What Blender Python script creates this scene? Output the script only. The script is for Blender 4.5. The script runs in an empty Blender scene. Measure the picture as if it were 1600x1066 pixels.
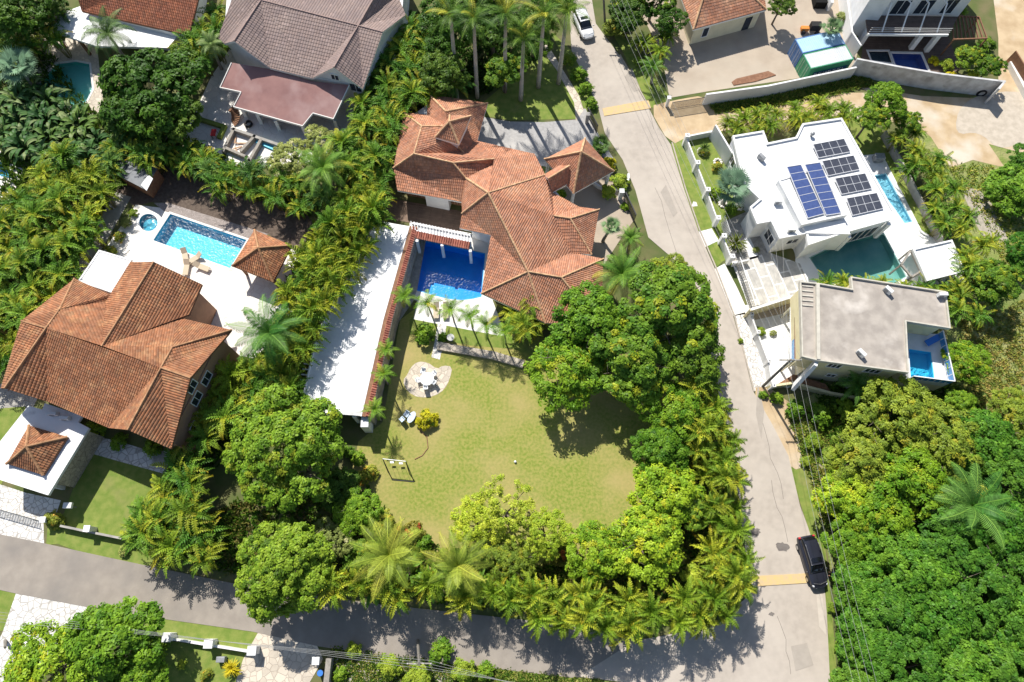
import bpy, bmesh, math, random
import numpy as np
from mathutils import Vector, Matrix, noise
from mathutils.geometry import tessellate_polygon

# ------------------------------------------------------------------ camera
CH, CF = 72.0, 1067.0                      # camera height (m), focal length in photo pixels
_d = Vector((780-800, 920-533, CF)).normalized()      # straight down, in camera axes
_wx = (Vector((1,0,0)) - _d.x*_d).normalized(); _wz = -_d; _wy = _wz.cross(_wx)
scene = bpy.context.scene
col = scene.collection
def P(px, py, z=0.0):
    """world point at height z seen at photo pixel px,py"""
    r = Vector((px-800, py-533, CF)); w = Vector((r.dot(_wx), r.dot(_wy), r.dot(_wz)))
    t = (z-CH)/w.z
    return Vector((w.x*t, w.y*t, z))
cam_d = bpy.data.cameras.new('camera'); cam = bpy.data.objects.new('camera', cam_d); col.objects.link(cam)
R = Matrix((_wx, _wy, _wz))               # camera(x right,y down,z fwd) -> world
cx = R @ Vector((1,0,0)); cy = R @ Vector((0,-1,0)); cz = R @ Vector((0,0,-1))
cam.matrix_world = Matrix(((cx.x,cy.x,cz.x,0),(cx.y,cy.y,cz.y,0),(cx.z,cy.z,cz.z,CH),(0,0,0,1)))
cam_d.sensor_width = 36; cam_d.lens = 36*CF/1600; cam_d.clip_end = 5000
scene.camera = cam
# ------------------------------------------------------------------ light
SAZ, SEL = math.radians(114), math.radians(48)     # direction towards the sun
w = bpy.data.worlds.new('World'); scene.world = w; w.use_nodes = True
nt = w.node_tree; bg = nt.nodes['Background']
sky = nt.nodes.new('ShaderNodeTexSky'); sky.sky_type = 'NISHITA'; sky.sun_disc = False
sky.sun_elevation = SEL; sky.sun_rotation = math.radians(90) - SAZ
nt.links.new(sky.outputs[0], bg.inputs[0]); bg.inputs[1].default_value = 0.092
sl = bpy.data.lights.new('sun', 'SUN'); sl.energy = 5.0; sl.angle = math.radians(0.55); sl.color = (1, .955, .88)
so = bpy.data.objects.new('sun', sl); col.objects.link(so)
sd = Vector((math.cos(SAZ)*math.cos(SEL), math.sin(SAZ)*math.cos(SEL), math.sin(SEL)))
so.rotation_euler = sd.to_track_quat('Z', 'Y').to_euler(); so.location = (-30, 60, 80)
scene.view_settings.view_transform = 'Standard'; scene.view_settings.look = 'None'
scene.view_settings.exposure = 0.36; scene.view_settings.gamma = 1
scene.cycles.max_bounces = 6; scene.cycles.transparent_max_bounces = 12
# ------------------------------------------------------------------ materials
MATS = {}
def nn(nt, t, **k):
    n = nt.nodes.new(t)
    for a, b in k.items(): setattr(n, a, b)
    return n
def mat(name, c1, c2=None, scale=1.0, rough=.85, bump=0.0, bscale=None, c3=None, s3=.15, attr=False, metal=0, spec=.35, detail=5, lo=.35, hi=.65, lo3=.5, hi3=.7, bdist=.03):
    """two-tone noise (c1,c2) plus optional broad patches of c3"""
    if name in MATS: return MATS[name]
    m = bpy.data.materials.new(name); m.use_nodes = True; t = m.node_tree; b = t.nodes['Principled BSDF']; L = t.links.new
    b.inputs['Roughness'].default_value = rough; b.inputs['Metallic'].default_value = metal
    b.inputs['Specular IOR Level'].default_value = spec
    tc = nn(t, 'ShaderNodeNewGeometry')
    out = None
    if c2 is not None:
        n = nn(t, 'ShaderNodeTexNoise'); n.inputs['Scale'].default_value = scale; n.inputs['Detail'].default_value = detail
        L(tc.outputs['Position'], n.inputs['Vector'])
        mr = nn(t, 'ShaderNodeMapRange'); mr.inputs[1].default_value = lo; mr.inputs[2].default_value = hi; L(n.outputs[0], mr.inputs[0])
        mx = nn(t, 'ShaderNodeMix', data_type='RGBA'); mx.inputs[6].default_value = (*c1, 1); mx.inputs[7].default_value = (*c2, 1)
        L(mr.outputs[0], mx.inputs[0]); out = mx.outputs[2]
        if c3 is not None:
            n3 = nn(t, 'ShaderNodeTexNoise'); n3.inputs['Scale'].default_value = s3; n3.inputs['Detail'].default_value = 6
            L(tc.outputs['Position'], n3.inputs['Vector'])
            m3 = nn(t, 'ShaderNodeMapRange'); m3.inputs[1].default_value = lo3; m3.inputs[2].default_value = hi3; L(n3.outputs[0], m3.inputs[0])
            mx3 = nn(t, 'ShaderNodeMix', data_type='RGBA'); mx3.inputs[7].default_value = (*c3, 1)
            L(m3.outputs[0], mx3.inputs[0]); L(out, mx3.inputs[6]); out = mx3.outputs[2]
    if attr:
        a = nn(t, 'ShaderNodeAttribute', attribute_name='Col')
        if out is None:
            out = a.outputs[0]
        else:
            mm = nn(t, 'ShaderNodeMix', data_type='RGBA', blend_type='MULTIPLY'); mm.inputs[0].default_value = 1
            L(out, mm.inputs[6]); L(a.outputs[0], mm.inputs[7]); out = mm.outputs[2]
    if out is None: b.inputs['Base Color'].default_value = (*c1, 1)
    else: L(out, b.inputs['Base Color'])
    if bump:
        n = nn(t, 'ShaderNodeTexNoise'); n.inputs['Scale'].default_value = bscale or scale*3; n.inputs['Detail'].default_value = 4
        L(tc.outputs['Position'], n.inputs['Vector'])
        bp = nn(t, 'ShaderNodeBump'); bp.inputs['Strength'].default_value = bump; bp.inputs['Distance'].default_value = bdist
        L(n.outputs[0], bp.inputs['Height']); L(bp.outputs[0], b.inputs['Normal'])
    MATS[name] = m; return m
def leafmat(name, tint=(1,1,1), trans=.35, rough=.5, var=.25):
    m = bpy.data.materials.new(name); m.use_nodes = True; t = m.node_tree; b = t.nodes['Principled BSDF']; L = t.links.new
    a = nn(t, 'ShaderNodeAttribute', attribute_name='Col')
    oi = nn(t, 'ShaderNodeObjectInfo')
    mr = nn(t, 'ShaderNodeMapRange'); mr.inputs[3].default_value = 1-var; mr.inputs[4].default_value = 1+var; L(oi.outputs['Random'], mr.inputs[0])
    hs = nn(t, 'ShaderNodeHueSaturation'); L(a.outputs[0], hs.inputs['Color']); L(mr.outputs[0], hs.inputs['Value'])
    mh = nn(t, 'ShaderNodeMath', operation='MULTIPLY_ADD'); mh.inputs[1].default_value = -.03*var/.25; mh.inputs[2].default_value = .515; L(oi.outputs['Random'], mh.inputs[0]); L(mh.outputs[0], hs.inputs['Hue'])
    mm = nn(t, 'ShaderNodeMix', data_type='RGBA', blend_type='MULTIPLY'); mm.inputs[0].default_value = 1; mm.inputs[7].default_value = (*tint, 1)
    L(hs.outputs[0], mm.inputs[6]); L(mm.outputs[2], b.inputs['Base Color'])
    b.inputs['Roughness'].default_value = rough; b.inputs['Specular IOR Level'].default_value = .18
    tr = nn(t, 'ShaderNodeBsdfTranslucent'); L(mm.outputs[2], tr.inputs[0])
    ms = nn(t, 'ShaderNodeMixShader'); ms.inputs[0].default_value = trans
    o = t.nodes['Material Output']; L(b.outputs[0], ms.inputs[1]); L(tr.outputs[0], ms.inputs[2]); L(ms.outputs[0], o.inputs[0])
    MATS[name] = m; return m
def watermat(name, tint, rough=.06, bump=.5, scale=2.2, ior=1.4):
    m = bpy.data.materials.new(name); m.use_nodes = True; t = m.node_tree; L = t.links.new
    t.nodes.remove(t.nodes['Principled BSDF']); o = t.nodes['Material Output']
    tb = nn(t, 'ShaderNodeBsdfTransparent'); tb.inputs[0].default_value = (*tint, 1)
    gl = nn(t, 'ShaderNodeBsdfGlossy'); gl.inputs['Roughness'].default_value = rough
    fr = nn(t, 'ShaderNodeFresnel'); fr.inputs[0].default_value = ior
    n = nn(t, 'ShaderNodeTexNoise'); n.inputs['Scale'].default_value = scale; n.inputs['Detail'].default_value = 3; n.inputs['Distortion'].default_value = .6
    g = nn(t, 'ShaderNodeNewGeometry'); L(g.outputs['Position'], n.inputs['Vector'])
    bp = nn(t, 'ShaderNodeBump'); bp.inputs['Strength'].default_value = bump; bp.inputs['Distance'].default_value = .25; L(n.outputs[0], bp.inputs['Height'])
    L(bp.outputs[0], gl.inputs['Normal']); L(bp.outputs[0], fr.inputs['Normal'])
    ms = nn(t, 'ShaderNodeMixShader'); L(fr.outputs[0], ms.inputs[0]); L(tb.outputs[0], ms.inputs[1]); L(gl.outputs[0], ms.inputs[2]); L(ms.outputs[0], o.inputs[0])
    MATS[name] = m; return m
def pavemat(name, stone, grout, scale, thick=.06, rough=.85, stone2=None):
    """crazy paving: irregular stones and joints"""
    m = bpy.data.materials.new(name); m.use_nodes = True; t = m.node_tree; b = t.nodes['Principled BSDF']; L = t.links.new
    g = nn(t, 'ShaderNodeNewGeometry')
    v = nn(t, 'ShaderNodeTexVoronoi', feature='DISTANCE_TO_EDGE'); v.inputs['Scale'].default_value = scale; L(g.outputs['Position'], v.inputs['Vector'])
    vc = nn(t, 'ShaderNodeTexVoronoi'); vc.inputs['Scale'].default_value = scale; L(g.outputs['Position'], vc.inputs['Vector'])
    n = nn(t, 'ShaderNodeTexNoise'); n.inputs['Scale'].default_value = 1.2; n.inputs['Detail'].default_value = 7; L(g.outputs['Position'], n.inputs['Vector'])
    mr = nn(t, 'ShaderNodeMapRange'); mr.inputs[1].default_value = 0; mr.inputs[2].default_value = thick; L(v.outputs[0], mr.inputs[0])
    s2 = stone2 or tuple(c*.72 for c in stone)
    m0 = nn(t, 'ShaderNodeMix', data_type='RGBA'); m0.inputs[6].default_value = (*stone, 1); m0.inputs[7].default_value = (*s2, 1)
    sep = nn(t, 'ShaderNodeSeparateColor'); L(vc.outputs['Color'], sep.inputs[0])
    ad = nn(t, 'ShaderNodeMath', operation='MULTIPLY'); L(sep.outputs[0], ad.inputs[0]); L(n.outputs[0], ad.inputs[1]); ad2 = nn(t, 'ShaderNodeMath', operation='MULTIPLY'); L(ad.outputs[0], ad2.inputs[0]); ad2.inputs[1].default_value = 1.7
    L(ad2.outputs[0], m0.inputs[0])
    m1 = nn(t, 'ShaderNodeMix', data_type='RGBA'); m1.inputs[6].default_value = (*grout, 1); L(mr.outputs[0], m1.inputs[0]); L(m0.outputs[2], m1.inputs[7])
    L(m1.outputs[2], b.inputs['Base Color']); b.inputs['Roughness'].default_value = rough
    bp = nn(t, 'ShaderNodeBump'); bp.inputs['Strength'].default_value = .6; bp.inputs['Distance'].default_value = .03; L(mr.outputs[0], bp.inputs['Height']); L(bp.outputs[0], b.inputs['Normal'])
    MATS[name] = m; return m
def stripemat(name, c1, c2, ang, period, frac=.12, cross=0, rough=.8, off=.5):
    """rows of planks / slabs: joints every `period` m along ang, optional staggered cross joints"""
    m = bpy.data.materials.new(name); m.use_nodes = True; t = m.node_tree; b = t.nodes['Principled BSDF']; L = t.links.new
    g = nn(t, 'ShaderNodeNewGeometry'); mp = nn(t, 'ShaderNodeMapping'); mp.inputs['Rotation'].default_value = (0, 0, -ang); L(g.outputs['Position'], mp.inputs['Vector'])
    br = nn(t, 'ShaderNodeTexBrick'); br.inputs['Scale'].default_value = 1; br.inputs['Row Height'].default_value = period
    br.inputs['Brick Width'].default_value = cross or 6.0; br.inputs['Mortar Size'].default_value = period*frac; br.inputs['Mortar Smooth'].default_value = .1
    br.offset = off
    br.inputs['Color1'].default_value = (*c1, 1); br.inputs['Color2'].default_value = (*[x*.78 for x in c1], 1); br.inputs['Mortar'].default_value = (*c2, 1)
    L(mp.outputs[0], br.inputs['Vector'])
    n = nn(t, 'ShaderNodeTexNoise'); n.inputs['Scale'].default_value = 1.5; n.inputs['Detail'].default_value = 6; L(g.outputs['Position'], n.inputs['Vector'])
    mr = nn(t, 'ShaderNodeMapRange'); mr.inputs[1].default_value = .3; mr.inputs[2].default_value = .7; mr.inputs[3].default_value = .8; mr.inputs[4].default_value = 1.12; L(n.outputs[0], mr.inputs[0])
    hs = nn(t, 'ShaderNodeHueSaturation'); L(br.outputs[0], hs.inputs['Color']); L(mr.outputs[0], hs.inputs['Value'])
    L(hs.outputs[0], b.inputs['Base Color']); b.inputs['Roughness'].default_value = rough
    MATS[name] = m; return m

# ------------------------------------------------------------------ objects
def tag(o, label=None, cat=None, group=None, kind=None):
    if label: o['label'] = label
    if cat: o['category'] = cat
    if group: o['group'] = group
    if kind: o['kind'] = kind
    return o
def thing(name, loc, label, cat, group=None, rz=0):
    o = bpy.data.objects.new(name, None); o.empty_display_size = .3; col.objects.link(o); o.location = loc; o.rotation_euler = (0, 0, rz)
    bpy_mw[o.name] = Matrix.LocRotScale(Vector(loc), Matrix.Rotation(rz, 3, 'Z'), None)
    return tag(o, label, cat, group)
bpy_mw = {}
def mw(o):
    if o is None: return Matrix()
    m = bpy_mw.get(o.name)
    return m if m is not None else Matrix()
class MB:
    def __init__(s): s.v = []; s.f = []; s.c = []; s.M = Matrix()
    def add(s, vs, fs, c=None):
        n = len(s.v)
        for x in vs:
            s.v.append(s.M @ Vector(x)); s.c.append(c or (1,1,1))
        s.f += [tuple(i+n for i in f) for f in fs]
        return s
    def box(s, x0, y0, z0, x1, y1, z1, c=None):
        return s.add([(x0,y0,z0),(x1,y0,z0),(x1,y1,z0),(x0,y1,z0),(x0,y0,z1),(x1,y0,z1),(x1,y1,z1),(x0,y1,z1)],
            [(3,2,1,0),(4,5,6,7),(0,1,5,4),(1,2,6,5),(2,3,7,6),(3,0,4,7)], c)
    def beam(s, a, b, w, h=None, c=None, up=(0,0,1)):
        """box from a to b, w wide, h high (centred)"""
        a, b = Vector(a), Vector(b); h = h or w; d = (b-a)
        if d.length < 1e-6: return s
        d.normalize(); u = Vector(up)
        if abs(d.dot(u)) > .98: u = Vector((1,0,0))
        r = d.cross(u).normalized()*w/2; q = r.cross(d).normalized()*h/2
        vs = [a-r-q, a+r-q, a+r+q, a-r+q, b-r-q, b+r-q, b+r+q, b-r+q]
        return s.add(vs, [(0,1,2,3),(7,6,5,4),(0,4,5,1),(1,5,6,2),(2,6,7,3),(3,7,4,0)], c)
    def tube(s, pts, r, n=6, c=None, cap=True):
        pts = [Vector(p) for p in pts]; m = len(pts); rs = r if isinstance(r, (list, tuple)) else [r]*m
        vs = []; fs = []; pr = None
        for i, p in enumerate(pts):
            d = (pts[min(i+1,m-1)]-pts[max(i-1,0)]).normalized()
            u = Vector((0,0,1)) if abs(d.z) < .95 else Vector((1,0,0))
            if pr is not None and pr.cross(d).length > .1: u = pr
            a = d.cross(u).normalized(); b2 = a.cross(d).normalized(); pr = b2
            for k in range(n):
                t = 2*math.pi*k/n; vs.append(p + (a*math.cos(t)+b2*math.sin(t))*rs[i])
        for i in range(m-1):
            for k in range(n):
                fs.append((i*n+k, i*n+(k+1)%n, (i+1)*n+(k+1)%n, (i+1)*n+k))
        if cap: fs.append(tuple(range(n))[::-1]); fs.append(tuple((m-1)*n+k for k in range(n)))
        return s.add(vs, fs, c)
    def cyl(s, x, y, z0, z1, r, n=20, r1=None, c=None):
        r1 = r if r1 is None else r1
        vs = [(x+r*math.cos(2*math.pi*k/n), y+r*math.sin(2*math.pi*k/n), z0) for k in range(n)] + [(x+r1*math.cos(2*math.pi*k/n), y+r1*math.sin(2*math.pi*k/n), z1) for k in range(n)]
        return s.add(vs, [(k,(k+1)%n,n+(k+1)%n,n+k) for k in range(n)] + [tuple(range(n))[::-1], tuple(range(n,2*n))], c)
    def sphere(s, c0, r, n=12, m=8, sq=(1,1,1), c=None):
        vs = []; fs = []
        for i in range(m+1):
            th = math.pi*i/m
            for k in range(n):
                t = 2*math.pi*k/n; vs.append((c0[0]+r*sq[0]*math.sin(th)*math.cos(t), c0[1]+r*sq[1]*math.sin(th)*math.sin(t), c0[2]+r*sq[2]*math.cos(th)))
        for i in range(m):
            for k in range(n): fs.append((i*n+k, (i+1)*n+k, (i+1)*n+(k+1)%n, i*n+(k+1)%n))
        return s.add(vs, fs, c)
    def prism(s, pts, z0, z1, c=None, holes=()):
        """pts: world xy polygon(s)"""
        loops = [ccw([Vector((p[0],p[1],0)) for p in pts])] + [ccw([Vector((p[0],p[1],0)) for p in h])[::-1] for h in holes]
        flat = [p for l in loops for p in l]; tris = tessellate_polygon(loops); n = len(flat)
        vs = [(p.x,p.y,z1) for p in flat] + [(p.x,p.y,z0) for p in flat]; fs = []
        for t in tris:
            a, b, c3 = (flat[i] for i in t)
            t = tuple(t) if (b-a).cross(c3-a).z > 0 else tuple(t)[::-1]
            fs.append(t); fs.append(tuple(i+n for i in t[::-1]))
        k = 0
        for l in loops:
            m = len(l)
            for i in range(m): a, b = k+i, k+(i+1)%m; fs.append((a, a+n, b+n, b))
            k += m
        return s.add(vs, fs, c)
    def build(s, name, m, parent=None, smooth=False, bevel=0):
        me = bpy.data.meshes.new(name); inv = mw(parent).inverted() if parent else Matrix()
        me.from_pydata([inv @ v for v in s.v], [], s.f); me.materials.append(MATS[m] if isinstance(m, str) else m)
        if any(c != (1,1,1) for c in s.c):
            a = me.attributes.new('Col', 'FLOAT_COLOR', 'POINT'); a.data.foreach_set('color', np.array([(*c, 1) for c in s.c], dtype=np.float32).ravel())
        elif me.materials[0] and 'attr' in name: pass
        if smooth: me.polygons.foreach_set('use_smooth', [True]*len(me.polygons))
        me.update(); o = bpy.data.objects.new(name, me); col.objects.link(o)
        if parent: o.parent = parent; bpy_mw[o.name] = mw(parent)
        if bevel:
            b = o.modifiers.new('bevel', 'BEVEL'); b.width = bevel; b.segments = 2; b.limit_method = 'ANGLE'
        return o
def ccw(p):
    a = sum(p[i].x*p[(i+1)%len(p)].y - p[(i+1)%len(p)].x*p[i].y for i in range(len(p)))
    return p if a > 0 else p[::-1]
def offset(pts, d):
    """shrink (d>0) a world xy polygon"""
    p = ccw([Vector((q[0],q[1],0)) for q in pts]); n = len(p); out = []
    for i in range(n):
        a, b, c = p[i-1], p[i], p[(i+1)%n]
        e1 = (b-a).normalized(); e2 = (c-b).normalized(); n1 = Vector((-e1.y,e1.x,0)); n2 = Vector((-e2.y,e2.x,0))
        k = n1+n2; q = max(k.length_squared/2, .35); out.append(b + k/q*d if k.length > .1 else b+n1*d)
    return out
def PL(pxs, z=0): return [P(x, y, z) for x, y in pxs]
def sheet(name, pxs, z, m, label=None, kind='structure', cat=None, holes=(), thick=0, smooth_it=0, zp=None, parent=None, subd=0):
    pts = PL(pxs, z if zp is None else zp)
    for _ in range(smooth_it):                       # round the outline (Chaikin)
        q = []
        for i in range(len(pts)):
            a, b = pts[i], pts[(i+1)%len(pts)]; q += [a*.75+b*.25, a*.25+b*.75]
        pts = q
    mb = MB()
    if thick: mb.prism(pts, z-thick, z, holes=holes)
    else:
        loops = [[Vector((p.x,p.y,z)) for p in pts]] + [[Vector((p[0],p[1],z)) for p in h] for h in holes]
        flat = [p for l in loops for p in l]
        fs = []
        for t in tessellate_polygon(loops):
            a, b, c = (flat[i] for i in t); fs.append(tuple(t) if (b-a).cross(c-a).z > 0 else tuple(t)[::-1])
        mb.add(flat, fs)
    o = mb.build(name, m, parent)
    if label or kind: tag(o, label, cat, None, kind)
    return o
def wall_line(mb, pts, h, t=.18, z0=0.0, c=None):
    """standing wall along world points"""
    for i in range(len(pts)-1):
        a, b = Vector(pts[i]), Vector(pts[i+1]); a = Vector((a.x,a.y,z0+h/2)); b = Vector((b.x,b.y,z0+h/2))
        d = (b-a).normalized()*t/2
        mb.beam(a-d*(.98 if i else 1), b+d*.98, t, h, c)
        h -= .0025
    return mb
# ------------------------------------------------------------------ tiled roofs
def clip_tri(poly, a, b):
    """Sutherland-Hodgman against edge a->b (keep left)"""
    out = []; n = len(poly)
    for i in range(n):
        p, q = poly[i], poly[(i+1)%n]
        dp = (b[0]-a[0])*(p[1]-a[1])-(b[1]-a[1])*(p[0]-a[0]); dq = (b[0]-a[0])*(q[1]-a[1])-(b[1]-a[1])*(q[0]-a[0])
        if dp >= 0: out.append(p)
        if (dp >= 0) != (dq >= 0):
            t = dp/(dp-dq); out.append(tuple(p[k]+t*(q[k]-p[k]) for k in range(len(p))))
    return out
def tile_face(mb, pts, e0, e1, rng, tw=.27, course=.40, amp=.07, lift=.035, tone=(.8,1.1), warm=.08):
    """barrel tiles over polygon pts (world), courses parallel to horizontal edge e0-e1"""
    u = Vector((e1.x-e0.x, e1.y-e0.y, 0)).normalized(); vv = Vector((-u.y, u.x, 0))
    prof = [(0, 0), (.22, .75), (.5, 1), (.78, .75), (1, 0)]
    for tri in tessellate_polygon([pts]):
        A, B, C = (pts[i] for i in tri)
        cr = (B-A).cross(C-A)
        if abs(cr.z) < 1e-4: continue
        if cr.z < 0: B, C = C, B; cr = -cr
        nrm = cr.normalized()
        zf = lambda x, y: A.z - (nrm.x*(x-A.x)+nrm.y*(y-A.y))/nrm.z
        g = nrm.x*vv.x + nrm.y*vv.y            # does +v go down (positive) or up
        dn = 1 if g > 0 else -1
        ch = course*max(nrm.z, .4)
        T = [(p.dot(u), p.dot(vv)) for p in (A, B, C)]
        if (T[1][0]-T[0][0])*(T[2][1]-T[0][1])-(T[1][1]-T[0][1])*(T[2][0]-T[0][0]) < 0: T = [T[0], T[2], T[1]]
        u0, u1 = min(t[0] for t in T), max(t[0] for t in T); v0, v1 = min(t[1] for t in T), max(t[1] for t in T)
        for r in range(math.floor(v0/ch), math.ceil(v1/ch)+1):
            for k in range(math.floor(u0/tw), math.ceil(u1/tw)+1):
                h = hash((k*7919+r*104729+int(100*u.x)*31)) & 0xffff
                rr = random.Random(h); s = rr.uniform(*tone); wv = rr.uniform(-warm, warm)
                if rr.random() < .06: s *= 1.22
                c = (s*(1+wv), s, s*(1-wv))
                for q in range(4):
                    a0, h0 = prof[q]; a1, h1 = prof[q+1]
                    ua, ub = (k+a0)*tw, (k+a1)*tw; va, vb = r*ch, (r+1)*ch
                    la, lb = (lift, 0) if dn < 0 else (0, lift)
                    if ub < u0 or ua > u1: continue
                    quad = [(ua, va, h0*amp+la), (ub, va, h1*amp+la), (ub, vb, h1*amp+lb), (ua, vb, h0*amp+lb)]
                    pl = quad
                    for i in range(3):
                        pl = clip_tri(pl, T[i], T[(i+1)%3])
                        if len(pl) < 3: break
                    if len(pl) < 3: continue
                    vs = []
                    for (x, y, hh) in pl:
                        wx_, wy_ = u.x*x+vv.x*y, u.y*x+vv.y*y
                        vs.append((wx_, wy_, zf(wx_, wy_)+hh+.03))
                    mb.add(vs, [tuple(range(len(vs)))], c)
def make_roof(parent, verts, faces, m_tile, m_ridge, name='roof', over=.0, cap=.13, tone=(.84,1.1), tw=.235, course=.35, fascia=.2, m_fascia=None, nocap=(), amp=.07, world=None, warm=.08):
    """verts: key -> (px,py,z); faces: list of key strings (eave edge = first two keys)"""
    W = {k: P(*v) for k, v in verts.items()}
    if world: W.update({k: Vector(v) for k, v in world.items()})
    RGS = []; mb = MB(); rg = MB(); fa = MB(); rng = random.Random(3); edges = {}
    for f in faces:
        dr = None
        if '|' in f: dr, f = f.split('|'); dr = dr.split()
        ks = f.split(); pts = [W[k] for k in ks]; e0, e1 = (W[dr[0]], W[dr[1]]) if dr else (pts[0], pts[1])
        a = sum(pts[i].x*pts[(i+1)%len(pts)].y-pts[(i+1)%len(pts)].x*pts[i].y for i in range(len(pts)))
        tile_face(mb, pts, e0, e1, rng, tone=tone, tw=tw, course=course, amp=amp, warm=warm)
        for t in tessellate_polygon([pts]):
            A, B, C = (pts[i] for i in t)
            if (B-A).cross(C-A).z < 0: B, C = C, B
            mb.add([A, B, C], [(0,1,2)], (.55,.55,.55))
            mb.add([A-Vector((0,0,.12)), B-Vector((0,0,.12)), C-Vector((0,0,.12))], [(2,1,0)], (.5,.5,.5))
        cen = sum(pts, Vector())/len(pts)
        for i in range(len(ks)):
            e = tuple(sorted((ks[i], ks[(i+1)%len(ks)]))); edges.setdefault(e, []).append((pts, cen))
    for (a, b), fs in edges.items():
        A, B = W[a], W[b]
        if len(fs) == 2:
            mid = (A+B)/2; d = (B-A).normalized()
            convex = (fs[0][1].z+fs[1][1].z)/2 < mid.z + .02
            side = d.cross(Vector((0,0,1))).normalized()
            if (a, b) in nocap or (b, a) in nocap: continue
            # convexity from slopes either side of the edge
            q = 0
            for pts, cen in fs:
                n = Vector()
                for i in range(1, len(pts)-1): n += (pts[i]-pts[0]).cross(pts[i+1]-pts[0])
                n.normalize(); n = n if n.z > 0 else -n
                s = side if (cen-mid).dot(side) > 0 else -side
                q += -(n.dot(s))/max(n.z, .2)*-1
            if q > .12:
                rg = MB()
                L = (B-A).length; n = max(2, int(L/.38))
                for i in range(n):
                    p = A+(B-A)*(i/n); p2 = A+(B-A)*((i+1.12)/n)
                    lo, hi = (p, p2)
                    s = random.uniform(.82, 1.15)
                    rg.tube([lo+Vector((0,0,.09)), hi+Vector((0,0,.09))], [cap*1.12, cap] if A.z < B.z else [cap, cap*1.12], 6, (s, s*.98, s*.95))
                RGS.append(rg)
        elif fascia:
            out = Vector((0,0,0))
            fa.add([A+Vector((0,0,.05)), B+Vector((0,0,.05)), B-Vector((0,0,fascia)), A-Vector((0,0,fascia))], [(0,1,2,3)])
    r = mb.build(name, m_tile, parent)
    for rg in RGS: rg.build('ridge_cap', m_ridge, r)
    if fa.v and m_fascia: fa.build('fascia', m_fascia, r)
    return r
# ------------------------------------------------------------------ building helpers
def flat_roof(parent, pxs, z, thick, m, name='roof', parapet=0, pt=.18, m_par=None, zb=None):
    pts = PL(pxs, z); mb = MB(); mb.prism(pts, z-thick, z); r = mb.build(name, m, parent)
    if parapet:
        p = MB(); inner = offset(pts, pt); p.prism(offset(pts, -.015), z-.12, z+parapet, holes=[inner]); p.build('parapet', m_par or m, r)
    return r
def window(parent, a, b, s, width, z0, h, m_frame='frame_white', m_pane='glass_dark', name='window', depth=.12, bars=1, out=None):
    """window centred at fraction s of wall a->b (world pts), outer face to the right of a->b unless out given"""
    a = Vector((a[0],a[1],0)); b = Vector((b[0],b[1],0)); d = (b-a).normalized(); n = Vector((d.y,-d.x,0))
    if out is not None and n.dot(Vector(out)) < 0: n = -n
    c = a+(b-a)*s; f = MB(); e = .09
    p0, p1 = c-d*width/2, c+d*width/2
    def bar(q0, q1, za, zb): f.beam(Vector((q0.x,q0.y,(za+zb)/2))+n*.02, Vector((q1.x,q1.y,(za+zb)/2))+n*.02, depth, zb-za)
    bar(p0-d*e, p1+d*e, z0-e, z0); bar(p0-d*e, p1+d*e, z0+h, z0+h+e); bar(p0-d*e, p0, z0, z0+h); bar(p1, p1+d*e, z0, z0+h)
    for i in range(bars):
        q = p0+(p1-p0)*((i+1)/(bars+1)); bar(q-d*.03, q+d*.03, z0, z0+h)
    fo = f.build(name, m_frame, parent)
    g = MB(); g.beam(Vector((p0.x,p0.y,z0+h/2))+n*.015, Vector((p1.x,p1.y,z0+h/2))+n*.015, .03, h); g.build('pane', m_pane, fo)
    return fo
def pool(name, pxs, depth, m_tile, m_water, label, cop=.3, m_cop='coping', z=0.0, smooth_it=0, level=-.12, steps=None, deck=None):
    """recessed basin: returns hole polygon (world)"""
    pts = PL(pxs, z)
    for _ in range(smooth_it):
        q = []
        for i in range(len(pts)):
            a, b = pts[i], pts[(i+1)%len(pts)]; q += [a*.75+b*.25, a*.25+b*.75]
        pts = q
    pts = ccw([Vector((p.x,p.y,0)) for p in pts]); c = sum(pts, Vector())/len(pts)
    t = thing(name, (c.x, c.y, z-depth), label, 'swimming pool')
    b = MB(); n = len(pts)
    outer = offset(pts, -.12)
    b.prism(outer, z-depth-.15, z+.0, holes=[pts]); b.prism(offset(pts, -.1), z-depth-.1, z-depth)
    b.build('basin', m_tile, t)
    wt = MB(); wt.prism(offset(pts, .01), z+level-.02, z+level)
    # only the top face carries the water surface
    vs = [Vector((p.x,p.y,z+level)) for p in pts]; wt = MB()
    for tr in tessellate_polygon([vs]):
        A, B, C = (vs[i] for i in tr); wt.add([A,B,C] if (B-A).cross(C-A).z > 0 else [A,C,B], [(0,1,2)])
    wt.build('water', m_water, t)
    if cop:
        k = MB(); k.prism(offset(pts, -cop), z-.05, z+.05, holes=[offset(pts, .04)]); k.build('coping', m_cop, t)
    if steps: steps(t)
    return offset(pts, -.11), t
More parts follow.
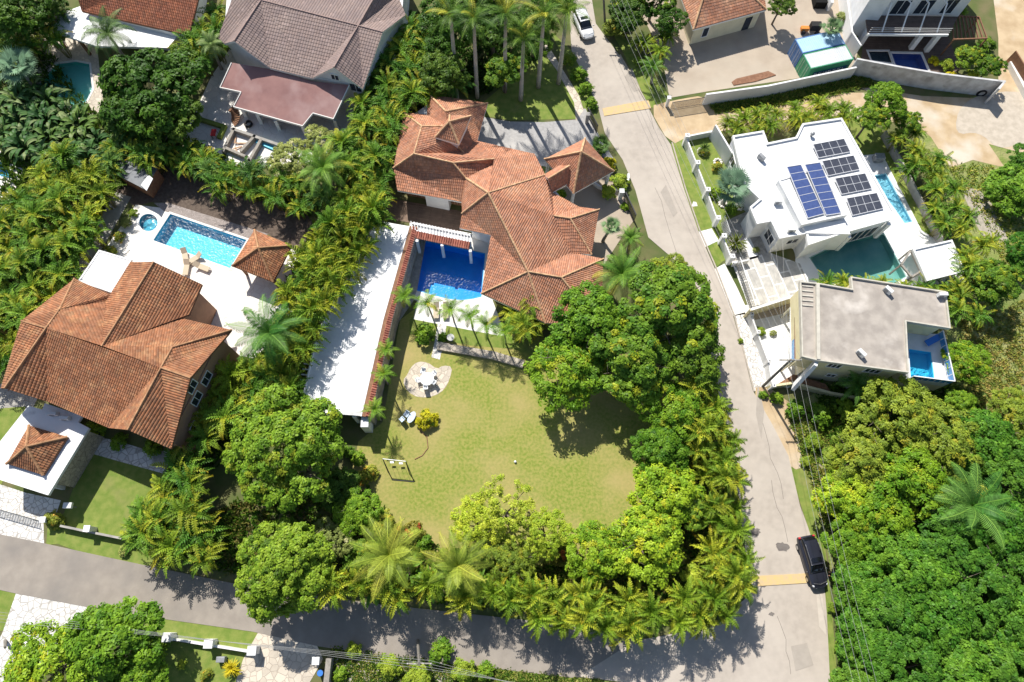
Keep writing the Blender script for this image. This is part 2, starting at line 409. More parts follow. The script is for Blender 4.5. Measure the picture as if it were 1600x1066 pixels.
# ------------------------------------------------------------------ vegetation meshes (shared by copies)
def np_mesh(name, V, C, m, k=4):
    """V (n*k,3) loose k-gons with colours C (n*k,3)"""
    n = len(V)//k; me = bpy.data.meshes.new(name)
    me.vertices.add(len(V)); me.vertices.foreach_set('co', V.astype(np.float32).ravel())
    me.loops.add(n*k); me.loops.foreach_set('vertex_index', np.arange(n*k, dtype=np.int32))
    me.polygons.add(n); me.polygons.foreach_set('loop_start', np.arange(0, n*k, k, dtype=np.int32)); me.polygons.foreach_set('loop_total', np.full(n, k, dtype=np.int32))
    a = me.attributes.new('Col', 'FLOAT_COLOR', 'POINT'); a.data.foreach_set('color', np.concatenate([C, np.ones((len(C),1))], 1).astype(np.float32).ravel())
    me.materials.append(MATS[m]); me.update(calc_edges=True); return me
def unit(a): return a/np.maximum(np.linalg.norm(a, axis=-1, keepdims=True), 1e-9)
def crown_mesh(name, seed, R=4.0, H=2.6, lobes=9, lobe_r=.42, clumps=260, leaves=34, clump_r=.55, leaf=.2, cols=((.05,.13,.015),(.12,.22,.03)), accent=None, acc=.0, under=-.35, m='leaf', flat=.6, spread=.72, elong=1.7):
    """crown centred on origin: lobes -> leaf clumps on the lobes' outer shells -> leaf quads"""
    rg = np.random.default_rng(seed)
    Lc = [np.array([0,0,.25*H])]; Lr = [R*.52]
    for i in range(lobes):
        a = 2*math.pi*(i+rg.uniform(-.35,.35))/lobes; d = R*spread*rg.uniform(.72, 1.08); zz = rg.uniform(-.3,.25)*H
        Lc.append(np.array([math.cos(a)*d, math.sin(a)*d, zz])); Lr.append(R*lobe_r*rg.uniform(.75,1.2))
    for i in range(max(2, lobes//2)):
        a = rg.uniform(0, 2*math.pi); d = R*rg.uniform(.1,.5)
        Lc.append(np.array([math.cos(a)*d, math.sin(a)*d, H*rg.uniform(.3,.55)])); Lr.append(R*lobe_r*rg.uniform(.7,1.05))
    w = np.array([r*r for r in Lr]); w /= w.sum(); cc = []
    while len(cc) < clumps:
        j = rg.choice(len(Lr), p=w); v = unit(rg.normal(size=3))
        if v[2] < under: continue
        p = Lc[j] + v*Lr[j]*np.array([1,1,flat*1.15])*rg.uniform(.86,1.06)
        inside = any(np.linalg.norm((p-Lc[q])/np.array([1,1,flat*1.15])) < Lr[q]*.8 for q in range(len(Lr)) if q != j)
        if inside and rg.random() < .85: continue
        cc.append((p, v))
    Vs = []; Cs = []; c1 = np.array(cols[0]); c2 = np.array(cols[1])
    for p, v in cc:
        n = leaves; tone = rg.uniform(0, 1); cl = c1*(1-tone)+c2*tone
        if accent is not None and rg.random() < acc: cl = np.array(accent)*rg.uniform(.7,1.1)
        rr = clump_r*rg.uniform(.7, 1.25)
        o = unit(rg.normal(size=(n,3))); o[:,2] = np.abs(o[:,2])*.9-.15
        ctr = p + o*rr*(rg.uniform(.35,1,size=(n,1)))*np.array([1,1,.7])
        nn_ = unit(o*.7+v*.35+np.array([0,0,.75])+rg.normal(size=(n,3))*.38)
        t = unit(np.cross(nn_, rg.normal(size=(n,3)))); b = np.cross(nn_, t)
        s = leaf*rg.uniform(.65,1.25,size=(n,1)); L = s*elong*.5; W_ = s*.5
        q = np.stack([ctr-t*L, ctr-b*W_+nn_*s*.06, ctr+t*L-nn_*s*.1, ctr+b*W_+nn_*s*.06], 1).reshape(-1,3)
        k = rg.uniform(.72,1.28,size=(n,1)); Vs.append(q); Cs.append(np.repeat(cl[None]*k, 4, 0))
    return np_mesh(name, np.concatenate(Vs), np.clip(np.concatenate(Cs),0,1), m)
def frond(rg, base, az, L, rise, droop, nl=14, ll=.5, lw=.06, fold=.5, colr=(.1,.2,.03), tip=None, curl=0.0, lhang=.3, taper=.35):
    """pinnate frond: rachis quads + leaflets. returns V,C"""
    n = nl; t = np.linspace(0, 1, n+1); ca, sa = math.cos(az), math.sin(az)
    ang = rise - droop*t**1.3; ds = L/n; r = np.concatenate([[0], np.cumsum(np.cos(ang[:-1])*ds)]); z = np.concatenate([[0], np.cumsum(np.sin(ang[:-1])*ds)])
    aa = az + curl*t**2
    x = base[0] + np.concatenate([[0], np.cumsum(np.cos(ang[:-1])*ds*np.cos(aa[:-1]))]); y = base[1] + np.concatenate([[0], np.cumsum(np.cos(ang[:-1])*ds*np.sin(aa[:-1]))]); z = base[2]+z
    pts = np.stack([x,y,z],1); V = []; C = []
    c0 = np.array(colr); tipc = np.array(tip) if tip is not None else c0
    side = np.stack([-np.sin(aa), np.cos(aa), np.zeros_like(aa)],1)
    rw = .035
    for i in range(n):
        V += [pts[i]-side[i]*rw, pts[i]+side[i]*rw, pts[i+1]+side[i+1]*rw*.6, pts[i+1]-side[i+1]*rw*.6]; C += [c0*1.25+np.array([.05,.04,0])]*4
    fwd = unit(np.gradient(pts, axis=0)); up = np.cross(fwd, -side); up = unit(up); up[up[:,2]<0] *= -1
    for i in range(1 if n > 8 else 0, n+1):
        f = t[i]; l = ll*(math.sin(math.pi*min(1,(f*.92+.1)))**.6 if f < .97 else .5)*rg.uniform(.85,1.1); cl = (c0*(1-f**2)+tipc*f**2)
        for s in (-1, 1):
            d = unit(side[i]*s*.82 + fwd[i]*(.35+.5*f) + up[i]*fold*rg.uniform(.5,1.2)-np.array([0,0,lhang*.5]))
            p0 = pts[i]; p1 = p0+d*l*.55; p2 = p1+unit(d-np.array([0,0,lhang*1.6]))*l*.45
            wv = fwd[i]*lw*.5; k = rg.uniform(.75,1.25)
            V += [p0-wv*.6, p0+wv*.6, p1+wv, p1-wv]; C += [cl*k]*4
            V += [p1-wv, p1+wv, p2+wv*.25, p2-wv*.25]; C += [cl*k*1.05]*4
    return V, C
def mesh_from(V, C, name, m): return np_mesh(name, np.array(V), np.clip(np.array(C),0,1), m)
def stems_mesh(name, lst, m='stem_green', c=(1,1,1)):
    mb = MB()
    for pts, r in lst: mb.tube(pts, r, 6, c)
    me = bpy.data.meshes.new(name); me.from_pydata(mb.v, [], mb.f); me.materials.append(MATS[m]); me.polygons.foreach_set('use_smooth', [True]*len(me.polygons)); me.update(); return me
def areca_meshes(seed, greens, yellow=.25, heads=6, H=4.2, spread=.75, L=1.9, nf=6, m='leaf_palm', orange=.1, ll=.36, lw=.15):
    rg = np.random.default_rng(seed); V = []; C = []; st = []
    for h in range(heads):
        a = rg.uniform(0, 6.28); d = spread*math.sqrt(rg.uniform(0,1)); x, y = math.cos(a)*d, math.sin(a)*d; hz = H*rg.uniform(.62,.9)-d*.4
        st.append(([(x*.35,y*.35,0),(x*.8,y*.8,hz*.6),(x,y,hz)], [.05,.045,.035]))
        for k in range(nf):
            az = 2*math.pi*k/nf+rg.uniform(-.4,.4)+h; r = rg.random()
            g = np.array(greens[0])*(1-r)+np.array(greens[1])*r; tip = None
            q = rg.random()
            if q < yellow: g = np.array([.40,.41,.04])*rg.uniform(.7,1.05)
            elif q < yellow+orange: tip = np.array([.45,.29,.03])
            elif q < yellow+orange+.25: tip = np.array([.3,.32,.03])
            v, c = frond(rg, (x,y,hz), az, L*rg.uniform(.9,1.3), rg.uniform(.8,1.3), rg.uniform(1.7,2.5), nl=13, ll=ll, lw=lw, fold=.8, colr=g, tip=tip, curl=rg.uniform(-.6,.6), lhang=.2)
            V += v; C += c
    return mesh_from(V, C, 'fronds', m), stems_mesh('stems', st)
def palm_meshes(seed, nf=20, L=3.4, cols=((.07,.16,.03),(.13,.24,.04)), yellow=.1, m='leaf_palm', nl=26, ll=.75, lw=.05, rise=(.1,1.2), droop=(1.0,1.7), fold=.15, lhang=.45, tipc=None, yc=(.4,.36,.05)):
    rg = np.random.default_rng(seed); V = []; C = []
    for k in range(nf):
        f = k/nf; az = k*2.4+rg.uniform(-.2,.2); r = rg.random(); g = np.array(cols[0])*(1-r)+np.array(cols[1])*r
        if rg.random() < yellow: g = np.array(yc)*rg.uniform(.8,1.1)
        ri = rise[0]+(rise[1]-rise[0])*(1-f)**1.0
        v, c = frond(rg, (0,0,0), az, L*rg.uniform(.82,1.1)*(1 if f > .15 else .75), ri, rg.uniform(*droop)*(.75 if f < .2 else 1), nl=nl, ll=ll, lw=lw, fold=fold, colr=g, tip=tipc, curl=rg.uniform(-.25,.25), lhang=lhang)
        V += v; C += c
    return mesh_from(V, C, 'crown', m)
def fan_mesh(seed, n=22, L=1.6, w=.5, cols=((.16,.26,.2),(.24,.36,.28)), m='leaf_palm', blades=16, fr=.8):
    """fan palm / spiky rosette: each leaf a fan of blades"""
    rg = np.random.default_rng(seed); V = []; C = []
    for k in range(n):
        az = k*2.4+rg.uniform(-.2,.2); el = rg.uniform(.1, 1.25)*(1-k/n*.5); d = np.array([math.cos(az)*math.cos(el), math.sin(az)*math.cos(el), math.sin(el)])
        pet = L*(rg.uniform(.12,.4) if k%3 == 0 else rg.uniform(.4,.65)); c0 = d*pet; side = unit(np.cross(d, [0,0,1])); up = unit(np.cross(side, d)); g = np.array(cols[0])+(np.array(cols[1])-np.array(cols[0]))*rg.random()
        V += [-side*.03, side*.03, c0+side*.02, c0-side*.02]; C += [g*1.2]*4
        for b in range(blades):
            t = (b/(blades-1)-.5)*math.pi*fr*1.1; dd = unit(d*math.cos(t)+side*math.sin(t)-np.array([0,0,.15])); l = w*(1+.5*math.cos(t))*rg.uniform(.9,1.1); wv = unit(np.cross(dd, up))*w*.07; kk = rg.uniform(.8,1.2)
            V += [c0, c0+dd*l*.5+wv, c0+dd*l-np.array([0,0,.08]), c0+dd*l*.5-wv]; C += [g*kk]*4
    return mesh_from(V, C, 'crown', m)
def rosette_mesh(seed, n=60, L=.8, w=.09, cols=((.1,.16,.02),(.3,.3,.03)), m='leaf_palm', rise=(.2,1.4)):
    rg = np.random.default_rng(seed); V = []; C = []
    for k in range(n):
        az = rg.uniform(0,6.28); el = rg.uniform(*rise); d = np.array([math.cos(az)*math.cos(el), math.sin(az)*math.cos(el), math.sin(el)]); s = np.array([-math.sin(az), math.cos(az), 0])
        l = L*rg.uniform(.8,1.1); g = np.array(cols[0])+(np.array(cols[1])-np.array(cols[0]))*rg.random(); mid = d*l*.55; end = mid+unit(d-np.array([0,0,.7]))*l*.45
        V += [-s*w*.3, s*w*.3, mid+s*w*.5, mid-s*w*.5, mid-s*w*.5, mid+s*w*.5, end+s*w*.08, end-s*w*.08]; C += [g]*8
    return mesh_from(V, C, 'leaves', m)
def broad_mesh(seed, n=40, L=1.6, w=.42, H=2.5, spread=1.0, cols=((.05,.14,.03),(.12,.22,.06)), m='leaf_palm', pale=.15):
    """heliconia / banana like clump of broad leaves"""
    rg = np.random.default_rng(seed); V = []; C = []
    for k in range(n):
        a = rg.uniform(0,6.28); d = spread*math.sqrt(rg.random()); b = np.array([math.cos(a)*d, math.sin(a)*d, H*rg.uniform(.35,.8)]); az = a+rg.uniform(-1,1); el = rg.uniform(.3,1.3); l = L*rg.uniform(.7,1.15); ww = w*rg.uniform(.7,1.2)
        g = np.array(cols[0])+(np.array(cols[1])-np.array(cols[0]))*rg.random()
        if rg.random() < pale: g = np.array([.2,.24,.12])
        s = np.array([-math.sin(az), math.cos(az), 0]); p = b; e = el; segs = 5
        for i in range(segs):
            d3 = np.array([math.cos(az)*math.cos(e), math.sin(az)*math.cos(e), math.sin(e)]); q = p+d3*l/segs
            w0 = ww*math.sin(math.pi*(i+.15)/(segs+.3))*.5; w1 = ww*math.sin(math.pi*(i+1.15)/(segs+.3))*.5; f0 = np.array([0,0,.3]); 
            V += [p, p+s*w0+f0*w0, q+s*w1+f0*w1, q, p-s*w0+f0*w0, p, q, q-s*w1+f0*w1]; C += [g]*8
            p = q; e -= .38
    return mesh_from(V, C, 'leaves', m)
def limbs_mesh(seed, H, R, tr, m='bark', n=6):
    """trunk from 0 to H with limbs reaching into a crown of radius R centred at H"""
    rg = random.Random(seed); mb = MB(); lean = Vector((rg.uniform(-.4,.4), rg.uniform(-.4,.4), 0))
    fork = H*.55
    mb.tube([(0,0,-.3), (lean.x*.3,lean.y*.3,fork*.5), (lean.x,lean.y,fork)], [tr*1.25, tr, tr*.85], 8)
    for i in range(n):
        a = 2*math.pi*i/n+rg.uniform(-.4,.4); r = R*rg.uniform(.5,.8); p0 = Vector((lean.x,lean.y,fork*rg.uniform(.85,1))); p2 = Vector((math.cos(a)*r, math.sin(a)*r, H+rg.uniform(-.1,.35)*R)); p1 = (p0+p2)/2+Vector((0,0,-.12*R))
        mb.tube([p0, p1, p2], [tr*.55, tr*.32, tr*.1], 6)
        for j in range(3):
            q = p1+(p2-p1)*rg.random(); e = q+Vector((rg.uniform(-1,1), rg.uniform(-1,1), rg.uniform(.3,1)))*R*.28; mb.tube([q, e], [tr*.2, tr*.05], 5)
    me = bpy.data.meshes.new('trunk'); me.from_pydata(mb.v, [], mb.f); me.materials.append(MATS[m]); me.polygons.foreach_set('use_smooth', [True]*len(me.polygons)); me.update(); return me
def plant(name, parts, xy, label, cat, group=None, s=1.0, rz=None, sz=None, z=0, rng=random):
    """parts: list of (part name, mesh, z offset). One Empty at the foot parents them."""
    rz = rng.uniform(0, 6.28) if rz is None else rz
    o = bpy.data.objects.new(name, None); o.empty_display_size = .3; col.objects.link(o)
    o.location = (xy[0], xy[1], z); o.rotation_euler = (0, 0, rz); o.scale = (s, s, sz or s); tag(o, label, cat, group)
    for (pn, me, dz) in parts:
        c = bpy.data.objects.new(pn, me); col.objects.link(c); c.parent = o; c.location = (0,0,dz)
    return o
# ------------------------------------------------------------------ material table
mat('ground', (.10,.13,.035), (.17,.15,.07), .5, .95, .5, 3, c3=(.06,.10,.02), s3=.12)
mat('weeds', (.20,.26,.06), (.32,.31,.13), .9, .95, .8, 4, c3=(.12,.18,.035), s3=.16, bdist=.15)
mat('dirt', (.56,.43,.27), (.44,.32,.19), .6, .95, .5, 5, c3=(.62,.55,.45), s3=.2)
mat('yard', (.46,.385,.30), (.40,.33,.255), .5, .9, .2, 5, c3=(.46,.40,.32), s3=.12)
mat('lawn', (.18,.24,.035), (.31,.30,.075), 3.4, .95, .8, 14, c3=(.42,.33,.14), s3=.15, lo=.36, hi=.62, lo3=.42, hi3=.74, detail=10)
mat('lawn_green', (.145,.215,.035), (.225,.265,.06), 1.4, .95, .7, 14, c3=(.27,.24,.10), s3=.22, lo3=.58, hi3=.8)
mat('road', (.46,.405,.345), (.40,.352,.30), 1.3, .9, .3, 14, c3=(.51,.455,.39), s3=.16, lo3=.4, hi3=.7)
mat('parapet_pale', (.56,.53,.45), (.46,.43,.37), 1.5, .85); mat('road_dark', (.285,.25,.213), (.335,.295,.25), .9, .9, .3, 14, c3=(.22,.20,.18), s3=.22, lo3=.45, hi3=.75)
mat('bump_yellow', (.64,.46,.2), (.55,.42,.25), 2.5, .8, .1)
mat('kerb', (.48,.42,.35), (.36,.32,.27), 1.5, .9)
mat('crack', (.16,.145,.13)); mat('road_patch', (.40,.355,.305), (.36,.32,.275), 1.5, .9, .2); mat('road_pale', (.55,.49,.42), (.5,.45,.385), 1.5, .9, .2); mat('oil', (.15,.13,.12), (.2,.18,.16), 2)
mat('white_paint', (.80,.80,.79), (.72,.72,.71), .7, .7, .05, 8)
mat('white_roof', (.82,.82,.81), (.74,.74,.73), .35, .6, .05, 3, c3=(.50,.50,.49), s3=.8, lo3=.57, hi3=.78)
mat('white_wall', (.76,.77,.78), (.66,.67,.68), .9, .8)
mat('wall_stain', (.62,.62,.62), (.44,.43,.42), 1.1, .9, .1, c3=(.34,.33,.32), s3=.7, lo3=.58)
mat('cream', (.78,.70,.44), (.70,.62,.38), 1.2, .85); mat('cream_pale', (.72,.67,.48), (.63,.58,.41), 1, .85)
mat('tan_wall', (.42,.25,.17), (.36,.21,.15), 1, .9)
mat('sage_wall', (.42,.43,.38), (.36,.37,.33), 1, .9)
mat('grey_roof', (.43,.385,.335), (.32,.285,.25), .9, .9, .3, 6, c3=(.62,.57,.51), s3=.35, lo3=.55, hi3=.75)
mat('stone_wall', (.34,.31,.26), (.2,.18,.15), 2.5, .95, .8, 6, c3=(.42,.37,.29), s3=.7)
mat('concrete', (.42,.40,.37), (.3,.285,.26), 1.2, .9, .2)
mat('tile_main', (.50,.245,.15), (.41,.19,.115), .8, .8, attr=True, c3=(.58,.32,.19), s3=.3, lo3=.5, hi3=.8)
mat('ridge_main', (.66,.43,.25), (.50,.30,.17), 3, .8, attr=True)
mat('tile_brown', (.38,.17,.085), (.29,.13,.068), .7, .85, attr=True, c3=(.46,.25,.125), s3=.9, lo3=.5, hi3=.75, detail=8)
mat('ridge_brown', (.48,.27,.14), (.36,.19,.10), 2, .8, attr=True)
mat('tile_grey', (.29,.215,.19), (.25,.185,.17), .5, .75, attr=True, c3=(.33,.25,.215), s3=.2)
mat('ridge_grey', (.36,.26,.23), (.31,.22,.2), 1, .8, attr=True)
mat('tile_red', (.36,.14,.075), (.28,.105,.06), .6, .85, attr=True, c3=(.3,.12,.07), s3=.3)
mat('membrane', (.34,.185,.165), (.26,.135,.125), .5, .8, .1, 3, c3=(.42,.28,.26), s3=.3, lo3=.5, hi3=.75)
mat('fascia_white', (.78,.76,.72)); mat('fascia_brown', (.2,.1,.06)); mat('coping', (.80,.78,.74), (.7,.68,.64), 1)
mat('coping_red', (.50,.19,.13), (.38,.14,.10), 2, attr=True)
pavemat('crazy', (.80,.78,.74), (.34,.31,.27), 1.7, .075)
pavemat('crazy_warm', (.66,.58,.47), (.40,.34,.27), 1.5, .06)
pavemat('crazy_grey', (.44,.42,.38), (.27,.25,.22), 2.6, .06)
pavemat('pebble', (.42,.36,.33), (.2,.17,.15), 6, .1)
pavemat('stone_face', (.50,.44,.36), (.22,.19,.16), 2.2, .08)
pavemat('paving_pale', (.80,.77,.72), (.64,.60,.55), 1.1, .04, stone2=(.74,.70,.65))
mat('cobble', (.42,.41,.40), (.34,.33,.32), 3, .9, .6, 9, c3=(.5,.48,.45), s3=.3)
mat('mulch', (.095,.07,.055), (.15,.115,.09), 3, .95, .5)
mat('deck_wood', (.25,.17,.12)); mat('wood', (.28,.15,.08), (.2,.1,.06), 3); mat('wood_light', (.55,.36,.22), (.45,.28,.17), 3)
mat('tile_pool', (.04,.44,.60), (.06,.50,.66), 1.5, .5); mat('tile_pool_blue', (.03,.34,.74), (.04,.40,.8), 1.2, .5)
mat('tile_pool_teal', (.22,.42,.40), (.36,.54,.49), .5, .6); mat('tile_pool_aqua', (.05,.50,.75), (.06,.56,.8), 1, .5)
mat('tile_pool_green', (.22,.66,.56), (.26,.7,.6), 1, .5); mat('tile_pool_lap', (.28,.58,.72), (.34,.64,.76), 1, .5); mat('tile_royal', (.13,.22,.58), (.16,.26,.62), 1, .5)
watermat('water', (.82,.96,.98)); watermat('water_blue', (.6,.88,.98), bump=.2, scale=4.0, rough=.2, ior=1.22); watermat('water_teal', (.72,.9,.88), bump=.12, scale=1.2, rough=.12); watermat('water_spark', (.82,.97,.99), bump=.22, scale=3.2, rough=.22, ior=1.25)
mat('glass_dark', (.025,.035,.05), rough=.08, spec=.8); mat('frame_white', (.78,.78,.76)); mat('glass_blue', (.05,.22,.5), (.1,.35,.65), 2, .1, spec=.8)
mat('steel', (.5,.5,.5), metal=.8, rough=.4); mat('iron', (.04,.04,.045), rough=.5); mat('grey_metal', (.33,.34,.35), (.25,.26,.27), 3, .5, metal=.3)
mat('ac_white', (.72,.72,.70)); mat('dark', (.02,.02,.02)); mat('rubber', (.025,.025,.028), rough=.8)
mat('cont_blue', (.07,.17,.40), (.11,.22,.44), 2, .5); mat('cont_blue_top', (.42,.62,.76), (.38,.57,.72), 1, .5)
mat('cont_green', (.05,.30,.15), (.08,.34,.18), 2, .5); mat('cont_green_top', (.60,.62,.64), (.55,.58,.6), 1, .5); mat('cont_navy', (.02,.08,.16)); mat('sign_white', (.75,.8,.8))
mat('panel_blue', (.055,.085,.22), (.07,.105,.26), 3, .2, spec=.8); mat('panel_dark', (.055,.06,.08), (.075,.08,.10), 3, .25, spec=.7); mat('alu', (.75,.75,.76), rough=.4, metal=.4)
mat('car_black', (.022,.024,.035), rough=.25, spec=.7); mat('car_white', (.75,.76,.78), rough=.3, spec=.6); mat('car_glass', (.008,.009,.012), rough=.05, spec=.9); mat('lamp_red', (.5,.02,.03), rough=.3); mat('lamp_clear', (.7,.72,.75), rough=.2)
mat('bark', (.20,.16,.12), (.12,.10,.08), 5, .95, .5); mat('palm_bark', (.36,.32,.27), (.25,.22,.19), 4, .95, .4); mat('royal_bark', (.46,.43,.38), (.36,.34,.3), 2, .9); mat('stem_green', (.20,.22,.06), (.28,.22,.08), 5, .7)
mat('plastic_white', (.80,.82,.84), rough=.4); mat('plastic_blue', (.55,.65,.75), rough=.4); mat('tan_cloth', (.55,.46,.34)); mat('skin', (.30,.16,.10), rough=.6); mat('shirt', (.12,.16,.42), (.3,.34,.55), 9, .9); mat('trousers', (.03,.03,.04)); mat('hair', (.02,.015,.01)); mat('red_paint', (.55,.04,.04)); mat('orange_paint', (.7,.25,.05))
mat('timber_grey', (.35,.32,.28), (.25,.23,.2), 4, .9); mat('pole_wood', (.23,.21,.19), (.16,.15,.13), 3, .9); mat('wire', (.34,.34,.33)); mat('wire_dark', (.1,.1,.1)); mat('ceramic', (.5,.5,.48)); mat('gravel_pale', (.55,.48,.39), (.45,.39,.31), 1.4, .95, .7, 5); mat('scree', (.33,.30,.24), (.45,.4,.33), 2.5, .95, .7); mat('sheet_metal', (.14,.155,.17), (.10,.115,.13), 2, .5); mat('tarp_blue', (.05,.2,.6)); mat('soil_red', (.2,.10,.06), (.28,.15,.09), 3, .95)
leafmat('leaf', tint=(1.55,1.42,.85), trans=.22); leafmat('leaf_palm', tint=(.92,1.0,.75), trans=.12, rough=.5, var=.18); leafmat('leaf_dark', tint=(.75,.85,.8), trans=.22)
pa = P(1202,396)-P(1143,409); SLAB_ANG = math.atan2(pa.y, pa.x)
stripemat('slabs', (.54,.52,.48), (.80,.78,.74), SLAB_ANG+math.pi/2, 1.25, .075, 2.6)
pd = P(722,330)-P(600,312); stripemat('planks', (.27,.18,.125), (.09,.06,.04), math.atan2(pd.y, pd.x), .16, .12, 3.0)
pd2 = P(1480,53,3)-P(1359,52,3); stripemat('planks_dark', (.19,.13,.10), (.07,.05,.04), math.atan2(pd2.y, pd2.x), .16, .12, 3.0)

# ------------------------------------------------------------------ pools (holes first)
def ppts(c, r, n=28, z=0):
    return [(c[0]+r*math.cos(2*math.pi*k/n), c[1]+r*.93*math.sin(2*math.pi*k/n)) for k in range(n)]
def pool_main_steps(t):
    pass
MAINP = [(662,377),(757,397),(751,463),(738,466),(722,468),(700,466),(676,460),(648,452)]
h_main, t_main = pool('swimming_pool', MAINP, 1.25, 'tile_pool_blue', 'water_blue', 'deep blue swimming pool with curved edge beside the red tiled house', cop=0)
h_lb, t_lb = pool('swimming_pool', [(266,334),(386,375),(360,420),(239,376)], 1.2, 'tile_pool', 'water_spark', 'bright turquoise rectangular swimming pool between gazebo and brown roofed house', cop=.22)
h_jac, t_jac = pool('jacuzzi', ppts((232,348), 15), .8, 'tile_pool', 'water', 'small round turquoise whirlpool tub beside the rectangular pool', cop=.35, m_cop='white_paint')
tag(t_jac, cat='whirlpool tub')
m = MB(); c0 = P(232,348); m.cyl(c0.x+.1, c0.y-.1, -.62, -.38, .85, 24); m.build('seat_ring', 'tile_pool', t_jac)
h_wm, t_wm = pool('swimming_pool', [(1266,403),(1329,372),(1381,366),(1415,432),(1385,448),(1290,440)], 1.0, 'tile_pool_teal', 'water_teal', 'dark teal swimming pool under the south wall of the white modern house', cop=0)
h_wm2, t_wm2 = pool('plunge_pool', [(1360,276),(1384,272),(1424,346),(1414,348),(1398,325),(1372,292)], .35, 'tile_pool_lap', 'water', 'narrow light blue lap pool on the white terrace east of the solar panels', cop=0); tag(t_wm2, cat='lap pool')
h_tl, t_tl = pool('swimming_pool', [(78,112),(88,100),(118,96),(140,100),(145,140),(132,165),(92,164),(56,138)], .6, 'tile_pool_green', 'water', 'green turquoise free form pool half hidden by the dark tree at upper left', cop=.2)
h_fl, t_fl = pool('swimming_pool', [(-30,238),(0,252),(34,266),(28,282),(0,276),(-30,262)], 1.1, 'tile_pool_aqua', 'water', 'blue pool tip at the left edge of the photo behind palms', cop=.2)
h_bh, t_bh = pool('swimming_pool', [(1392,83),(1439,84),(1452,114),(1400,105)], 1.2, 'tile_royal', 'water', 'royal blue rectangular pool in front of the house with balconies', cop=.25)
h_bh2, t_bh2 = pool('swimming_pool', [(1356,80),(1388,80),(1394,99),(1362,95)], .3, 'sheet_metal', 'water', 'shallow pale blue children pool left of the royal blue pool', cop=.2); tag(t_bh2, cat='paddling pool')
HOLES = [h_main, h_lb, h_jac, h_wm, h_wm2, h_tl, h_fl, h_bh, h_bh2]
# ------------------------------------------------------------------ ground sheets
def wsheet(name, pts, z, m, holes=()):
    loops = [[Vector((p[0],p[1],z)) for p in pts]] + [[Vector((q[0],q[1],z)) for q in h] for h in holes]
    flat = [p for l in loops for p in l]; fs = []
    for t in tessellate_polygon(loops):
        a, b, c = (flat[i] for i in t); fs.append(tuple(t) if (b-a).cross(c-a).z > 0 else tuple(t)[::-1])
    mb = MB(); mb.add(flat, fs); return tag(mb.build(name, m), kind='structure')
wsheet('ground', [(-900,-500),(900,-500),(900,1200),(-900,1200)], 0, 'ground', HOLES)
sheet('weedy_ground', [(1225,640),(1300,600),(1480,590),(1480,450),(1460,330),(1430,180),(1620,120),(1700,1100),(1340,1100),(1300,900),(1262,720)], .006, 'weeds')
sheet('lawn', [(655,478),(780,515),(860,530),(1010,560),(1120,640),(1140,740),(1150,860),(1140,960),(1000,965),(780,935),(600,880),(545,760),(560,690),(598,660),(625,500)], .012, 'lawn')
sheet('garden_grass', [(640,500),(655,484),(700,498),(770,515),(860,545),(850,560),(800,545),(735,540),(640,522)], .018, 'lawn_green')
sheet('driveway', [(738,178),(756,183),(797,190),(850,191),(902,187),(898,170),(915,170),(935,210),(960,250),(915,240),(860,262),(825,255),(738,240)], .018, 'cobble')
sheet('garden_path', [(835,50),(856,70),(880,110),(905,150),(912,172),(900,190),(897,160),(870,110),(845,75),(828,55)], .024, 'crazy_warm')
sheet('lawn_back', [(755,160),(850,80),(870,105),(900,165),(900,186),(797,188),(756,181)], .015, 'lawn_green')
sheet('porch_paving', [(870,295),(900,280),(950,262),(975,300),(990,345),(975,365),(940,420),(930,440),(900,330)], .018, 'yard')
sheet('verge', [(862,50),(893,79),(935,169),(931,180),(915,175),(890,120)], .015, 'lawn_green')
sheet('verge_east', [(945,30),(975,85),(1013,166),(1048,178),(1052,160),(1010,100),(965,30)], .015, 'lawn_green')
sheet('pool_deck', [(640,345),(770,372),(770,470),(790,525),(776,524),(698,509),(646,499),(652,470),(628,462),(640,380)], .024, 'coping', holes=[h_main])
sheet('stone_strip', [(650,372),(666,374),(652,452),(646,470),(622,505),(600,520)], .03, 'crazy_grey', holes=[])
sheet('stepping_path', [(684,505),(698,508),(692,540),(687,562),(674,558),(680,530)], .03, 'crazy')
sheet('patio_paving', [(641,575),(652,565),(668,566),(683,577),(692,571),(707,573),(703,592),(695,608),(680,619),(655,622),(636,612),(629,595),(637,585)], .024, 'crazy_warm', smooth_it=1)
sheet('wooden_terrace', [(598,308),(722,330),(722,362),(705,360),(640,348),(592,340)], .035, 'planks')
# brown-roofed house plot
sheet('pool_terrace', [(150,410),(212,320),(262,326),(395,368),(470,395),(470,470),(400,560),(250,540),(120,470)], .018, 'paving_pale', holes=[h_lb, h_jac])
sheet('pebble_strip', [(240,317),(262,317),(420,366),(395,372),(390,374),(268,333),(256,330)], .024, 'pebble', holes=[h_lb])
sheet('mulch_bed', [(180,300),(236,250),(300,268),(480,335),(500,372),(452,396),(420,366),(262,317),(236,316),(210,322)], .012, 'mulch')
sheet('side_path', [(110,420),(150,350),(180,300),(205,308),(170,370),(130,440)], .014, 'concrete')
sheet('front_path', [(135,680),(180,688),(290,722),(290,745),(262,742),(190,722),(140,708)], .026, 'crazy')
sheet('front_path_side', [(238,700),(262,706),(262,735),(240,728)], .03, 'crazy_grey')
sheet('front_lawn', [(138,700),(190,716),(265,738),(285,790),(240,880),(225,887),(175,872),(140,868),(90,850),(72,852),(75,812),(100,802)], .022, 'lawn_green')
sheet('side_lawn', [(-20,640),(40,635),(36,700),(0,760),(-20,780)], .02, 'lawn_green')
sheet('entrance_drive', [(-30,755),(0,757),(40,770),(95,782),(88,803),(68,815),(69,853),(40,846),(0,838),(-30,835)], .028, 'crazy')
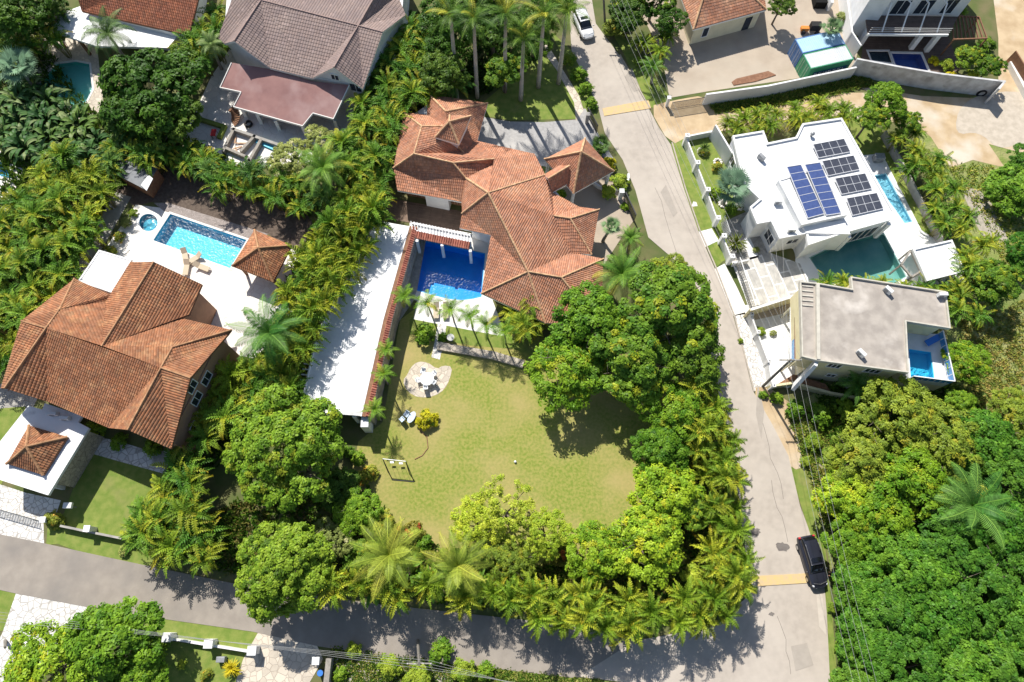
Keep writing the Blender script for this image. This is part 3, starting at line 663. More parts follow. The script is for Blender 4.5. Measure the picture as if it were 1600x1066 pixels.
sheet('side_paving', [(-20,600),(30,600),(60,620),(45,650),(-20,650)], .014, 'crazy_grey')
# grey-brown roofed house plot
sheet('terrace_paving', [(282,225),(330,120),(370,60),(560,150),(540,230),(500,250),(440,262),(380,262),(320,250)], .018, 'paving_pale')
# white modern house plot
sheet('white_terrace', [(1190,250),(1320,180),(1340,230),(1378,238),(1440,345),(1478,400),(1510,440),(1400,470),(1240,470),(1243,400)], .02, 'white_roof', holes=[h_wm, h_wm2])
sheet('house_lawn', [(1072,214),(1125,200),(1150,250),(1175,310),(1165,330),(1128,348),(1100,290)], .02, 'lawn_green')
sheet('back_lawn', [(1318,185),(1345,178),(1392,215),(1415,262),(1480,385),(1440,360),(1378,240),(1345,243)], .022, 'lawn_green')
sheet('front_court', [(1128,348),(1168,330),(1205,395),(1145,412)], .024, 'crazy_grey')
sheet('entrance_steps', [(1163,372),(1172,372),(1186,402),(1172,406),(1162,380)], .03, 'white_roof')
sheet('slab_court', [(1143,409),(1203,395),(1250,412),(1262,440),(1250,462),(1172,484)], .03, 'slabs')
sheet('verge_grass', [(1048,225),(1072,214),(1112,300),(1150,400),(1130,408),(1119,418),(1091,360),(1069,296)], .016, 'lawn_green')
sheet('verge_slab', [(1092,362),(1112,357),(1123,376),(1102,386)], .03, 'white_paint')
sheet('verge_slab', [(1088,316),(1083,315),(1081,323),(1090,322)], .03, 'coping')
sheet('apron', [(1117,420),(1132,412),(1152,450),(1170,490),(1146,494),(1136,470)], .028, 'coping')
sheet('rubble_pavement', [(1146,493),(1164,488),(1185,550),(1200,603),(1177,612),(1160,545)], .028, 'crazy')
sheet('white_yard', [(1160,478),(1246,462),(1246,600),(1232,606),(1200,602),(1180,550)], .026, 'white_paint')
sheet('wall_shade_strip', [(1172,480),(1245,462),(1243,486),(1180,500)], .03, 'yard')  # shade below the court wall, painted as a darker strip of ground
sheet('sand_patch', [(1174,606),(1200,604),(1228,625),(1248,640),(1254,730),(1240,735),(1226,712),(1200,660)], .03, 'dirt', smooth_it=1)
sheet('sand_patch', [(1272,700),(1300,690),(1305,740),(1290,800),(1272,790)], .02, 'scree', smooth_it=1)
sheet('verge_south_east', [(1226,720),(1262,730),(1290,860),(1300,950),(1310,1090),(1298,1090),(1287,901),(1262,822),(1245,770)], .014, 'lawn_green')
# container yard, lane, vacant lot
sheet('container_yard', [(960,-60),(1034,84),(1046,153),(1105,143),(1250,122),(1335,104),(1345,60),(1300,-60)], .016, 'yard')
sheet('grass_edge', [(1100,160),(1200,148),(1300,128),(1345,112),(1370,130),(1300,150),(1220,162),(1125,178)], .02, 'weeds')
sheet('dirt_lane', [(1013,167),(1046,158),(1105,148),(1115,175),(1220,160),(1340,140),(1400,160),(1400,200),(1300,175),(1128,205),(1075,213),(1048,228)], .024, 'dirt', smooth_it=1)
sheet('vacant_lot', [(1340,135),(1440,150),(1560,155),(1560,60),(1545,-60),(1700,-60),(1700,260),(1600,240),(1545,225),(1570,262),(1520,250),(1485,262),(1455,215),(1400,165)], .018, 'dirt')
sheet('gravel_patch', [(1500,160),(1560,140),(1650,150),(1650,230),(1600,222),(1560,235),(1530,205),(1490,212)], .024, 'gravel_pale', smooth_it=2)
sheet('patio', [(1350,50),(1480,50),(1500,110),(1440,128),(1345,100)], .02, 'planks_dark', holes=[h_bh, h_bh2])
sheet('bare_bank', [(1500,290),(1540,300),(1570,360),(1580,390),(1540,380),(1520,340)], .02, 'scree', smooth_it=1)
sheet('stone_terrace', [(70,60),(150,60),(165,190),(30,180),(35,130),(60,100)], .012, 'crazy_warm', holes=[h_tl])
sheet('white_terrace_far_left', [(-60,240),(0,235),(30,300),(20,400),(-60,420)], .012, 'paving_pale', holes=[h_fl])
# ------------------------------------------------------------------ roads
ROADS = [(905,-60),(890,30),(893,79),(913,120),(935,169),(945,208),(973,250),(993,298),(1013,371),(1070,420),(1103,470),(1112,560),(1128,640),(1145,720),(1165,860),(1170,930),(1120,978),(1000,1000),(850,975),(600,948),(400,922),(225,886),(150,870),(69,852),(0,838),(-60,825),
         (-60,912),(0,919),(27,925),(138,946),(225,960),(394,984),(497,1007),(600,1022),(720,1035),(825,1048),(975,1066),(1010,1110),(1300,1110),(1297,1066),(1292,960),(1287,901),(1262,822),(1250,790),(1232,712),(1205,660),(1176,610),(1160,545),(1145,492),(1117,420),(1091,360),(1069,296),(1048,226),(1030,200),(1013,168),(968,87),(931,37),(915,-60)]
sheet('road', ROADS, .045, 'road')
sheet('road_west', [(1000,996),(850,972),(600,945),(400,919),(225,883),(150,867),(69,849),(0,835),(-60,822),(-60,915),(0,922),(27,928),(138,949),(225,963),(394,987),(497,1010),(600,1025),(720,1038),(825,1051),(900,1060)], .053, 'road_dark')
m = MB()
for a, b in [((942,172),(1012,158))]: 
    pts = [P(941,170), P(1013,157), P(1017,170), P(944,182)]; m.prism(pts, .045, .10); 
o = m.build('speed_bump', 'bump_yellow'); tag(o, 'faded yellow speed bump across the road at the lane junction', 'speed bump')
for v in o.data.vertices[:4]: pass
m = MB(); m.prism([P(1181,900), P(1260,896), P(1262,911), P(1183,916)], .045, .105); o = m.build('speed_bump', 'bump_yellow'); tag(o, 'yellow speed bump reaching under the black car', 'speed bump')
def kerb(name, pxs, w=.16, h=.13):
    m = MB(); wall_line(m, PL(pxs), h, w); return tag(m.build(name, 'kerb'), kind='structure')
kerb('kerb', [(1050,224),(1071,296),(1093,360),(1119,420),(1147,493),(1178,611)])
kerb('kerb', [(969,87),(1014,168)])
m = MB()
rng = random.Random(5)
for (x, y, n, sx, sy) in [(1200,690,7,6,22),(1215,790,6,5,20),(1225,1000,6,4,18),(1040,330,7,9,26),(1000,150,6,8,18),(1085,440,6,9,22)]:
    p = [(x+i*sx+rng.uniform(-3,3)-sx*2, y+i*sy-40+rng.uniform(-4,4)) for i in range(n)]
    for i in range(n-1): a, b = P(*p[i]), P(*p[i+1]); m.beam(a+Vector((0,0,.049)), b+Vector((0,0,.049)), .035, .012)
tag(m.build('road_cracks', 'crack'), kind='structure')
for (x, y, r) in [(1180,832,.5),(1222,855,.55),(1193,915,.2),(1205,960,.25)]:
    a = P(x, y); n = 18; pts = [(a.x+r*rng.uniform(.55,1.2)*math.cos(2*math.pi*k/n)*1.3, a.y+r*rng.uniform(.5,1)*math.sin(2*math.pi*k/n)) for k in range(n)]
    wsheet('road_stain', pts, .0585, 'oil')
for i, (q, m_) in enumerate([([(1185,600),(1196,640),(1190,690),(1180,650)],'road_patch'),([(1040,290),(1058,330),(1050,340),(1030,300)],'road_patch'),([(1275,920),(1284,930),(1288,990),(1279,980)],'road_pale'),([(985,110),(1003,140),(990,146),(975,118)],'road_patch'),([(1236,1010),(1262,1006),(1268,1040),(1240,1046)],'road_patch')]): wsheet('road_patch', [tuple(P(x+rng.uniform(-3,3),y+rng.uniform(-3,3))) for x,y in q], .0615+i*.0003, m_)
# ------------------------------------------------------------------ brown-roofed two-storey house (lower left)
def cen(pxs, z=0):
    c = sum(PL(pxs, z), Vector())/len(pxs); return (c.x, c.y, 0)
def gable_fill(mb, A, B, C, inn, d=.55, t=.15):
    """vertical wall triangle under a gable A,B (eaves) C (apex), pushed inwards by d towards point inn"""
    A, B, C = (Vector(q) for q in (A, B, C)); mid = (A+B)/2
    n = Vector((-(B-A).y, (B-A).x, 0)).normalized(); n = n if (Vector(inn)-mid).dot(n) > 0 else -n
    dd_ = (B-A).normalized(); C = A+dd_*((C-A).dot(Vector((dd_.x,dd_.y,0)))/1.0)+Vector((0,0,C.z-A.z-.1)); o = n*d; k = n*t
    vs = [A+o, B+o, C+o-Vector((0,0,.15)), A+o+k, B+o+k, C+o+k-Vector((0,0,.15))]
    mb.add(vs, [(0,1,2),(5,4,3),(0,3,4,1),(1,4,5,2),(2,5,3,0)])
LBE = [(2,607),(75,628),(170,669),(268,702),(356,524),(296,492),(316,445),(204,410),(174,461),(117,436)]
t = thing('tiled_house', cen(LBE), 'two storey tan house with large dark brown tiled roof beside turquoise pool', 'house')
fp = offset(PL(LBE, 6), .6); mb = MB(); mb.prism(fp, 0, 5.92)
gable_fill(mb, P(268,702,6), P(356,524,6), P(298,591,8.5), P(160,560,6), .7)
gable_fill(mb, P(2,607,6), P(117,436,6), P(34,502,8.5), P(160,560,6), .7)
gable_fill(mb, P(204,410,6), P(316,445,6), P(241,410,8.5), P(160,560,6), .7)
gable_fill(mb, P(2,607,6), P(75,628,6), P(8,607,8.3), P(100,560,6), .7)
gable_fill(mb, P(170,669,6), P(268,702,6), P(200,672,8.2), P(200,560,6), .7)
mb.build('wall', 'tan_wall', t)
V = dict(A=(34,502,8.5), B=(2,607,6), C=(8,607,8.4), D=(75,628,6), E=(170,669,6), F=(200,672,8.3), G=(268,702,6), H=(298,591,8.5), I=(356,524,6),
         R=(73,513,8.5), S=(252,575,8.5), K=(117,436,6), L=(174,461,6), M=(94,484,8), N=(241,410,8.5), O=(204,410,6), Q=(316,445,6), T=(160,541,8.5), U=(296,492,6), X=(270,543,8), Y=(277,496,6), Z=(362,516,6), V1=(166,471,6))
make_roof(t, V, ['A B C R','C D R','D E S R','E F S','F G S','G H S','K A R M','K L M','M L V1 T R','O V1 T N','Q N T U','Y Z X','U Y X S T','X Z I S','I H S'], 'tile_brown', 'ridge_brown', m_fascia='fascia_brown', tone=(.76,1.14), warm=.08, cap=.11)
a, b = fp_e = P(268,702,6), P(356,524,6)
n_in = Vector((-(b-a).y, (b-a).x, 0)).normalized()*.6
a2, b2 = a+n_in, b+n_in
if (a2-P(160,560,6)).length > (a-P(160,560,6)).length: a2, b2 = a-n_in, b-n_in
outv = (a-a2)
# walls are the offset outline; windows on the east wall
for s_, wd, z0, h in [(.50,1.2,6.15,1.2),(.44,1.3,4.2,1.3),(.36,.9,2.2,1.1),(.24,.9,2.2,1.1),(.62,1.3,4.2,1.3)]:
    window(t, a2, b2, s_, wd, z0, h, out=outv)
m = MB(); q = a2+(b2-a2)*.13; dr = (b2-a2).normalized(); m.beam(Vector((q.x,q.y,1.1))-dr*.55+outv.normalized()*.02, Vector((q.x,q.y,1.1))+dr*.55+outv.normalized()*.02, .1, 2.2); m.build('door', 'wood_light', t)
# flat white extension roof
t = thing('extension', cen([(155,391),(203,405),(174,453),(124,436)]), 'flat white roofed extension at the north corner of the brown roofed house', 'building')
r = flat_roof(t, [(155,391),(206,406),(176,458),(122,440)], 3.6, .25, 'white_roof', parapet=.06)
m = MB(); m.prism(offset(PL([(155,391),(206,406),(176,458),(122,440)], 3.6), .2), 0, 3.35); m.build('wall', 'white_wall', t)
# entrance canopy with small pyramid roof
SL = [(44,634),(66,640),(70,630),(128,650),(122,660),(139,669),(75,774),(0,750),(-8,747),(-8,700)]
t = thing('entrance_canopy', cen([(41,635),(139,669),(75,774),(0,750)]), 'white flat entrance canopy crowned by a small brown tiled pyramid roof', 'canopy')
flat_roof(t, SL, 3.5, .35, 'white_roof', name='slab')
m = MB(); pw = PL([(139,669),(75,774)], 3.5); 
c1, c2 = pw; d = (c2-c1).normalized(); nrm = Vector((-d.y, d.x, 0)); nrm = nrm if nrm.x < 0 else -nrm
m.beam(Vector((c1.x,c1.y,1.57))+nrm*.35+d*.3, Vector((c2.x,c2.y,1.57))+nrm*.35-d*1.2, .3, 3.14); m.build('stone_wall', 'stone_face', t)
for q in [(12,738),(66,755),(14,690)]:
    m = MB(); p = P(*q, 3.5); m.box(p.x-.18, p.y-.18, 0, p.x+.18, p.y+.18, 3.14); m.build('column', 'white_wall', t)
make_roof(t, dict(a=(46,665,3.75), b=(106,683,3.75), c=(68,743,3.75), d=(11,725,3.75), e=(42,698,5.3)), ['a b e','b c e','c d e','d a e'], 'tile_brown', 'ridge_brown', m_fascia='fascia_brown', tone=(.65,1.15))
for (x, y) in [(86,648),(105,655)]:
    u = thing('air_conditioner', P(x,y,3.5), 'white condenser unit on the entrance canopy, %s of the pair'%('left' if x < 90 else 'right'), 'air conditioner', 'condensers on the entrance canopy')
    m = MB(); p = P(x,y,3.5); m.box(p.x-.45, p.y-.18, 3.55, p.x+.45, p.y+.18, 4.15); cs = m.build('casing', 'ac_white', u, bevel=.03)
    m = MB(); m.M = Matrix.Translation((p.x-.1, p.y-.185, 3.85)) @ Matrix.Rotation(math.radians(90), 4, 'X'); m.cyl(0,0,0,.02,.22,16); m.build('fan_grille', 'grey_metal', u)
# gazebo
G = [(398,360),(456,384),(427,441),(363,416)]
t = thing('gazebo', cen(G), 'square gazebo with orange brown pyramid tile roof at the pool corner', 'gazebo')
make_roof(t, dict(a=(*G[0],2.7), b=(*G[1],2.7), c=(*G[2],2.7), d=(*G[3],2.7), e=(404,388,4.6)), ['a b e','b c e','c d e','d a e'], 'tile_brown', 'ridge_brown', m_fascia='fascia_brown', tone=(.9,1.5))
for p in offset(PL(G, 2.7), .5):
    m = MB(); m.box(p.x-.12, p.y-.12, 0, p.x+.12, p.y+.12, 2.6); m.build('post', 'wood', t)
# ------------------------------------------------------------------ main red-tiled house
ME = [(670,148),(762,162),(746,220),(835,241),(850,270),(905,324),(936,328),(924,398),(943,405),(935,510),(852,505),(752,459),(767,368),(718,357),(722,318),(621,300),(615,263),(631,177),(667,180)]
t = thing('tiled_villa', cen(ME), 'sprawling house with many reddish tiled roof planes at the centre', 'house')
ML = [(670,148),(762,162),(746,220),(835,241),(905,324),(936,328),(930,506),(852,498),(757,455),(770,375),(724,357),(722,310),(621,290),(631,177)]
mb = MB(); mb.prism(offset(PL(ML, 3.2), .9), 0, 3.1); mb.build('wall', 'white_wall', t)
V = dict(A=(670,148,3.4), B=(762,162,3.4), C=(697,175,5.7), J=(703,216,5.5), D=(746,221,3.4), M=(667,180,3.4), a=(631,177,3.4), b=(659,198,5.7), c=(699,198,5.7), e=(647,241,5.7), f=(615,263,3.5),
  g=(724,239,4.1), p=(621,298,2.9), q=(721,316,2.9), h=(708,255,5.7), i=(772,249,5.6), j=(770,257,5.0), k=(728,279,4.6), P=(763,302,7.8), w=(722,334,3.0), w2=(718,357,2.9), w3=(767,368,2.9), w4=(752,459,2.9), s=(852,505,2.9),
  se=(938,512,2.9), d3=(877,434,5.3), P3=(825,425,5.3), X=(898,396,3.4), X2=(943,405,3.3), N1=(835,241,3.4), P2=(852,274,4.3), y=(905,324,3.4), y0=(863,301,3.4), y2=(936,328,3.3), A1=(865,338,5.2), R1=(891,342,5.2), v=(891,396,3.5), z=(924,398,3.3))
def on_plane(px, py, ks):
    a, b, c = (P(*V[k]) for k in ks); n = (b-a).cross(c-a); o = Vector((0,0,CH)); d = P(px, py)-o
    return (o+d*((a-o).dot(n)/d.dot(n))).z
for k in ('w3','w2','w'): V[k] = (V[k][0], V[k][1], max(3.0, on_plane(V[k][0], V[k][1], ('P','P3','s'))))
print('W edge z', V['w3'], V['w2'], V['w'])
faces = ['A B C','B D g J C','M A C c','a M c b','a f e b','e b c J g','p q k h e f','h i j k','D i h e g','D N1 P2 P k j i','w q k P','w4 s P3','w4 s|s se d3 P3','w4 s|w4 P3 P w w2 w3','X X2 d3 P3','se X2 d3','w4 s|y0 y A1 v X P3 P P2','y y2 R1 A1','y2 z R1','z v A1 R1']
FDIR = {}
def face_dir(f): return f
make_roof(t, V, faces, 'tile_main', 'ridge_main', m_fascia='fascia_white', tone=(.8,1.12), cap=.11, nocap=[('q','k'),('w','q')])
# roof turret
tr = MB(); base = PL([(680,215),(717,226),(736,182),(703,181)], 6.0); tr.prism(offset(base, .35), 3.6, 6.0); tw = tr.build('turret_wall', 'white_wall', t)
make_roof(t, dict(a=(680,215,6.0), b=(717,226,6.0), c=(736,182,6.0), d=(703,181,6.0), e=(702,191,7.4)), ['a b e','b c e','c d e','d a e'], 'tile_main', 'ridge_main', name='turret_roof', m_fascia='fascia_white')
# doors and windows of the courtyard side
A_, B_ = PL([(621,290),(722,310)], 3.2); w_ = offset(PL(ML, 3.2), .9)
dd = (B_-A_).normalized(); nn_ = Vector((dd.y,-dd.x,0)); nn_ = nn_ if nn_.y < 0 else -nn_; A2, B2 = A_-nn_*.9, B_-nn_*.9
for s_ in (.16, .33, .86):
    m = MB(); c = A2+(B2-A2)*s_; m.beam(Vector((c.x,c.y,1.05))-dd*.75+nn_*.03, Vector((c.x,c.y,1.05))+dd*.75+nn_*.03, .1, 2.1); dr_ = m.build('door', 'wood', t)
    m = MB()
    for k in (-.5,-.17,.17,.5): m.beam(Vector((c.x,c.y,.2))+dd*k+nn_*.09, Vector((c.x,c.y,2.0))+dd*k+nn_*.09, .08, .03)
    m.build('door_panel', 'wood_light', dr_)
m = MB(); c = A2+(B2-A2)*.6; m.beam(Vector((c.x,c.y,1.3))-dd*1.4+nn_*.5, Vector((c.x,c.y,1.3))+dd*1.4+nn_*.5, 1.0, 2.6); m.build('bay', 'white_paint', t)
# pavilion (porte cochere)
PV = [(850.5,249.5),(914,217),(959,268),(896,303)]
t = thing('carport_pavilion', cen(PV), 'open pavilion with steep red tiled pyramid roof by the road gate', 'pavilion')
V = dict(a=(850.5,249.5,3.3), b=(914,217,3.3), c=(959,268,3.3), d=(896,303,3.3), e=(908,238,6.3), g1=(856,280,5.2), g2=(889,260,4.9), m1=(849,274,4.1), m2=(874,259,3.9), s1=(863,301,3.5), s2=(888,287,3.5))
make_roof(t, V, ['b a e','c b e','d c e','a d e'], 'tile_main', 'ridge_main', m_fascia='fascia_white')
make_roof(t, V, ['m1 m2 g2 g1','s1 s2 g2 g1'], 'tile_main', 'ridge_main', name='link_roof', m_fascia='fascia_white')
for p in offset(PL(PV, 3.3), .35):
    m = MB(); m.cyl(p.x, p.y, 0, 3.2, .2, 14); m.build('column', 'white_paint', t)
# curved planter + pillar next to it
m = MB(); c = P(952,278); pts = [Vector((c.x+2.3*math.cos(a)-.0, c.y+1.9*math.sin(a), 0)) for a in [math.radians(d_) for d_ in range(185,372,12)]]
wall_line(m, pts, .6, .25); o = m.build('planter', 'white_paint'); tag(o, 'curved low white planter wall under the pavilion roof', 'planter')
# pillars and sliding gates
def pillar(px, h, wdt, label, m='white_paint', base=None, cat='pillar', group=None):
    p = P(*px, h); t = thing('gate_pillar', (p.x, p.y, 0), label, cat, group)
    b = MB(); b.box(p.x-wdt/2, p.y-wdt/2, 0, p.x+wdt/2, p.y+wdt/2, h-.1); b.build('shaft', base or m, t, bevel=.02)
    b = MB(); b.box(p.x-wdt/2-.07, p.y-wdt/2-.07, h-.1, p.x+wdt/2+.07, p.y+wdt/2+.07, h); b.build('cap', m, t, bevel=.02); return t
pillar((972,298), 1.8, .45, 'white pillar at the north end of the dark gate below the pavilion')
pillar((919,178), 1.7, .4, 'grey pillar at the upper end of the driveway gate', 'concrete')
def gate(name, a, b, h, label, m='iron', n=16, rail=.05, bar=.055, cat='gate'):
    a, b = P(*a), P(*b); t = thing(name, a, label, cat); g = MB()
    for z in (.12, h-.05): g.beam(a+Vector((0,0,z)), b+Vector((0,0,z)), rail, rail)
    g.build('frame', m, t); g = MB()
    for i in range(n+1): p = a+(b-a)*i/n; g.beam(p+Vector((0,0,.1)), p+Vector((0,0,h)), bar, bar)
    g.build('bars', m, t); return t
gate('sliding_gate', (974,312), (990,347), 1.7, 'dark sliding gate at the pavilion driveway', n=24, rail=.12)
gate('sliding_gate', (917,180), (932,208), 1.5, 'dark gate between driveway and road north of the pavilion', n=20, rail=.1)
# ------------------------------------------------------------------ pool wall, pergola and long white carport roof
CR = [(603,352),(641,354),(600,500),(566,651),(553,655),(505,645),(476,615),(497,522),(545,430),(590,365)]
CRp = [(590,345),(641,354),(600,500),(564,650),(505,645),(476,615),(497,522),(540,440)]
t = thing('carport', cen(CRp), 'long white flat roofed carport running beside the red tiled villa', 'carport')
mb = MB(); mb.prism(PL(CRp, 3.2), 2.9, 3.2); mb.build('roof', 'white_roof', t)
def along(pts, step):
    out = []
    for i in range(len(pts)-1):
        a, b = pts[i], pts[i+1]; n = max(1, int((b-a).length/step))
        out += [a+(b-a)*k/n for k in range(n)]
    return out+[pts[-1]]
m = MB(); edge = PL([(476,615),(497,522),(540,440),(590,345)], 3.2); wall_line(m, edge, .35, .12, 3.2); m.build('parapet', 'white_paint', t)
m = MB()
for p in along(PL([(478,612),(499,520),(520,480)], 3.2), .55): m.beam(p+Vector((-.9,.1,-.1)), p+Vector((.1,0,-.1)), .12, .16)
m.build('rafter', 'white_paint', t)
m = MB(); wl = PL([(641,354),(600,500),(566,651)], 3.2)
wall_line(m, [p+Vector((.75,0,0)) for p in wl], 3.1, .3); m.build('side_wall', 'stone_wall', t)
e0 = PL([(500,642),(552,652)], 3.2)
for s_ in (0, 1): m = MB(); p = e0[s_]; m.box(p.x-.2+.3*(1-s_), p.y+.1, 0, p.x+.2+.3*(1-s_), p.y+.5, 2.9); m.build('column', 'white_wall', t)
def coping_tiles(parent, pts, w=.85, m_='coping_red', name='coping', slope=-.22):
    """two rows of red tiles on top of a wall, sloping to the right of travel"""
    mb = MB(); rg = random.Random(9)
    for i in range(len(pts)-1):
        a, b = Vector(pts[i]), Vector(pts[i+1]); d = (b-a).normalized(); n = Vector((d.y,-d.x,0)); L = (b-a).length; k = int(L/.26)
        for j in range(k):
            p = a+d*(L*(j+.5)/k); s_ = rg.uniform(.75,1.2)
            for r in (0, 1):
                q0 = p+n*(w*.5*r)+Vector((0,0,slope*r*.5+.03)); q1 = p+n*(w*.5*(r+1))+Vector((0,0,slope*(r+1)*.5))
                mb.tube([q0, q1], [.12,.14], 6, (s_, s_, s_))
        mb.beam(a+n*w/2+Vector((0,0,slope*.5-.06)), b+n*w/2+Vector((0,0,slope*.5-.06)), w, .08, (.5,.5,.5))
    return mb.build(name, m_, parent)
up = Vector((0,0,.1))
wl2 = [p+up+Vector((.36,0,0)) for p in wl]
coping_tiles(t, wl2, -.42)
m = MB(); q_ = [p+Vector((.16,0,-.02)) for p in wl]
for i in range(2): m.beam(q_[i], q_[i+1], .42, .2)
m.build('coping_strip', 'wood', t)  # dark strip along the roof side of the coping tiles
m = MB()
for i in range(2): m.beam(wl[i]+Vector((-.1,0,.06)), wl[i+1]+Vector((-.1,0,.06)), .12, .12)
m.build('roof_edge', 'white_paint', t)
p = P(569,655,2.9); m = MB(); m.box(p.x-.35, p.y-.8, 0, p.x+.45, p.y+.3, 2.75); m.build('end_pier', 'white_wall', t)
# pergola ridge north of the pool
t = thing('pergola', cen([(641,354),(735,372)]), 'white beamed pergola with red tile strip along the north side of the blue pool', 'pergola')
pg = PL([(643,358),(735,377)], 3.2); m = MB()
for p in along([q for q in pg], .36): m.beam(p+Vector((-.1,.95,.1)), p+Vector((.1,-.1,.05)), .09, .12)
m.beam(pg[0]+Vector((0,.75,-.1)), pg[1]+Vector((0,.75,-.1)), .14, .2); m.beam(pg[0]+Vector((0,-.05,-.1)), pg[1]+Vector((0,-.05,-.1)), .14, .2); m.build('beam', 'white_paint', t)
m = MB(); m.beam(pg[0]+Vector((0,.15,-.26)), pg[1]+Vector((0,.15,-.26)), 1.75, .06); m.build('added_shade_panel', 'white_wall', t)  # panel added under the rafters to keep sun off the pool
coping_tiles(t, [pg[0]+Vector((0,-.15,.02)), pg[1]+Vector((0,-.15,.02))], .75, slope=-.3)
m = MB(); m.beam(pg[0]+Vector((0,1.0,-1.75)), pg[1]+Vector((0,1.0,-1.75)), .15, 2.8); m.build('added_shade_wall', 'white_wall', t)  # unseen wall added north of the pergola to shade the pool
for q in [(691,385),(735,394),(652,378)]:
    p = P(*q, 2.6); m = MB(); m.box(p.x-.16, p.y-.16, 0, p.x+.16, p.y+.16, 2.95); m.build('column', 'white_paint', t)
# ------------------------------------------------------------------ grey-brown roofed house (top)
TE = [(343,62),(422,107),(488,123),(567,140),(634,24),(640,-60),(400,-90),(350,-40)]
t = thing('tiled_house', cen(TE), 'two storey pale house with large grey brown tiled gable roof at the top', 'house')
mb = MB(); fo = offset(PL(TE, 4.7), .5); mb.prism(fo, 0, 4.6)
gable_fill(mb, P(351,69,4.7), P(422,107,4.7), P(366,65,7.0), P(450,60,6), .45)
gable_fill(mb, P(488,123,4.7), P(567,140,4.7), P(522,106,7.0), P(500,60,6), .45)
gable_fill(mb, P(567,140,4.7), P(634,24,4.7), P(598,51,7.1), P(500,60,6), .5)
mb.build('wall', 'white_wall', t)
V = dict(r1=(408,1,7.1), r2=(560,41,7.1), w1=(341,60,4.7), wl=(351,69,4.7), ap1=(366,65,7.0), wA=(368,-16,7.1), wr=(422,107,4.7), sl=(488,123,4.7), ap2=(522,106,7.0), re=(567,140,4.7), eA=(598,51,7.1), n1=(634,24,4.7), n3=(622,-6,4.7), nc=(590,-12,7.0), N5=(560,-60,4.7), N6=(430,-100,4.7), w0=(366,-75,4.7))
make_roof(t, V, ['w1 wl r1 wA','ap1 r1 wl','wr sl r2 r1','r1 ap1 wr','r2 ap2 sl','ap2 r2 re','eA r2 re','r2 eA n1','nc r2 n1 n3','N5 N6 r1 r2 nc','w0 N6 r1 wA'], 'tile_grey', 'ridge_grey', m_fascia='fascia_white', tw=.33, course=.42, tone=(.9,1.06), cap=.09, amp=.05, warm=.02)
TR = [(362,98),(344,137),(377,144),(365,167),(473,197),(489,177),(521,186),(546,133),(488,127),(422,108)]
mb = MB(); q3 = [P(344,137,3.1), P(521,186,3.1), P(470,122,4.3)]; nq = (q3[1]-q3[0]).cross(q3[2]-q3[0])
def ray_plane(px, py, o_, n_): 
    o = Vector((0,0,CH)); d = P(px,py)-o; return o+d*((o_-o).dot(n_)/d.dot(n_))
pts = [ray_plane(x, y, q3[0], nq) for (x, y) in TR]
for tri in tessellate_polygon([pts]):
    A,B,C = (pts[i] for i in tri)
    if (B-A).cross(C-A).z < 0: B,C = C,B
    mb.add([A,B,C],[(0,1,2)]); mb.add([A-Vector((0,0,.2)),B-Vector((0,0,.2)),C-Vector((0,0,.2))],[(2,1,0)])
n_ = len(pts)
rt = mb.build('terrace_roof', 'membrane', t)
m = MB()
for i in range(n_):
    if i in (9, 8, 7): continue
    m.beam(pts[i]-Vector((0,0,.08)), pts[(i+1)%n_]-Vector((0,0,.08)), .1, .3)
m.build('edge_trim', 'fascia_white', rt)
for q in [(372,165),(425,184),(468,193),(519,184),(396,174)]:
    p = P(*q, 3.0); m = MB(); m.box(p.x-.2, p.y+.35, 0, p.x+.2, p.y+.75, 1.9); m.build('column', 'white_paint', t)
TRg = [P(422,107,4.7), P(351,69,4.7)]
for (a_, b_, ss) in [((351,69),(422,107),.5),((488,123),(567,140),.45)]:
    a3, b3 = P(*a_,4.7), P(*b_,4.7); dd3 = (b3-a3).normalized(); n3 = Vector((dd3.y,-dd3.x,0)); n3 = n3 if n3.y < 0 else -n3
    window(t, a3-n3*.45, b3-n3*.45, ss, .9, 4.9, .8, out=n3)
a3, b3 = P(488,123,4.7), P(567,140,4.7); dd3 = (b3-a3).normalized(); n3 = Vector((dd3.y,-dd3.x,0)); n3 = n3 if n3.y < 0 else -n3
window(t, a3-n3*.5, b3-n3*.5, .82, 1.4, 3.5, 1.3, out=n3, bars=1)
# construction in its terrace: low concrete walls, pool trench
t = thing('unfinished_pool', cen([(370,225),(425,250)]), 'unfinished concrete pool walls on the terrace below the pinkish roof', 'construction')
for seg in [[(368,207),(400,218),(440,232)],[(400,218),(380,240)],[(368,207),(352,240)],[(358,237),(388,250)],[(410,224),(392,256)],[(388,250),(392,256)]]:
    m = MB(); wall_line(m, PL(seg), .7, .35); m.build('low_wall', 'timber_grey' if len(seg) < 3 else 'concrete', t)
m = MB(); m.prism(PL([(405,217),(438,229),(432,238),(400,224)]), .05, .25); m.build('water_trough', 'tile_pool', t)
rg = random.Random(11)
for i in range(7):
    m = MB(); a_ = P(372+rg.uniform(-6,14), 218+rg.uniform(-5,16)); b_ = a_+Vector((rg.uniform(-1.2,1.2), rg.uniform(-1.2,1.2), .05)); m.beam(a_+Vector((0,0,.12)), b_+Vector((0,0,.2)), .14, .08)
    o = m.build('timber_board', 'wood_light'); tag(o, 'loose timber board lying inside the unfinished pool walls', 'board', 'loose boards in the unfinished pool')
m = MB(); c = P(362,186)
for k in range(12):
    a_ = math.radians(-60+k*11); m.beam(c+Vector((math.cos(a_)*.25, math.sin(a_)*.25, .15+k*.1)), c+Vector((math.cos(a_)*1.3, math.sin(a_)*1.3, .15+k*.1)), .26, .05)
o = m.build('spiral_steps', 'wood'); tag(o, 'curved flight of brown steps on the white terrace', 'steps')
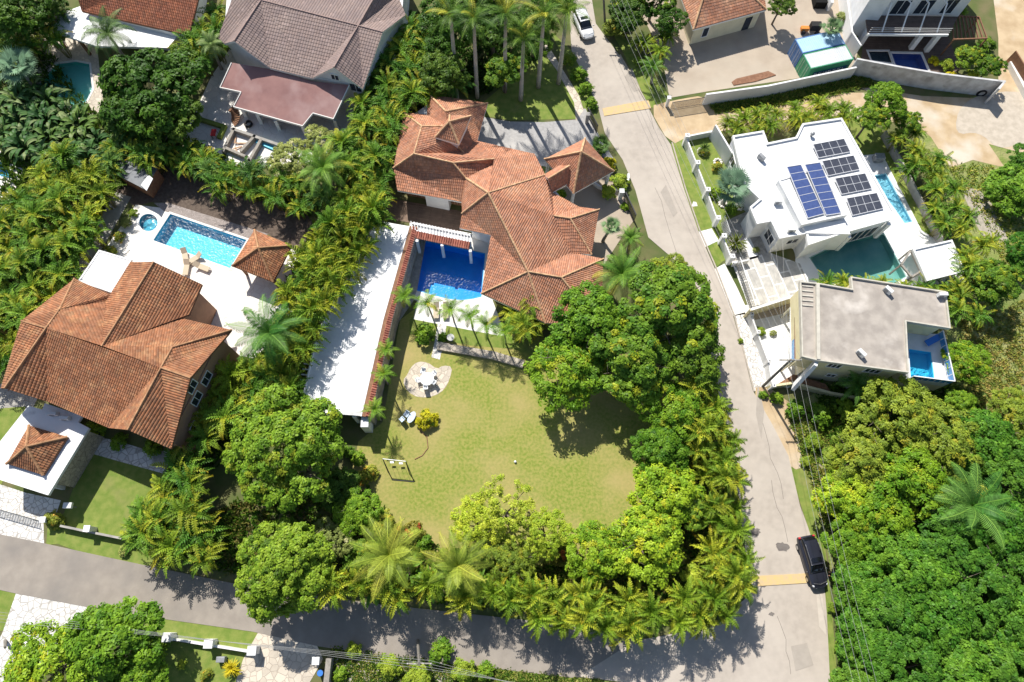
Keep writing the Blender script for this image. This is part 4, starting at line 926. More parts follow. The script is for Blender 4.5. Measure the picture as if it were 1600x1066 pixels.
t = thing('garden_bench', cen([(330,200)]), 'L shaped green edged terrace seat near the palms', 'bench')
m = MB(); wall_line(m, PL([(317,190),(352,201),(345,216)]), .5, .5); m.build('seat', 'lawn_green', t)
t = thing('work_table', P(337,213), 'red covered table with tools on the terrace under construction', 'table'); p = P(337,213)
m = MB(); m.box(p.x-.3, p.y-.5, .7, p.x+.3, p.y+.5, .78); m.build('tabletop', 'red_paint', t)
m = MB()
for sx in (-.25,.25):
    for sy in (-.4,.4): m.box(p.x+sx-.03, p.y+sy-.03, 0, p.x+sx+.03, p.y+sy+.03, .7)
m.build('legs', 'iron', t)
p = P(388,194,.3); m = MB(); 
for k in range(20):
    a_ = 2*math.pi*k/20; b_ = 2*math.pi*(k+1)/20; m.beam(p+Vector((.42*math.cos(a_), .42*math.sin(a_), 0)), p+Vector((.42*math.cos(b_), .42*math.sin(b_), 0)), .2, .25)
o = m.build('tyre', 'rubber'); tag(o, 'black tyre lying on the terrace edge below the pinkish roof', 'tyre')
# ------------------------------------------------------------------ top left house
t = thing('tiled_house', cen([(200,0)]), 'red brown tiled roof house cut by the top left edge of the photo', 'house')
mb = MB(); mb.prism(offset(PL([(150,25),(292,62),(318,-80),(110,-80)], 4), .5), 0, 3.9); mb.build('wall', 'white_wall', t)
make_roof(t, dict(a=(128,18,4), b=(296,56,4), c=(325,-60,7.5), d=(105,-60,7.5)), ['a b c d'], 'tile_red', 'ridge_brown', m_fascia='fascia_brown', tone=(.7,1.15))
t = thing('veranda', cen([(69,47),(273,62)]), 'long white flat veranda roof below the red tiled roof at upper left', 'veranda')
flat_roof(t, [(69,45),(90,22),(125,10),(160,14),(276,58),(262,75),(240,74),(150,72)], 3.3, .3, 'white_roof')
for q in [(80,48),(120,60),(160,72),(220,74)]:
    p = P(*q, 3.0); m = MB(); m.box(p.x-.15, p.y, 0, p.x+.15, p.y+.3, 3.0); m.build('post', 'wood', t)
# ------------------------------------------------------------------ outbuilding top right
t = thing('outbuilding', cen([(1120,20)]), 'cream building with reddish tiled hip roof beside the container yard', 'building')
mb = MB(); ob = offset(PL([(1083,47),(1197,16),(1185,-70),(1045,-60)], 3.2), .45); mb.prism(ob, 0, 3.1); mb.build('wall', 'cream_pale', t)
make_roof(t, dict(a=(1083,47,3.2), b=(1197,16,3.2), c=(1185,-75,3.2), d=(1042,-62,3.2), e=(1102,-14,5.2), f=(1150,-30,5.2)), ['a b f e','b c f','c d e f','d a e'], 'tile_main', 'ridge_main', m_fascia='fascia_white', tone=(.7,1.05), tw=.34)
a3, b3 = P(1083,47,3.2), P(1197,16,3.2); dd3 = (b3-a3).normalized(); n3 = Vector((dd3.y,-dd3.x,0)); n3 = n3 if n3.y < 0 else -n3
window(t, a3-n3*.45, b3-n3*.45, .23, .8, .9, 1.5, out=n3, bars=0); 
m = MB(); c = a3+(b3-a3)*.83-n3*.42; m.beam(Vector((c.x,c.y,1.1))-dd3*.5, Vector((c.x,c.y,1.1))+dd3*.5, .1, 2.1); m.build('door', 'glass_dark', t)
# small things on its forecourt
# ------------------------------------------------------------------ balcony house top right
t = thing('balcony_house', cen([(1420,20)]), 'white two storey house with wooden balcony facing the royal blue pool', 'house')
a3, b3 = P(1352,40), P(1490,34); dk = PL([(1356,53),(1482,54),(1497,26),(1352,24)], 3.3)
gw = PL([(1370,24),(1500,22),(1505,-60),(1370,-60)], 3.3)
mb = MB(); mb.prism(gw, 0, 7.2); mb.prism(PL([(1340,30),(1372,32),(1372,-60),(1335,-60)], 3.3), 0, 7.4); mb.build('wall', 'white_wall', t)
m = MB(); m.prism(dk, 3.18, 3.3); bd = m.build('balcony_floor', 'planks_dark', t)
m = MB(); m.beam(dk[0]-Vector((0,0,.12)), dk[1]-Vector((0,0,.12)), .2, .3); m.build('balcony_edge', 'white_paint', t)
for i, (px, pz) in enumerate([((1343,70),0),((1423,76),0),((1447,80),0)]):
    p = P(*px); m = MB(); m.box(p.x-.3, p.y-.25, 0, p.x+.3, p.y+.35, 3.1); m.build('column', 'white_paint', t)
for fx in (.18,.42,.64,.86):
    q = dk[0]+(dk[1]-dk[0])*fx; q = q+Vector((0,.3,0)); m = MB(); m.beam(q, q+Vector((.25,2.2,2.6)), .14, .14); m.beam(q+Vector((.25,2.2,2.6)), q+Vector((-.1,2.9,2.6)), .12,.12); m.build('brace', 'white_paint', t)
m = MB(); q0 = dk[0]+Vector((0,.05,0)); q1 = dk[1]+Vector((0,.05,0))
for k in range(3): m.beam(q0+Vector((0,0,.35+k*.3)), q1+Vector((0,0,.35+k*.3)), .03, .03)
m.build('railing', 'frame_white', t)
for fx, ww in ((.22,2.0),(.5,2.0),(.8,1.6)):
    window(t, gw[0], gw[1], fx, ww, 3.5, 2.2, 'frame_white', out=(0,-1,0), bars=1)
window(t, gw[0], gw[1], .30, 3.2, .1, 2.4, 'wood', out=(0,-1,0), bars=2)
m = MB(); c = gw[0]+(gw[1]-gw[0])*.72; m.beam(Vector((c.x-.5,c.y-.03,1.1)), Vector((c.x+.5,c.y-.03,1.1)), .1, 2.2); m.build('door', 'tarp_blue', t)
t = thing('pergola', cen([(1520,60)]), 'brown timber pergola right of the balcony house', 'pergola'); pa3 = PL([(1488,25),(1530,27),(1542,60),(1490,62)], 2.8)
m = MB()
for k in range(9): m.beam(pa3[0]+(pa3[1]-pa3[0])*k/8, pa3[3]+(pa3[2]-pa3[3])*k/8, .12, .16)
m.beam(pa3[0], pa3[1], .14,.2); m.beam(pa3[3], pa3[2], .14,.2); m.build('beam', 'wood', t)
for q in pa3: m = MB(); m.box(q.x-.08, q.y-.08, 0, q.x+.08, q.y+.08, 2.8); m.build('post', 'wood', t)
# ------------------------------------------------------------------ white modern house with solar panels
WMR = [(1144,214),(1192,206),(1199,225),(1243,216),(1253,195),(1314,186),(1336,225),(1397,334),(1390,345),(1325,363),(1262,384),(1259,366),(1217,374),(1204,347),(1182,351),(1171,325),(1186,312),(1162,290)]
t = thing('modern_house', cen([(1144,214),(1314,186),(1396,334),(1217,374)]), 'white flat roofed modern house with solar panels on its roof', 'house')
HZ = 3.6; pts = PL(WMR, HZ)
mb = MB(); mb.prism(offset(pts, .12), 0, HZ-.28); mb.build('wall', 'white_wall', t)
mb = MB(); mb.prism(pts, HZ-.26, HZ); rf = mb.build('roof', 'white_roof', t)
mb = MB(); mb.prism(offset(pts, -.03), HZ-.2, HZ+.22, holes=[offset(pts, .2)]); mb.build('parapet', 'white_paint', rf)
# raised block carrying two panel columns
RB = [(1218,279),(1275,262),(1321,338),(1300,344),(1251,348)]
mb = MB(); mb.prism(PL([(1216,282),(1282,262),(1324,336),(1252,352)], HZ+.9), HZ-.1, HZ+.9); rb = mb.build('raised_roof', 'white_roof', t)
mb = MB(); q = PL([(1216,282),(1282,262),(1324,336),(1252,352)], HZ+.9); mb.prism(offset(q, -.02), HZ+.8, HZ+1.0, holes=[offset(q, .15)]); mb.build('parapet', 'white_paint', rb)
mb = MB(); mb.prism(PL([(1259,364),(1329,366),(1319,345),(1252,350)], HZ+.3), 0, HZ+.3); mb.build('south_block', 'white_paint', t)
# south-west block with windows
SW = PL([(1182,352),(1204,347),(1217,374),(1257,366),(1236,330),(1200,336),(1171,325)], HZ-.2)
def win_on(t, pa_, pb_, z, s_, w_, z0, h, out=(0,-1,0), off=.12, **k):
    a_, b_ = P(*pa_, z), P(*pb_, z); d = (b_-a_).normalized(); n = Vector((d.y,-d.x,0)); n = n if n.dot(Vector(out)) > 0 else -n
    return window(t, a_-n*off, b_-n*off, s_, w_, z0, h, out=n, **k)
win_on(t, (1144,214), (1162,290), HZ, .35, 1.4, 1.3, 1.3, out=(-1,0,0))
win_on(t, (1204,347), (1217,374), HZ, .45, 1.5, 1.0, 1.6, out=(-1,0,0))
win_on(t, (1217,374), (1257,366), HZ, .75, 1.3, 1.6, .9, out=(0,-1,0))
win_on(t, (1262,384), (1325,363), HZ, .5, 1.8, 1.5, .9, out=(0,-1,0), off=.3)
win_on(t, (1325,363), (1390,345), HZ, .55, 3.6, .2, 2.3, out=(0,-1,0), bars=3)
for q in [(1388,352),(1326,372)]:
    p = P(*q, 3.0); m = MB(); m.box(p.x-.2, p.y-.1, 0, p.x+.2, p.y+.3, 3.2); m.build('column', 'white_paint', t)
# solar arrays
def solar(name, quad, z, nx, ny, m_, label, tilt=.25, group='rooftop solar arrays'):
    q = PL(quad, z); t = thing(name, tuple(q[0]), label, 'solar array', group)
    A, B, C, D = q; A = A+Vector((0,0,tilt)); B = B+Vector((0,0,tilt))
    gx, gy = .05, .05; cnt = 0
    f = lambda u, v: (A*(1-u)+B*u)*(1-v)+(D*(1-u)+C*u)*v
    for i in range(nx):
        for j in range(ny):
            u0, u1, v0, v1 = (i+.03)/nx, (i+.97)/nx, (j+.02)/ny, (j+.98)/ny
            p = [f(u0,v0), f(u1,v0), f(u1,v1), f(u0,v1)]; m = MB(); k = Vector((0,0,.04))
            vs = p+[x-k for x in p]; m.add(vs, [(0,1,2,3),(7,6,5,4),(0,4,5,1),(1,5,6,2),(2,6,7,3),(3,7,4,0)])
            if (p[1]-p[0]).cross(p[2]-p[0]).z < 0: m.f = [x[::-1] for x in m.f]
            m.build('panel', m_, t)
    m = MB(); p = [f(0,0), f(1,0), f(1,1), f(0,1)]
    for a_, b_ in ((0,1),(1,2),(2,3),(3,0)): m.beam(p[a_]-Vector((0,0,.0)), p[b_]-Vector((0,0,.0)), .07, .09)
    for i in range(1, nx): m.beam(f(i/nx,0)-Vector((0,0,.012)), f(i/nx,1)-Vector((0,0,.012)), .05, .06)
    for j in range(1, ny): m.beam(f(0,j/ny)-Vector((0,0,.016)), f(1,j/ny)-Vector((0,0,.016)), .05, .06)
    for x in p: m.beam(x, Vector((x.x,x.y,z-.05)), .05, .05)
    m.build('frame', 'alu', t)
solar('solar_array', [(1228,263),(1250,259.5),(1288,334),(1262,341)], HZ+1.05, 1, 7, 'panel_blue', 'left one of the two long columns of blue solar panels on the raised white roof')
solar('solar_array', [(1256,259.5),(1280,256),(1314,333),(1291,336.5)], HZ+1.05, 1, 7, 'panel_blue', 'right one of the two long columns of blue solar panels on the raised white roof')
solar('solar_array', [(1269,228),(1317,219),(1328.5,237.5),(1279,247)], HZ+.15, 4, 2, 'panel_dark', 'dark solar panel array nearest the north edge of the white roof')
solar('solar_array', [(1283,254),(1332,245),(1343,265),(1294,275)], HZ+.15, 4, 2, 'panel_dark', 'dark solar panel array second from the north edge of the white roof')
solar('solar_array', [(1303,281),(1350,273),(1362,295),(1315,304)], HZ+.15, 4, 2, 'panel_dark', 'dark solar panel array third from the north edge of the white roof')
solar('solar_array', [(1321,312),(1368,303.5),(1380,326),(1332,337)], HZ+.15, 4, 2, 'panel_dark', 'dark solar panel array at the south east end of the white roof')
def ac(px, z, label, w=.9, d=.4, h=.7, rz=0, m_='ac_white', g=None, dome=False):
    p = P(*px, z); t = thing('air_conditioner', p, label, 'air conditioner', g); R4 = Matrix.Translation(p) @ Matrix.Rotation(rz, 4, 'Z')
    m = MB(); m.M = R4; m.box(-w/2,-d/2,.05,w/2,d/2,h); m.build('casing', m_, t, bevel=.03)
    m = MB(); m.M = R4 @ Matrix.Translation((-.12,-d/2-.015,h*.52)) @ Matrix.Rotation(math.radians(90),4,'X'); m.cyl(0,0,0,.02,h*.34,16); m.build('fan_grille', 'grey_metal', t)
    m = MB(); m.M = R4; m.box(-w/2+.05,-d/2+.03,0,-w/2+.12,d/2-.03,.06); m.box(w/2-.12,-d/2+.03,0,w/2-.05,d/2-.03,.06); m.build('feet', 'grey_metal', t)
ac((1188,249), HZ, 'grey condenser near the north west end of the white modern roof', rz=-.9, m_='grey_metal')
ac((1214,318), HZ, 'condenser on the white modern roof west of the raised panel block')
ac((1235,362), HZ, 'condenser near the south edge of the white modern roof')
ac((1370,250), .05, 'dark box unit on the white terrace north of the lap pool', m_='grey_metal', w=1.2, d=.8, h=.9)
t = thing('roof_turbine', P(1267,213,HZ), 'dark roof ventilator at the north edge of the white modern roof', 'ventilator'); p = P(1267,213,HZ)
m = MB(); m.cyl(p.x,p.y,HZ-.1,HZ+.3,.14,12); m.build('stack', 'grey_metal', t); m = MB(); m.sphere((p.x,p.y,HZ+.5),.28,12,8,(1,1,.8)); m.build('head', 'grey_metal', t, smooth=True)
# cabana
CB = [(1424,391),(1434,386),(1488,375),(1506,417),(1447,434)]
t = thing('cabana', cen([(1430,391),(1488,376),(1506,418),(1447,434)]), 'small white flat roofed cabana right of the teal pool', 'cabana')
q = PL([(1425,390),(1486,376),(1507,425),(1447,440)], 2.8); mb = MB(); mb.prism(q, 2.6, 2.8); r_ = mb.build('roof', 'white_roof', t)
mb = MB(); mb.prism(offset(q,-.02), 2.7, 3.0, holes=[offset(q,.18)]); mb.build('parapet', 'white_paint', r_)
mb = MB(); mb.prism(offset(q,.25), 0, 2.59); mb.build('wall', 'white_wall', t)
t = thing('pergola', cen([(1408,412),(1425,392)]), 'small brown framed pergola attached to the cabana over the pool edge', 'pergola')
q = PL([(1408,414),(1423,391),(1438,424),(1424,433)], 2.5); m = MB()
for i in range(4): m.beam(q[i], q[(i+1)%4], .2, .22)
m.build('frame', 'timber_grey', t)
for p in q: m = MB(); m.box(p.x-.08,p.y-.08,0,p.x+.08,p.y+.08,2.4); m.build('post', 'timber_grey', t)
def lounger(px, rz, label, g=None, z=.05, m_c='tan_cloth'):
    p = P(*px, z); t = thing('sun_lounger', p, label, 'sun lounger', g); R4 = Matrix.Translation(p) @ Matrix.Rotation(rz, 4, 'Z')
    m = MB(); m.M = R4; m.box(-.32,-.95,.28,.32,.35,.36); m.build('seat', m_c, t, bevel=.02)
    m = MB(); m.M = R4 @ Matrix.Translation((0,.35,.32)) @ Matrix.Rotation(math.radians(35),4,'X'); m.box(-.32,0,-.04,.32,.7,.04); m.build('backrest', m_c, t, bevel=.02)
    for sx in (-.28,.28):
        for sy in (-.85,.3): m = MB(); m.M = R4; m.box(sx-.025,sy-.025,0,sx+.025,sy+.025,.28); m.build('leg', 'grey_metal', t)
lounger((1433,411), .9, 'tan lounger under the small brown pergola beside the cabana', z=.03)
for i, (x, y, r, l) in enumerate([(291,402,.3,'upper left one of the four loungers'),(306,406,-.9,'upper right one of the four loungers'),(293,420,.0,'lower left one of the four loungers'),(317,419,1.2,'rightmost of the four loungers')]):
    lounger((x,y), r, l+' on the pale terrace south of the turquoise pool', 'loungers on the pool terrace')
for x, l in ((682,'left'),(697,'right')): lounger((x,487), 0, 'sun lounger on the white deck below the blue pool, %s of the two'%l, 'loungers below the blue pool')
# tall side walls & fence of the white house
def wall_thing(name, pxs, h, label, m_='white_paint', t_=.2, cat='wall', group=None, zpx=None):
    pts = PL(pxs, h); m = MB(); wall_line(m, pts, h, t_)
    o = m.build(name, m_); o2 = tag(o, label, cat, group); return o
def post_fence(name, pxs, h, ph, label, pw=.45, m_='white_paint', cat='wall'):
    pts = PL(pxs, h); t = thing(name, (pts[0].x,pts[0].y,0), label, cat); m = MB(); wall_line(m, pts, h, .16); m.build('panel', m_, t)
    for p in pts:
        m = MB(); m.box(p.x-pw/2,p.y-pw/2,0,p.x+pw/2,p.y+pw/2,ph); po = m.build('pillar', m_, t)
        m = MB(); m.box(p.x-pw/2-.05,p.y-pw/2-.05,ph,p.x+pw/2+.05,p.y+pw/2+.05,ph+.1); m.build('pillar_cap', m_, po)
        m = MB(); m.cyl(p.x,p.y,ph+.1,ph+.2,.06,8); m.build('lamp', 'dark', po)
    return t
post_fence('garden_wall', [(1073,215),(1089,257),(1105,299),(1121,343)], 1.5, 1.9, 'white street wall with square pillars west of the palm lawn')
post_fence('garden_wall', [(1130,371),(1143,403)], 1.5, 1.9, 'short white wall between the footpath entrance and the slab court gate')
wall_thing('boundary_wall', [(1073,213),(1118,204)], 1.0, 'low white wall along the north side of the palm lawn')
wall_thing('boundary_wall', [(1119,196),(1144,238)], 2.6, 'tall pale wall between the palm lawn and the lane hedge')
gate('entrance_gate', (1126,349), (1134,374), 1.8, 'white pedestrian gate in the street wall', 'frame_white', 10)
m_lat = thing('lattice_gate', P(1147,413), 'long white lattice sliding gate in front of the slab court', 'gate')
a_, b_ = P(1148,414), P(1172,488); m = MB(); k = 18; hgt = 1.9
for i in range(k):
    u0, u1 = a_+(b_-a_)*i/k, a_+(b_-a_)*(i+1)/k
    m.beam(u0+Vector((0,0,.1)), u1+Vector((0,0,hgt)), .04,.04); m.beam(u0+Vector((0,0,hgt)), u1+Vector((0,0,.1)), .04,.04); m.beam(u0+Vector((0,0,hgt/2)), u1+Vector((0,0,hgt/2)), .03,.03)
m.build('lattice', 'steel', m_lat); m = MB()
for z in (.08, hgt): m.beam(a_+Vector((0,0,z)), b_+Vector((0,0,z)), .08,.08)
m.build('frame', 'frame_white', m_lat)
m = MB(); wall_line(m, PL([(1147,411),(1170,406)], .9), .9, .15); tag(m.build('garden_wall', 'white_paint'), 'low white wall north of the slab court', 'wall')
m = MB(); wall_line(m, PL([(1178,399),(1193,428)], 0), .1, .06)
t = thing('court_wall', cen([(1172,483),(1246,461)]), 'yellow wall along the south side of the slab court', 'wall')
m = MB(); wall_line(m, PL([(1173,484),(1246,461)], 2.2), 2.2, .22); m.build('panel', 'cream', t); m = MB(); a_, b_ = PL([(1173,484),(1246,461)], 2.2); m.beam(a_+Vector((0,0,.04)), b_+Vector((0,0,.04)), .3, .08); m.build('coping', 'coping', t)
post_fence('garden_wall', [(1174,492),(1184,520),(1201,565),(1208,603)], 1.4, 1.6, 'white street wall in front of the yellow house yard', .3)
# cycad bowls handled with plants
# ------------------------------------------------------------------ yellow house with grey flat roof
YR = [(1249,441),(1277,444),(1330,453),(1328,434),(1476,457),(1483,514),(1414,503),(1418,583),(1276,564),(1252,558)]
t = thing('flat_roof_house', cen([(1276,444),(1476,457),(1483,514),(1276,566)]), 'yellow two storey house with stained grey concrete flat roof', 'house')
YZ = 6.4; pts = PL(YR, YZ)
mb = MB(); mb.prism(offset(pts,.35), 3.0, YZ-.3); mb.build('wall', 'cream', t)
mb = MB(); mb.prism(PL([(1262,470),(1262,548),(1285,560),(1418,578),(1478,590),(1481,512),(1476,460),(1330,455)], YZ-.4) if False else offset(PL([(1277,444),(1476,457),(1483,514),(1420,520),(1418,583),(1276,564)], YZ), .35), 0, 3.02); mb.build('lower_wall', 'cream_pale', t)
mb = MB(); mb.prism(pts, YZ-.3, YZ); rf = mb.build('roof', 'grey_roof', t)
mb = MB(); mb.prism(offset(pts,-.03), YZ-.25, YZ+.25, holes=[offset(pts,.11)]); mb.build('parapet', 'parapet_pale', rf)
mb = MB(); a_, b_ = PL([(1276,446),(1277,563)], YZ); mb.beam(a_+Vector((0,0,.1)), b_+Vector((0,0,.1)), .35, .5); mb.build('divider', 'parapet_pale', rf)
for i in range(5):
    y = 447+i*7.5; m = MB(); a_, b_ = P(1253,y,YZ), P(1270,y+1.5,YZ); m.beam(a_+Vector((0,0,.05)), b_+Vector((0,0,.05)), .14, .12); m.build('roof_slot', 'parapet_pale', rf)
m = MB(); a_ = P(1276,566,YZ-.2); b_ = P(1240,605,2.0); m.beam(a_, b_, .35, 1.1); m.build('slanted_buttress', 'white_wall', t)
win_on(t, (1276,564), (1418,583), YZ, .27, 1.3, 4.4, 1.0, out=(0,-1,0), off=.35, bars=2)
win_on(t, (1276,564), (1418,583), YZ, .70, 1.5, 4.4, 1.0, out=(0,-1,0), off=.35, bars=2)
win_on(t, (1276,564), (1418,583), YZ, .38, .9, 1.6, .7, out=(0,-1,0), off=.35)
win_on(t, (1276,564), (1418,583), YZ, .66, 1.6, 1.2, 1.0, out=(0,-1,0), off=.35)
for (px, rz, lb) in [((1385,456),-.9,'condenser on the grey concrete roof near its north edge'),((1469,463),0,'condenser at the north east corner of the grey concrete roof'),((1343,554),-.9,'condenser on the grey concrete roof near its south edge')]: ac(px, YZ, lb, rz=rz)
# balcony pool at south east (on first floor deck)
mb = MB(); bd = PL([(1416,520),(1466,522),(1482,600),(1420,590)], 3.2); mb.prism(bd, 0, 2.2); mb.build('pool_base', 'cream_pale', t)
deck = MB(); pw_ = PL([(1420,545),(1455,550),(1461,595),(1423,589)], 3.2); deck.prism(bd, 2.2, 3.2, holes=[pw_]); deck.build('pool_deck', 'white_wall', t)
m = MB(); m.prism(offset(pw_,-.01), 2.2, 2.35); bs = m.build('pool_floor', 'tile_pool_aqua', t); m = MB(); m.prism(pw_, 2.3, 3.12, holes=[offset(pw_,.06)]); m.build('pool_lining', 'tile_pool_aqua', bs)
vs = [Vector((p.x,p.y,3.05)) for p in ccw([Vector((p.x,p.y,0)) for p in pw_])]; m = MB(); m.add(vs, [(0,1,2,3)]); m.build('water', 'water', bs)
rl = MB(); pl_ = MB(); rp = PL([(1465,522),(1483,600),(1420,592)], 3.3)
for i in range(2):
    a_, b_ = rp[i], rp[i+1]; rl.beam(a_+Vector((0,0,1.0)), b_+Vector((0,0,1.0)), .1,.08); rl.beam(a_+Vector((0,0,.05)), b_+Vector((0,0,.05)), .08,.08)
    n_ = 7
    for k in range(n_+1): q = a_+(b_-a_)*k/n_; rl.beam(q, q+Vector((0,0,1.0)), .08,.08)
    pl_.beam(a_+Vector((0,0,.52)), b_+Vector((0,0,.52)), .03,.85)
r_ = rl.build('railing', 'white_paint', t); pl_.build('railing_glass', 'glass_blue', r_)
t = thing('sun_lounger', P(1453,530,3.2), 'blue lounger beside the first floor pool of the yellow house', 'sun lounger'); p = P(1455,533,3.2); R4 = Matrix.Translation(p) @ Matrix.Rotation(-1.1,4,'Z')
m = MB(); m.M = R4; m.box(-.35,-.9,.25,.35,.9,.35); m.build('mattress', 'tarp_blue', t, bevel=.03); m = MB(); m.M = R4; m.box(-.3,-.8,0,-.25,-.75,.25); m.box(.25,.75,0,.3,.8,.25); m.build('legs', 'steel', t)
# west balcony strip, blue glass
t2 = thing('balcony', cen([(1240,500)]), 'narrow west balcony with blue glass and brown rail on the yellow house', 'balcony')
m = MB(); q = PL([(1235,480),(1252,476),(1252,560),(1235,566)], 3.1); m.prism(q, 2.9, 3.1); m.build('floor', 'white_wall', t2)
m = MB(); m.beam(q[0]+Vector((.1,0,1.0)), q[3]+Vector((.1,0,1.0)), .12, .1); m.build('handrail', 'wood', t2); m = MB(); m.beam(q[0]+Vector((.1,0,.5)), q[3]+Vector((.1,0,.5)), .03, .85); m.beam(q[3]+Vector((0,.05,.5)), q[2]+Vector((0,.05,.5)), .03,.85); m.build('glass', 'glass_blue', t2)
m = MB(); c = P(1246,505,3.1); m.box(c.x-.4,c.y-.9,3.1,c.x+.4,c.y+.9,3.5); o = m.build('pool_float', 'tarp_blue'); tag(o, 'blue folded mat lying on the west balcony of the yellow house', 'mat')
for q_ in q: m = MB(); m.box(q_.x-.1+(.15 if q_ in (q[0],q[3]) else -.15),q_.y-.1,0,q_.x+.1+(.15 if q_ in (q[0],q[3]) else -.15),q_.y+.1,2.9); m.build('post', 'cream_pale', t2)
m = MB(); wall_line(m, PL([(1205,603),(1240,598),(1300,614),(1345,622)], 1.0), 1.0, .25); tag(m.build('terrace_wall', 'cream'), 'low yellow wall at the south foot of the yellow house', 'wall')
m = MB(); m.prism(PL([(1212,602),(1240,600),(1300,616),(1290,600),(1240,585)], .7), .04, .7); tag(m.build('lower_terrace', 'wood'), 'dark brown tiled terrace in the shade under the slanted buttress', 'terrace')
# ------------------------------------------------------------------ long white boundary wall, gate, grey wall, tyre
wall_thing('boundary_wall', [(1105,147),(1200,134),(1338,105)], 2.0, 'long white wall south of the container yard', t_=.22)
wall_thing('boundary_wall', [(1341,92),(1405,104),(1470,115),(1570,127),(1562,138)], 2.8, 'tall grey stained white wall in front of the balcony house garden', 'wall_stain', .25)
wall_thing('boundary_wall', [(1345,70),(1332,50),(1322,-20)], 2.2, 'white wall running up between the containers and the balcony house')
wall_thing('retaining_wall', [(1385,205),(1425,280),(1480,385)], 1.2, 'dark concrete wall between the white terrace lawn and the east hedge', 'concrete')
gate('yard_gate', (1047,172), (1104,163), 1.5, 'wide iron bar gate of the container yard', n=34)
pillar((1046,152), 1.7, .35, 'small white post at the west end of the yard gate')
c = P(1535,148,.5); m = MB()
for k in range(20):
    a0, a1 = 2*math.pi*k/20, 2*math.pi*(k+1)/20; m.beam(c+Vector((.5*math.cos(a0), .25, .5*math.sin(a0)-.05)), c+Vector((.5*math.cos(a1), .25, .5*math.sin(a1)-.05)), .22, .22)
tag(m.build('tyre', 'rubber'), 'large black tyre leaning on the stained wall at its east end', 'tyre')
pts = PL([(1572,62),(1590,100),(1615,150)], .0); m = MB(); wall_line(m, PL([(1588,80),(1625,140)], 2.0), 2.0, .15); tag(m.build('fence', 'wood'), 'brown timber fence at the right edge of the photo', 'fence')
m = MB(); wall_line(m, PL([(1582,98),(1615,160)], .8), .8, .5); tag(m.build('low_wall', 'coping'), 'pale low wall in front of the brown timber fence', 'wall')
# shipping containers
def pix(p):
    d = Vector(p)-Vector((0,0,CH)); c = _wx*d.x+_wy*d.y+_wz*d.z; return (800+CF*c.x/c.z, 533+CF*c.y/c.z)
def container(nw, ang, label, ms, L=6.06, W=2.44, H=2.6, lettering=False):
    o = P(*nw, H); t = thing('shipping_container', (o.x,o.y,0), label, 'shipping container', 'two containers side by side'); R4 = Matrix.Translation((o.x,o.y,0)) @ Matrix.Rotation(ang,4,'Z')
    m = MB(); m.M = R4; m.box(.06,-W+.06,.1,L-.06,-.06,H-.06)
    n = 26
    for i in range(n):
        x = .15+(L-.3)*i/n; m.box(x,-W+.02,.15,x+(L-.3)/n*.5,-W+.0601,H-.12); m.box(x,-.0601,.15,x+(L-.3)/n*.5,-.02,H-.12)
    b = m.build('body', ms[0], t)
    m = MB(); m.M = R4; m.box(.1,-W+.1,H-.0601,L-.1,-.1,H-.02)
    for i in range(20): x = .2+(L-.4)*i/20; m.box(x,-W+.15,H-.0199,x+.14,-.15,H)
    m.build('roof', ms[1], t)
    m = MB(); m.M = R4; e = .12
    for x in (0, L-e):
        for y in (-W, -e): m.box(x,y,0,x+e,y+e,H-.001)
    for y in (-W, -e): m.box(e,y,H-e,L-e,y+e,H+.004); m.box(e,y,0,L-e,y+e,e)
    for x in (0, L-e): m.box(x,-W+e,H-e,x+e,-e,H+.004); m.box(x,-W+e,0,x+e,-e,e)
    m.build('frame', ms[2], t)
    m = MB(); m.M = R4; m.box(-.0,-W+.14,.14,.0599,-W/2-.02,H-.14); d1 = m.build('door', ms[0], t); m = MB(); m.M = R4; m.box(-.0,-W/2+.02,.14,.0599,-.14,H-.14); m.build('door', ms[0], t)
    m = MB(); m.M = R4
    for y in (-W+.45,-W+.85,-.85,-.45): m.tube([(-.04,y,.15),(-.04,y,H-.15)], .025, 6)
    m.build('lock_rods', 'steel', d1)
    if lettering:
        m = MB(); m.M = R4; m.box(.9,-W-.012,.75,L-.35,-W+.0199,1.65); s = m.build('banner', 'cont_navy', t)
        m = MB(); m.M = R4; rr = random.Random(4); x = 1.05
        while x < L-.9:      # worn white lettering, illegible in the photograph
            w_ = rr.uniform(.18,.28); m.box(x,-W-.03,1.0,x+.07,-W-.0121,1.45); m.box(x+.0701,-W-.03,rr.choice([1.0,1.2,1.36]),x+w_,-W-.0122,rr.choice([1.08,1.3,1.45])); x += w_+.1
        m.box(.98,-W-.03,.86,L-.9,-W-.0121,.9); m.build('lettering', 'sign_white', s)
pq = P(1303,47.5,2.6)-P(1242,61,2.6); ca = math.atan2(pq.y, pq.x)
container((1242,61), ca, 'blue shipping container with pale blue roof, the upper of two', ('cont_blue','cont_blue_top','cont_blue'))
o1 = P(1242,61,2.6); q1 = o1 + Vector((math.sin(ca), -math.cos(ca), 0))*2.56
_n = Vector((q1.x,q1.y,2.6)); v = _n-Vector((0,0,CH)); v = Vector((v.dot(Vector((_wx.x,_wx.y,_wx.z))),0,0))
def pix(p):
    d = Vector(p)-Vector((0,0,CH)); c = _wx*d.x+_wy*d.y+_wz*d.z; return (800+CF*c.x/c.z, 533+CF*c.y/c.z)
container(pix(_n), ca, 'green shipping container with grey roof and lettered side, the lower of two', ('cont_green','cont_green_top','cont_green'), lettering=True)
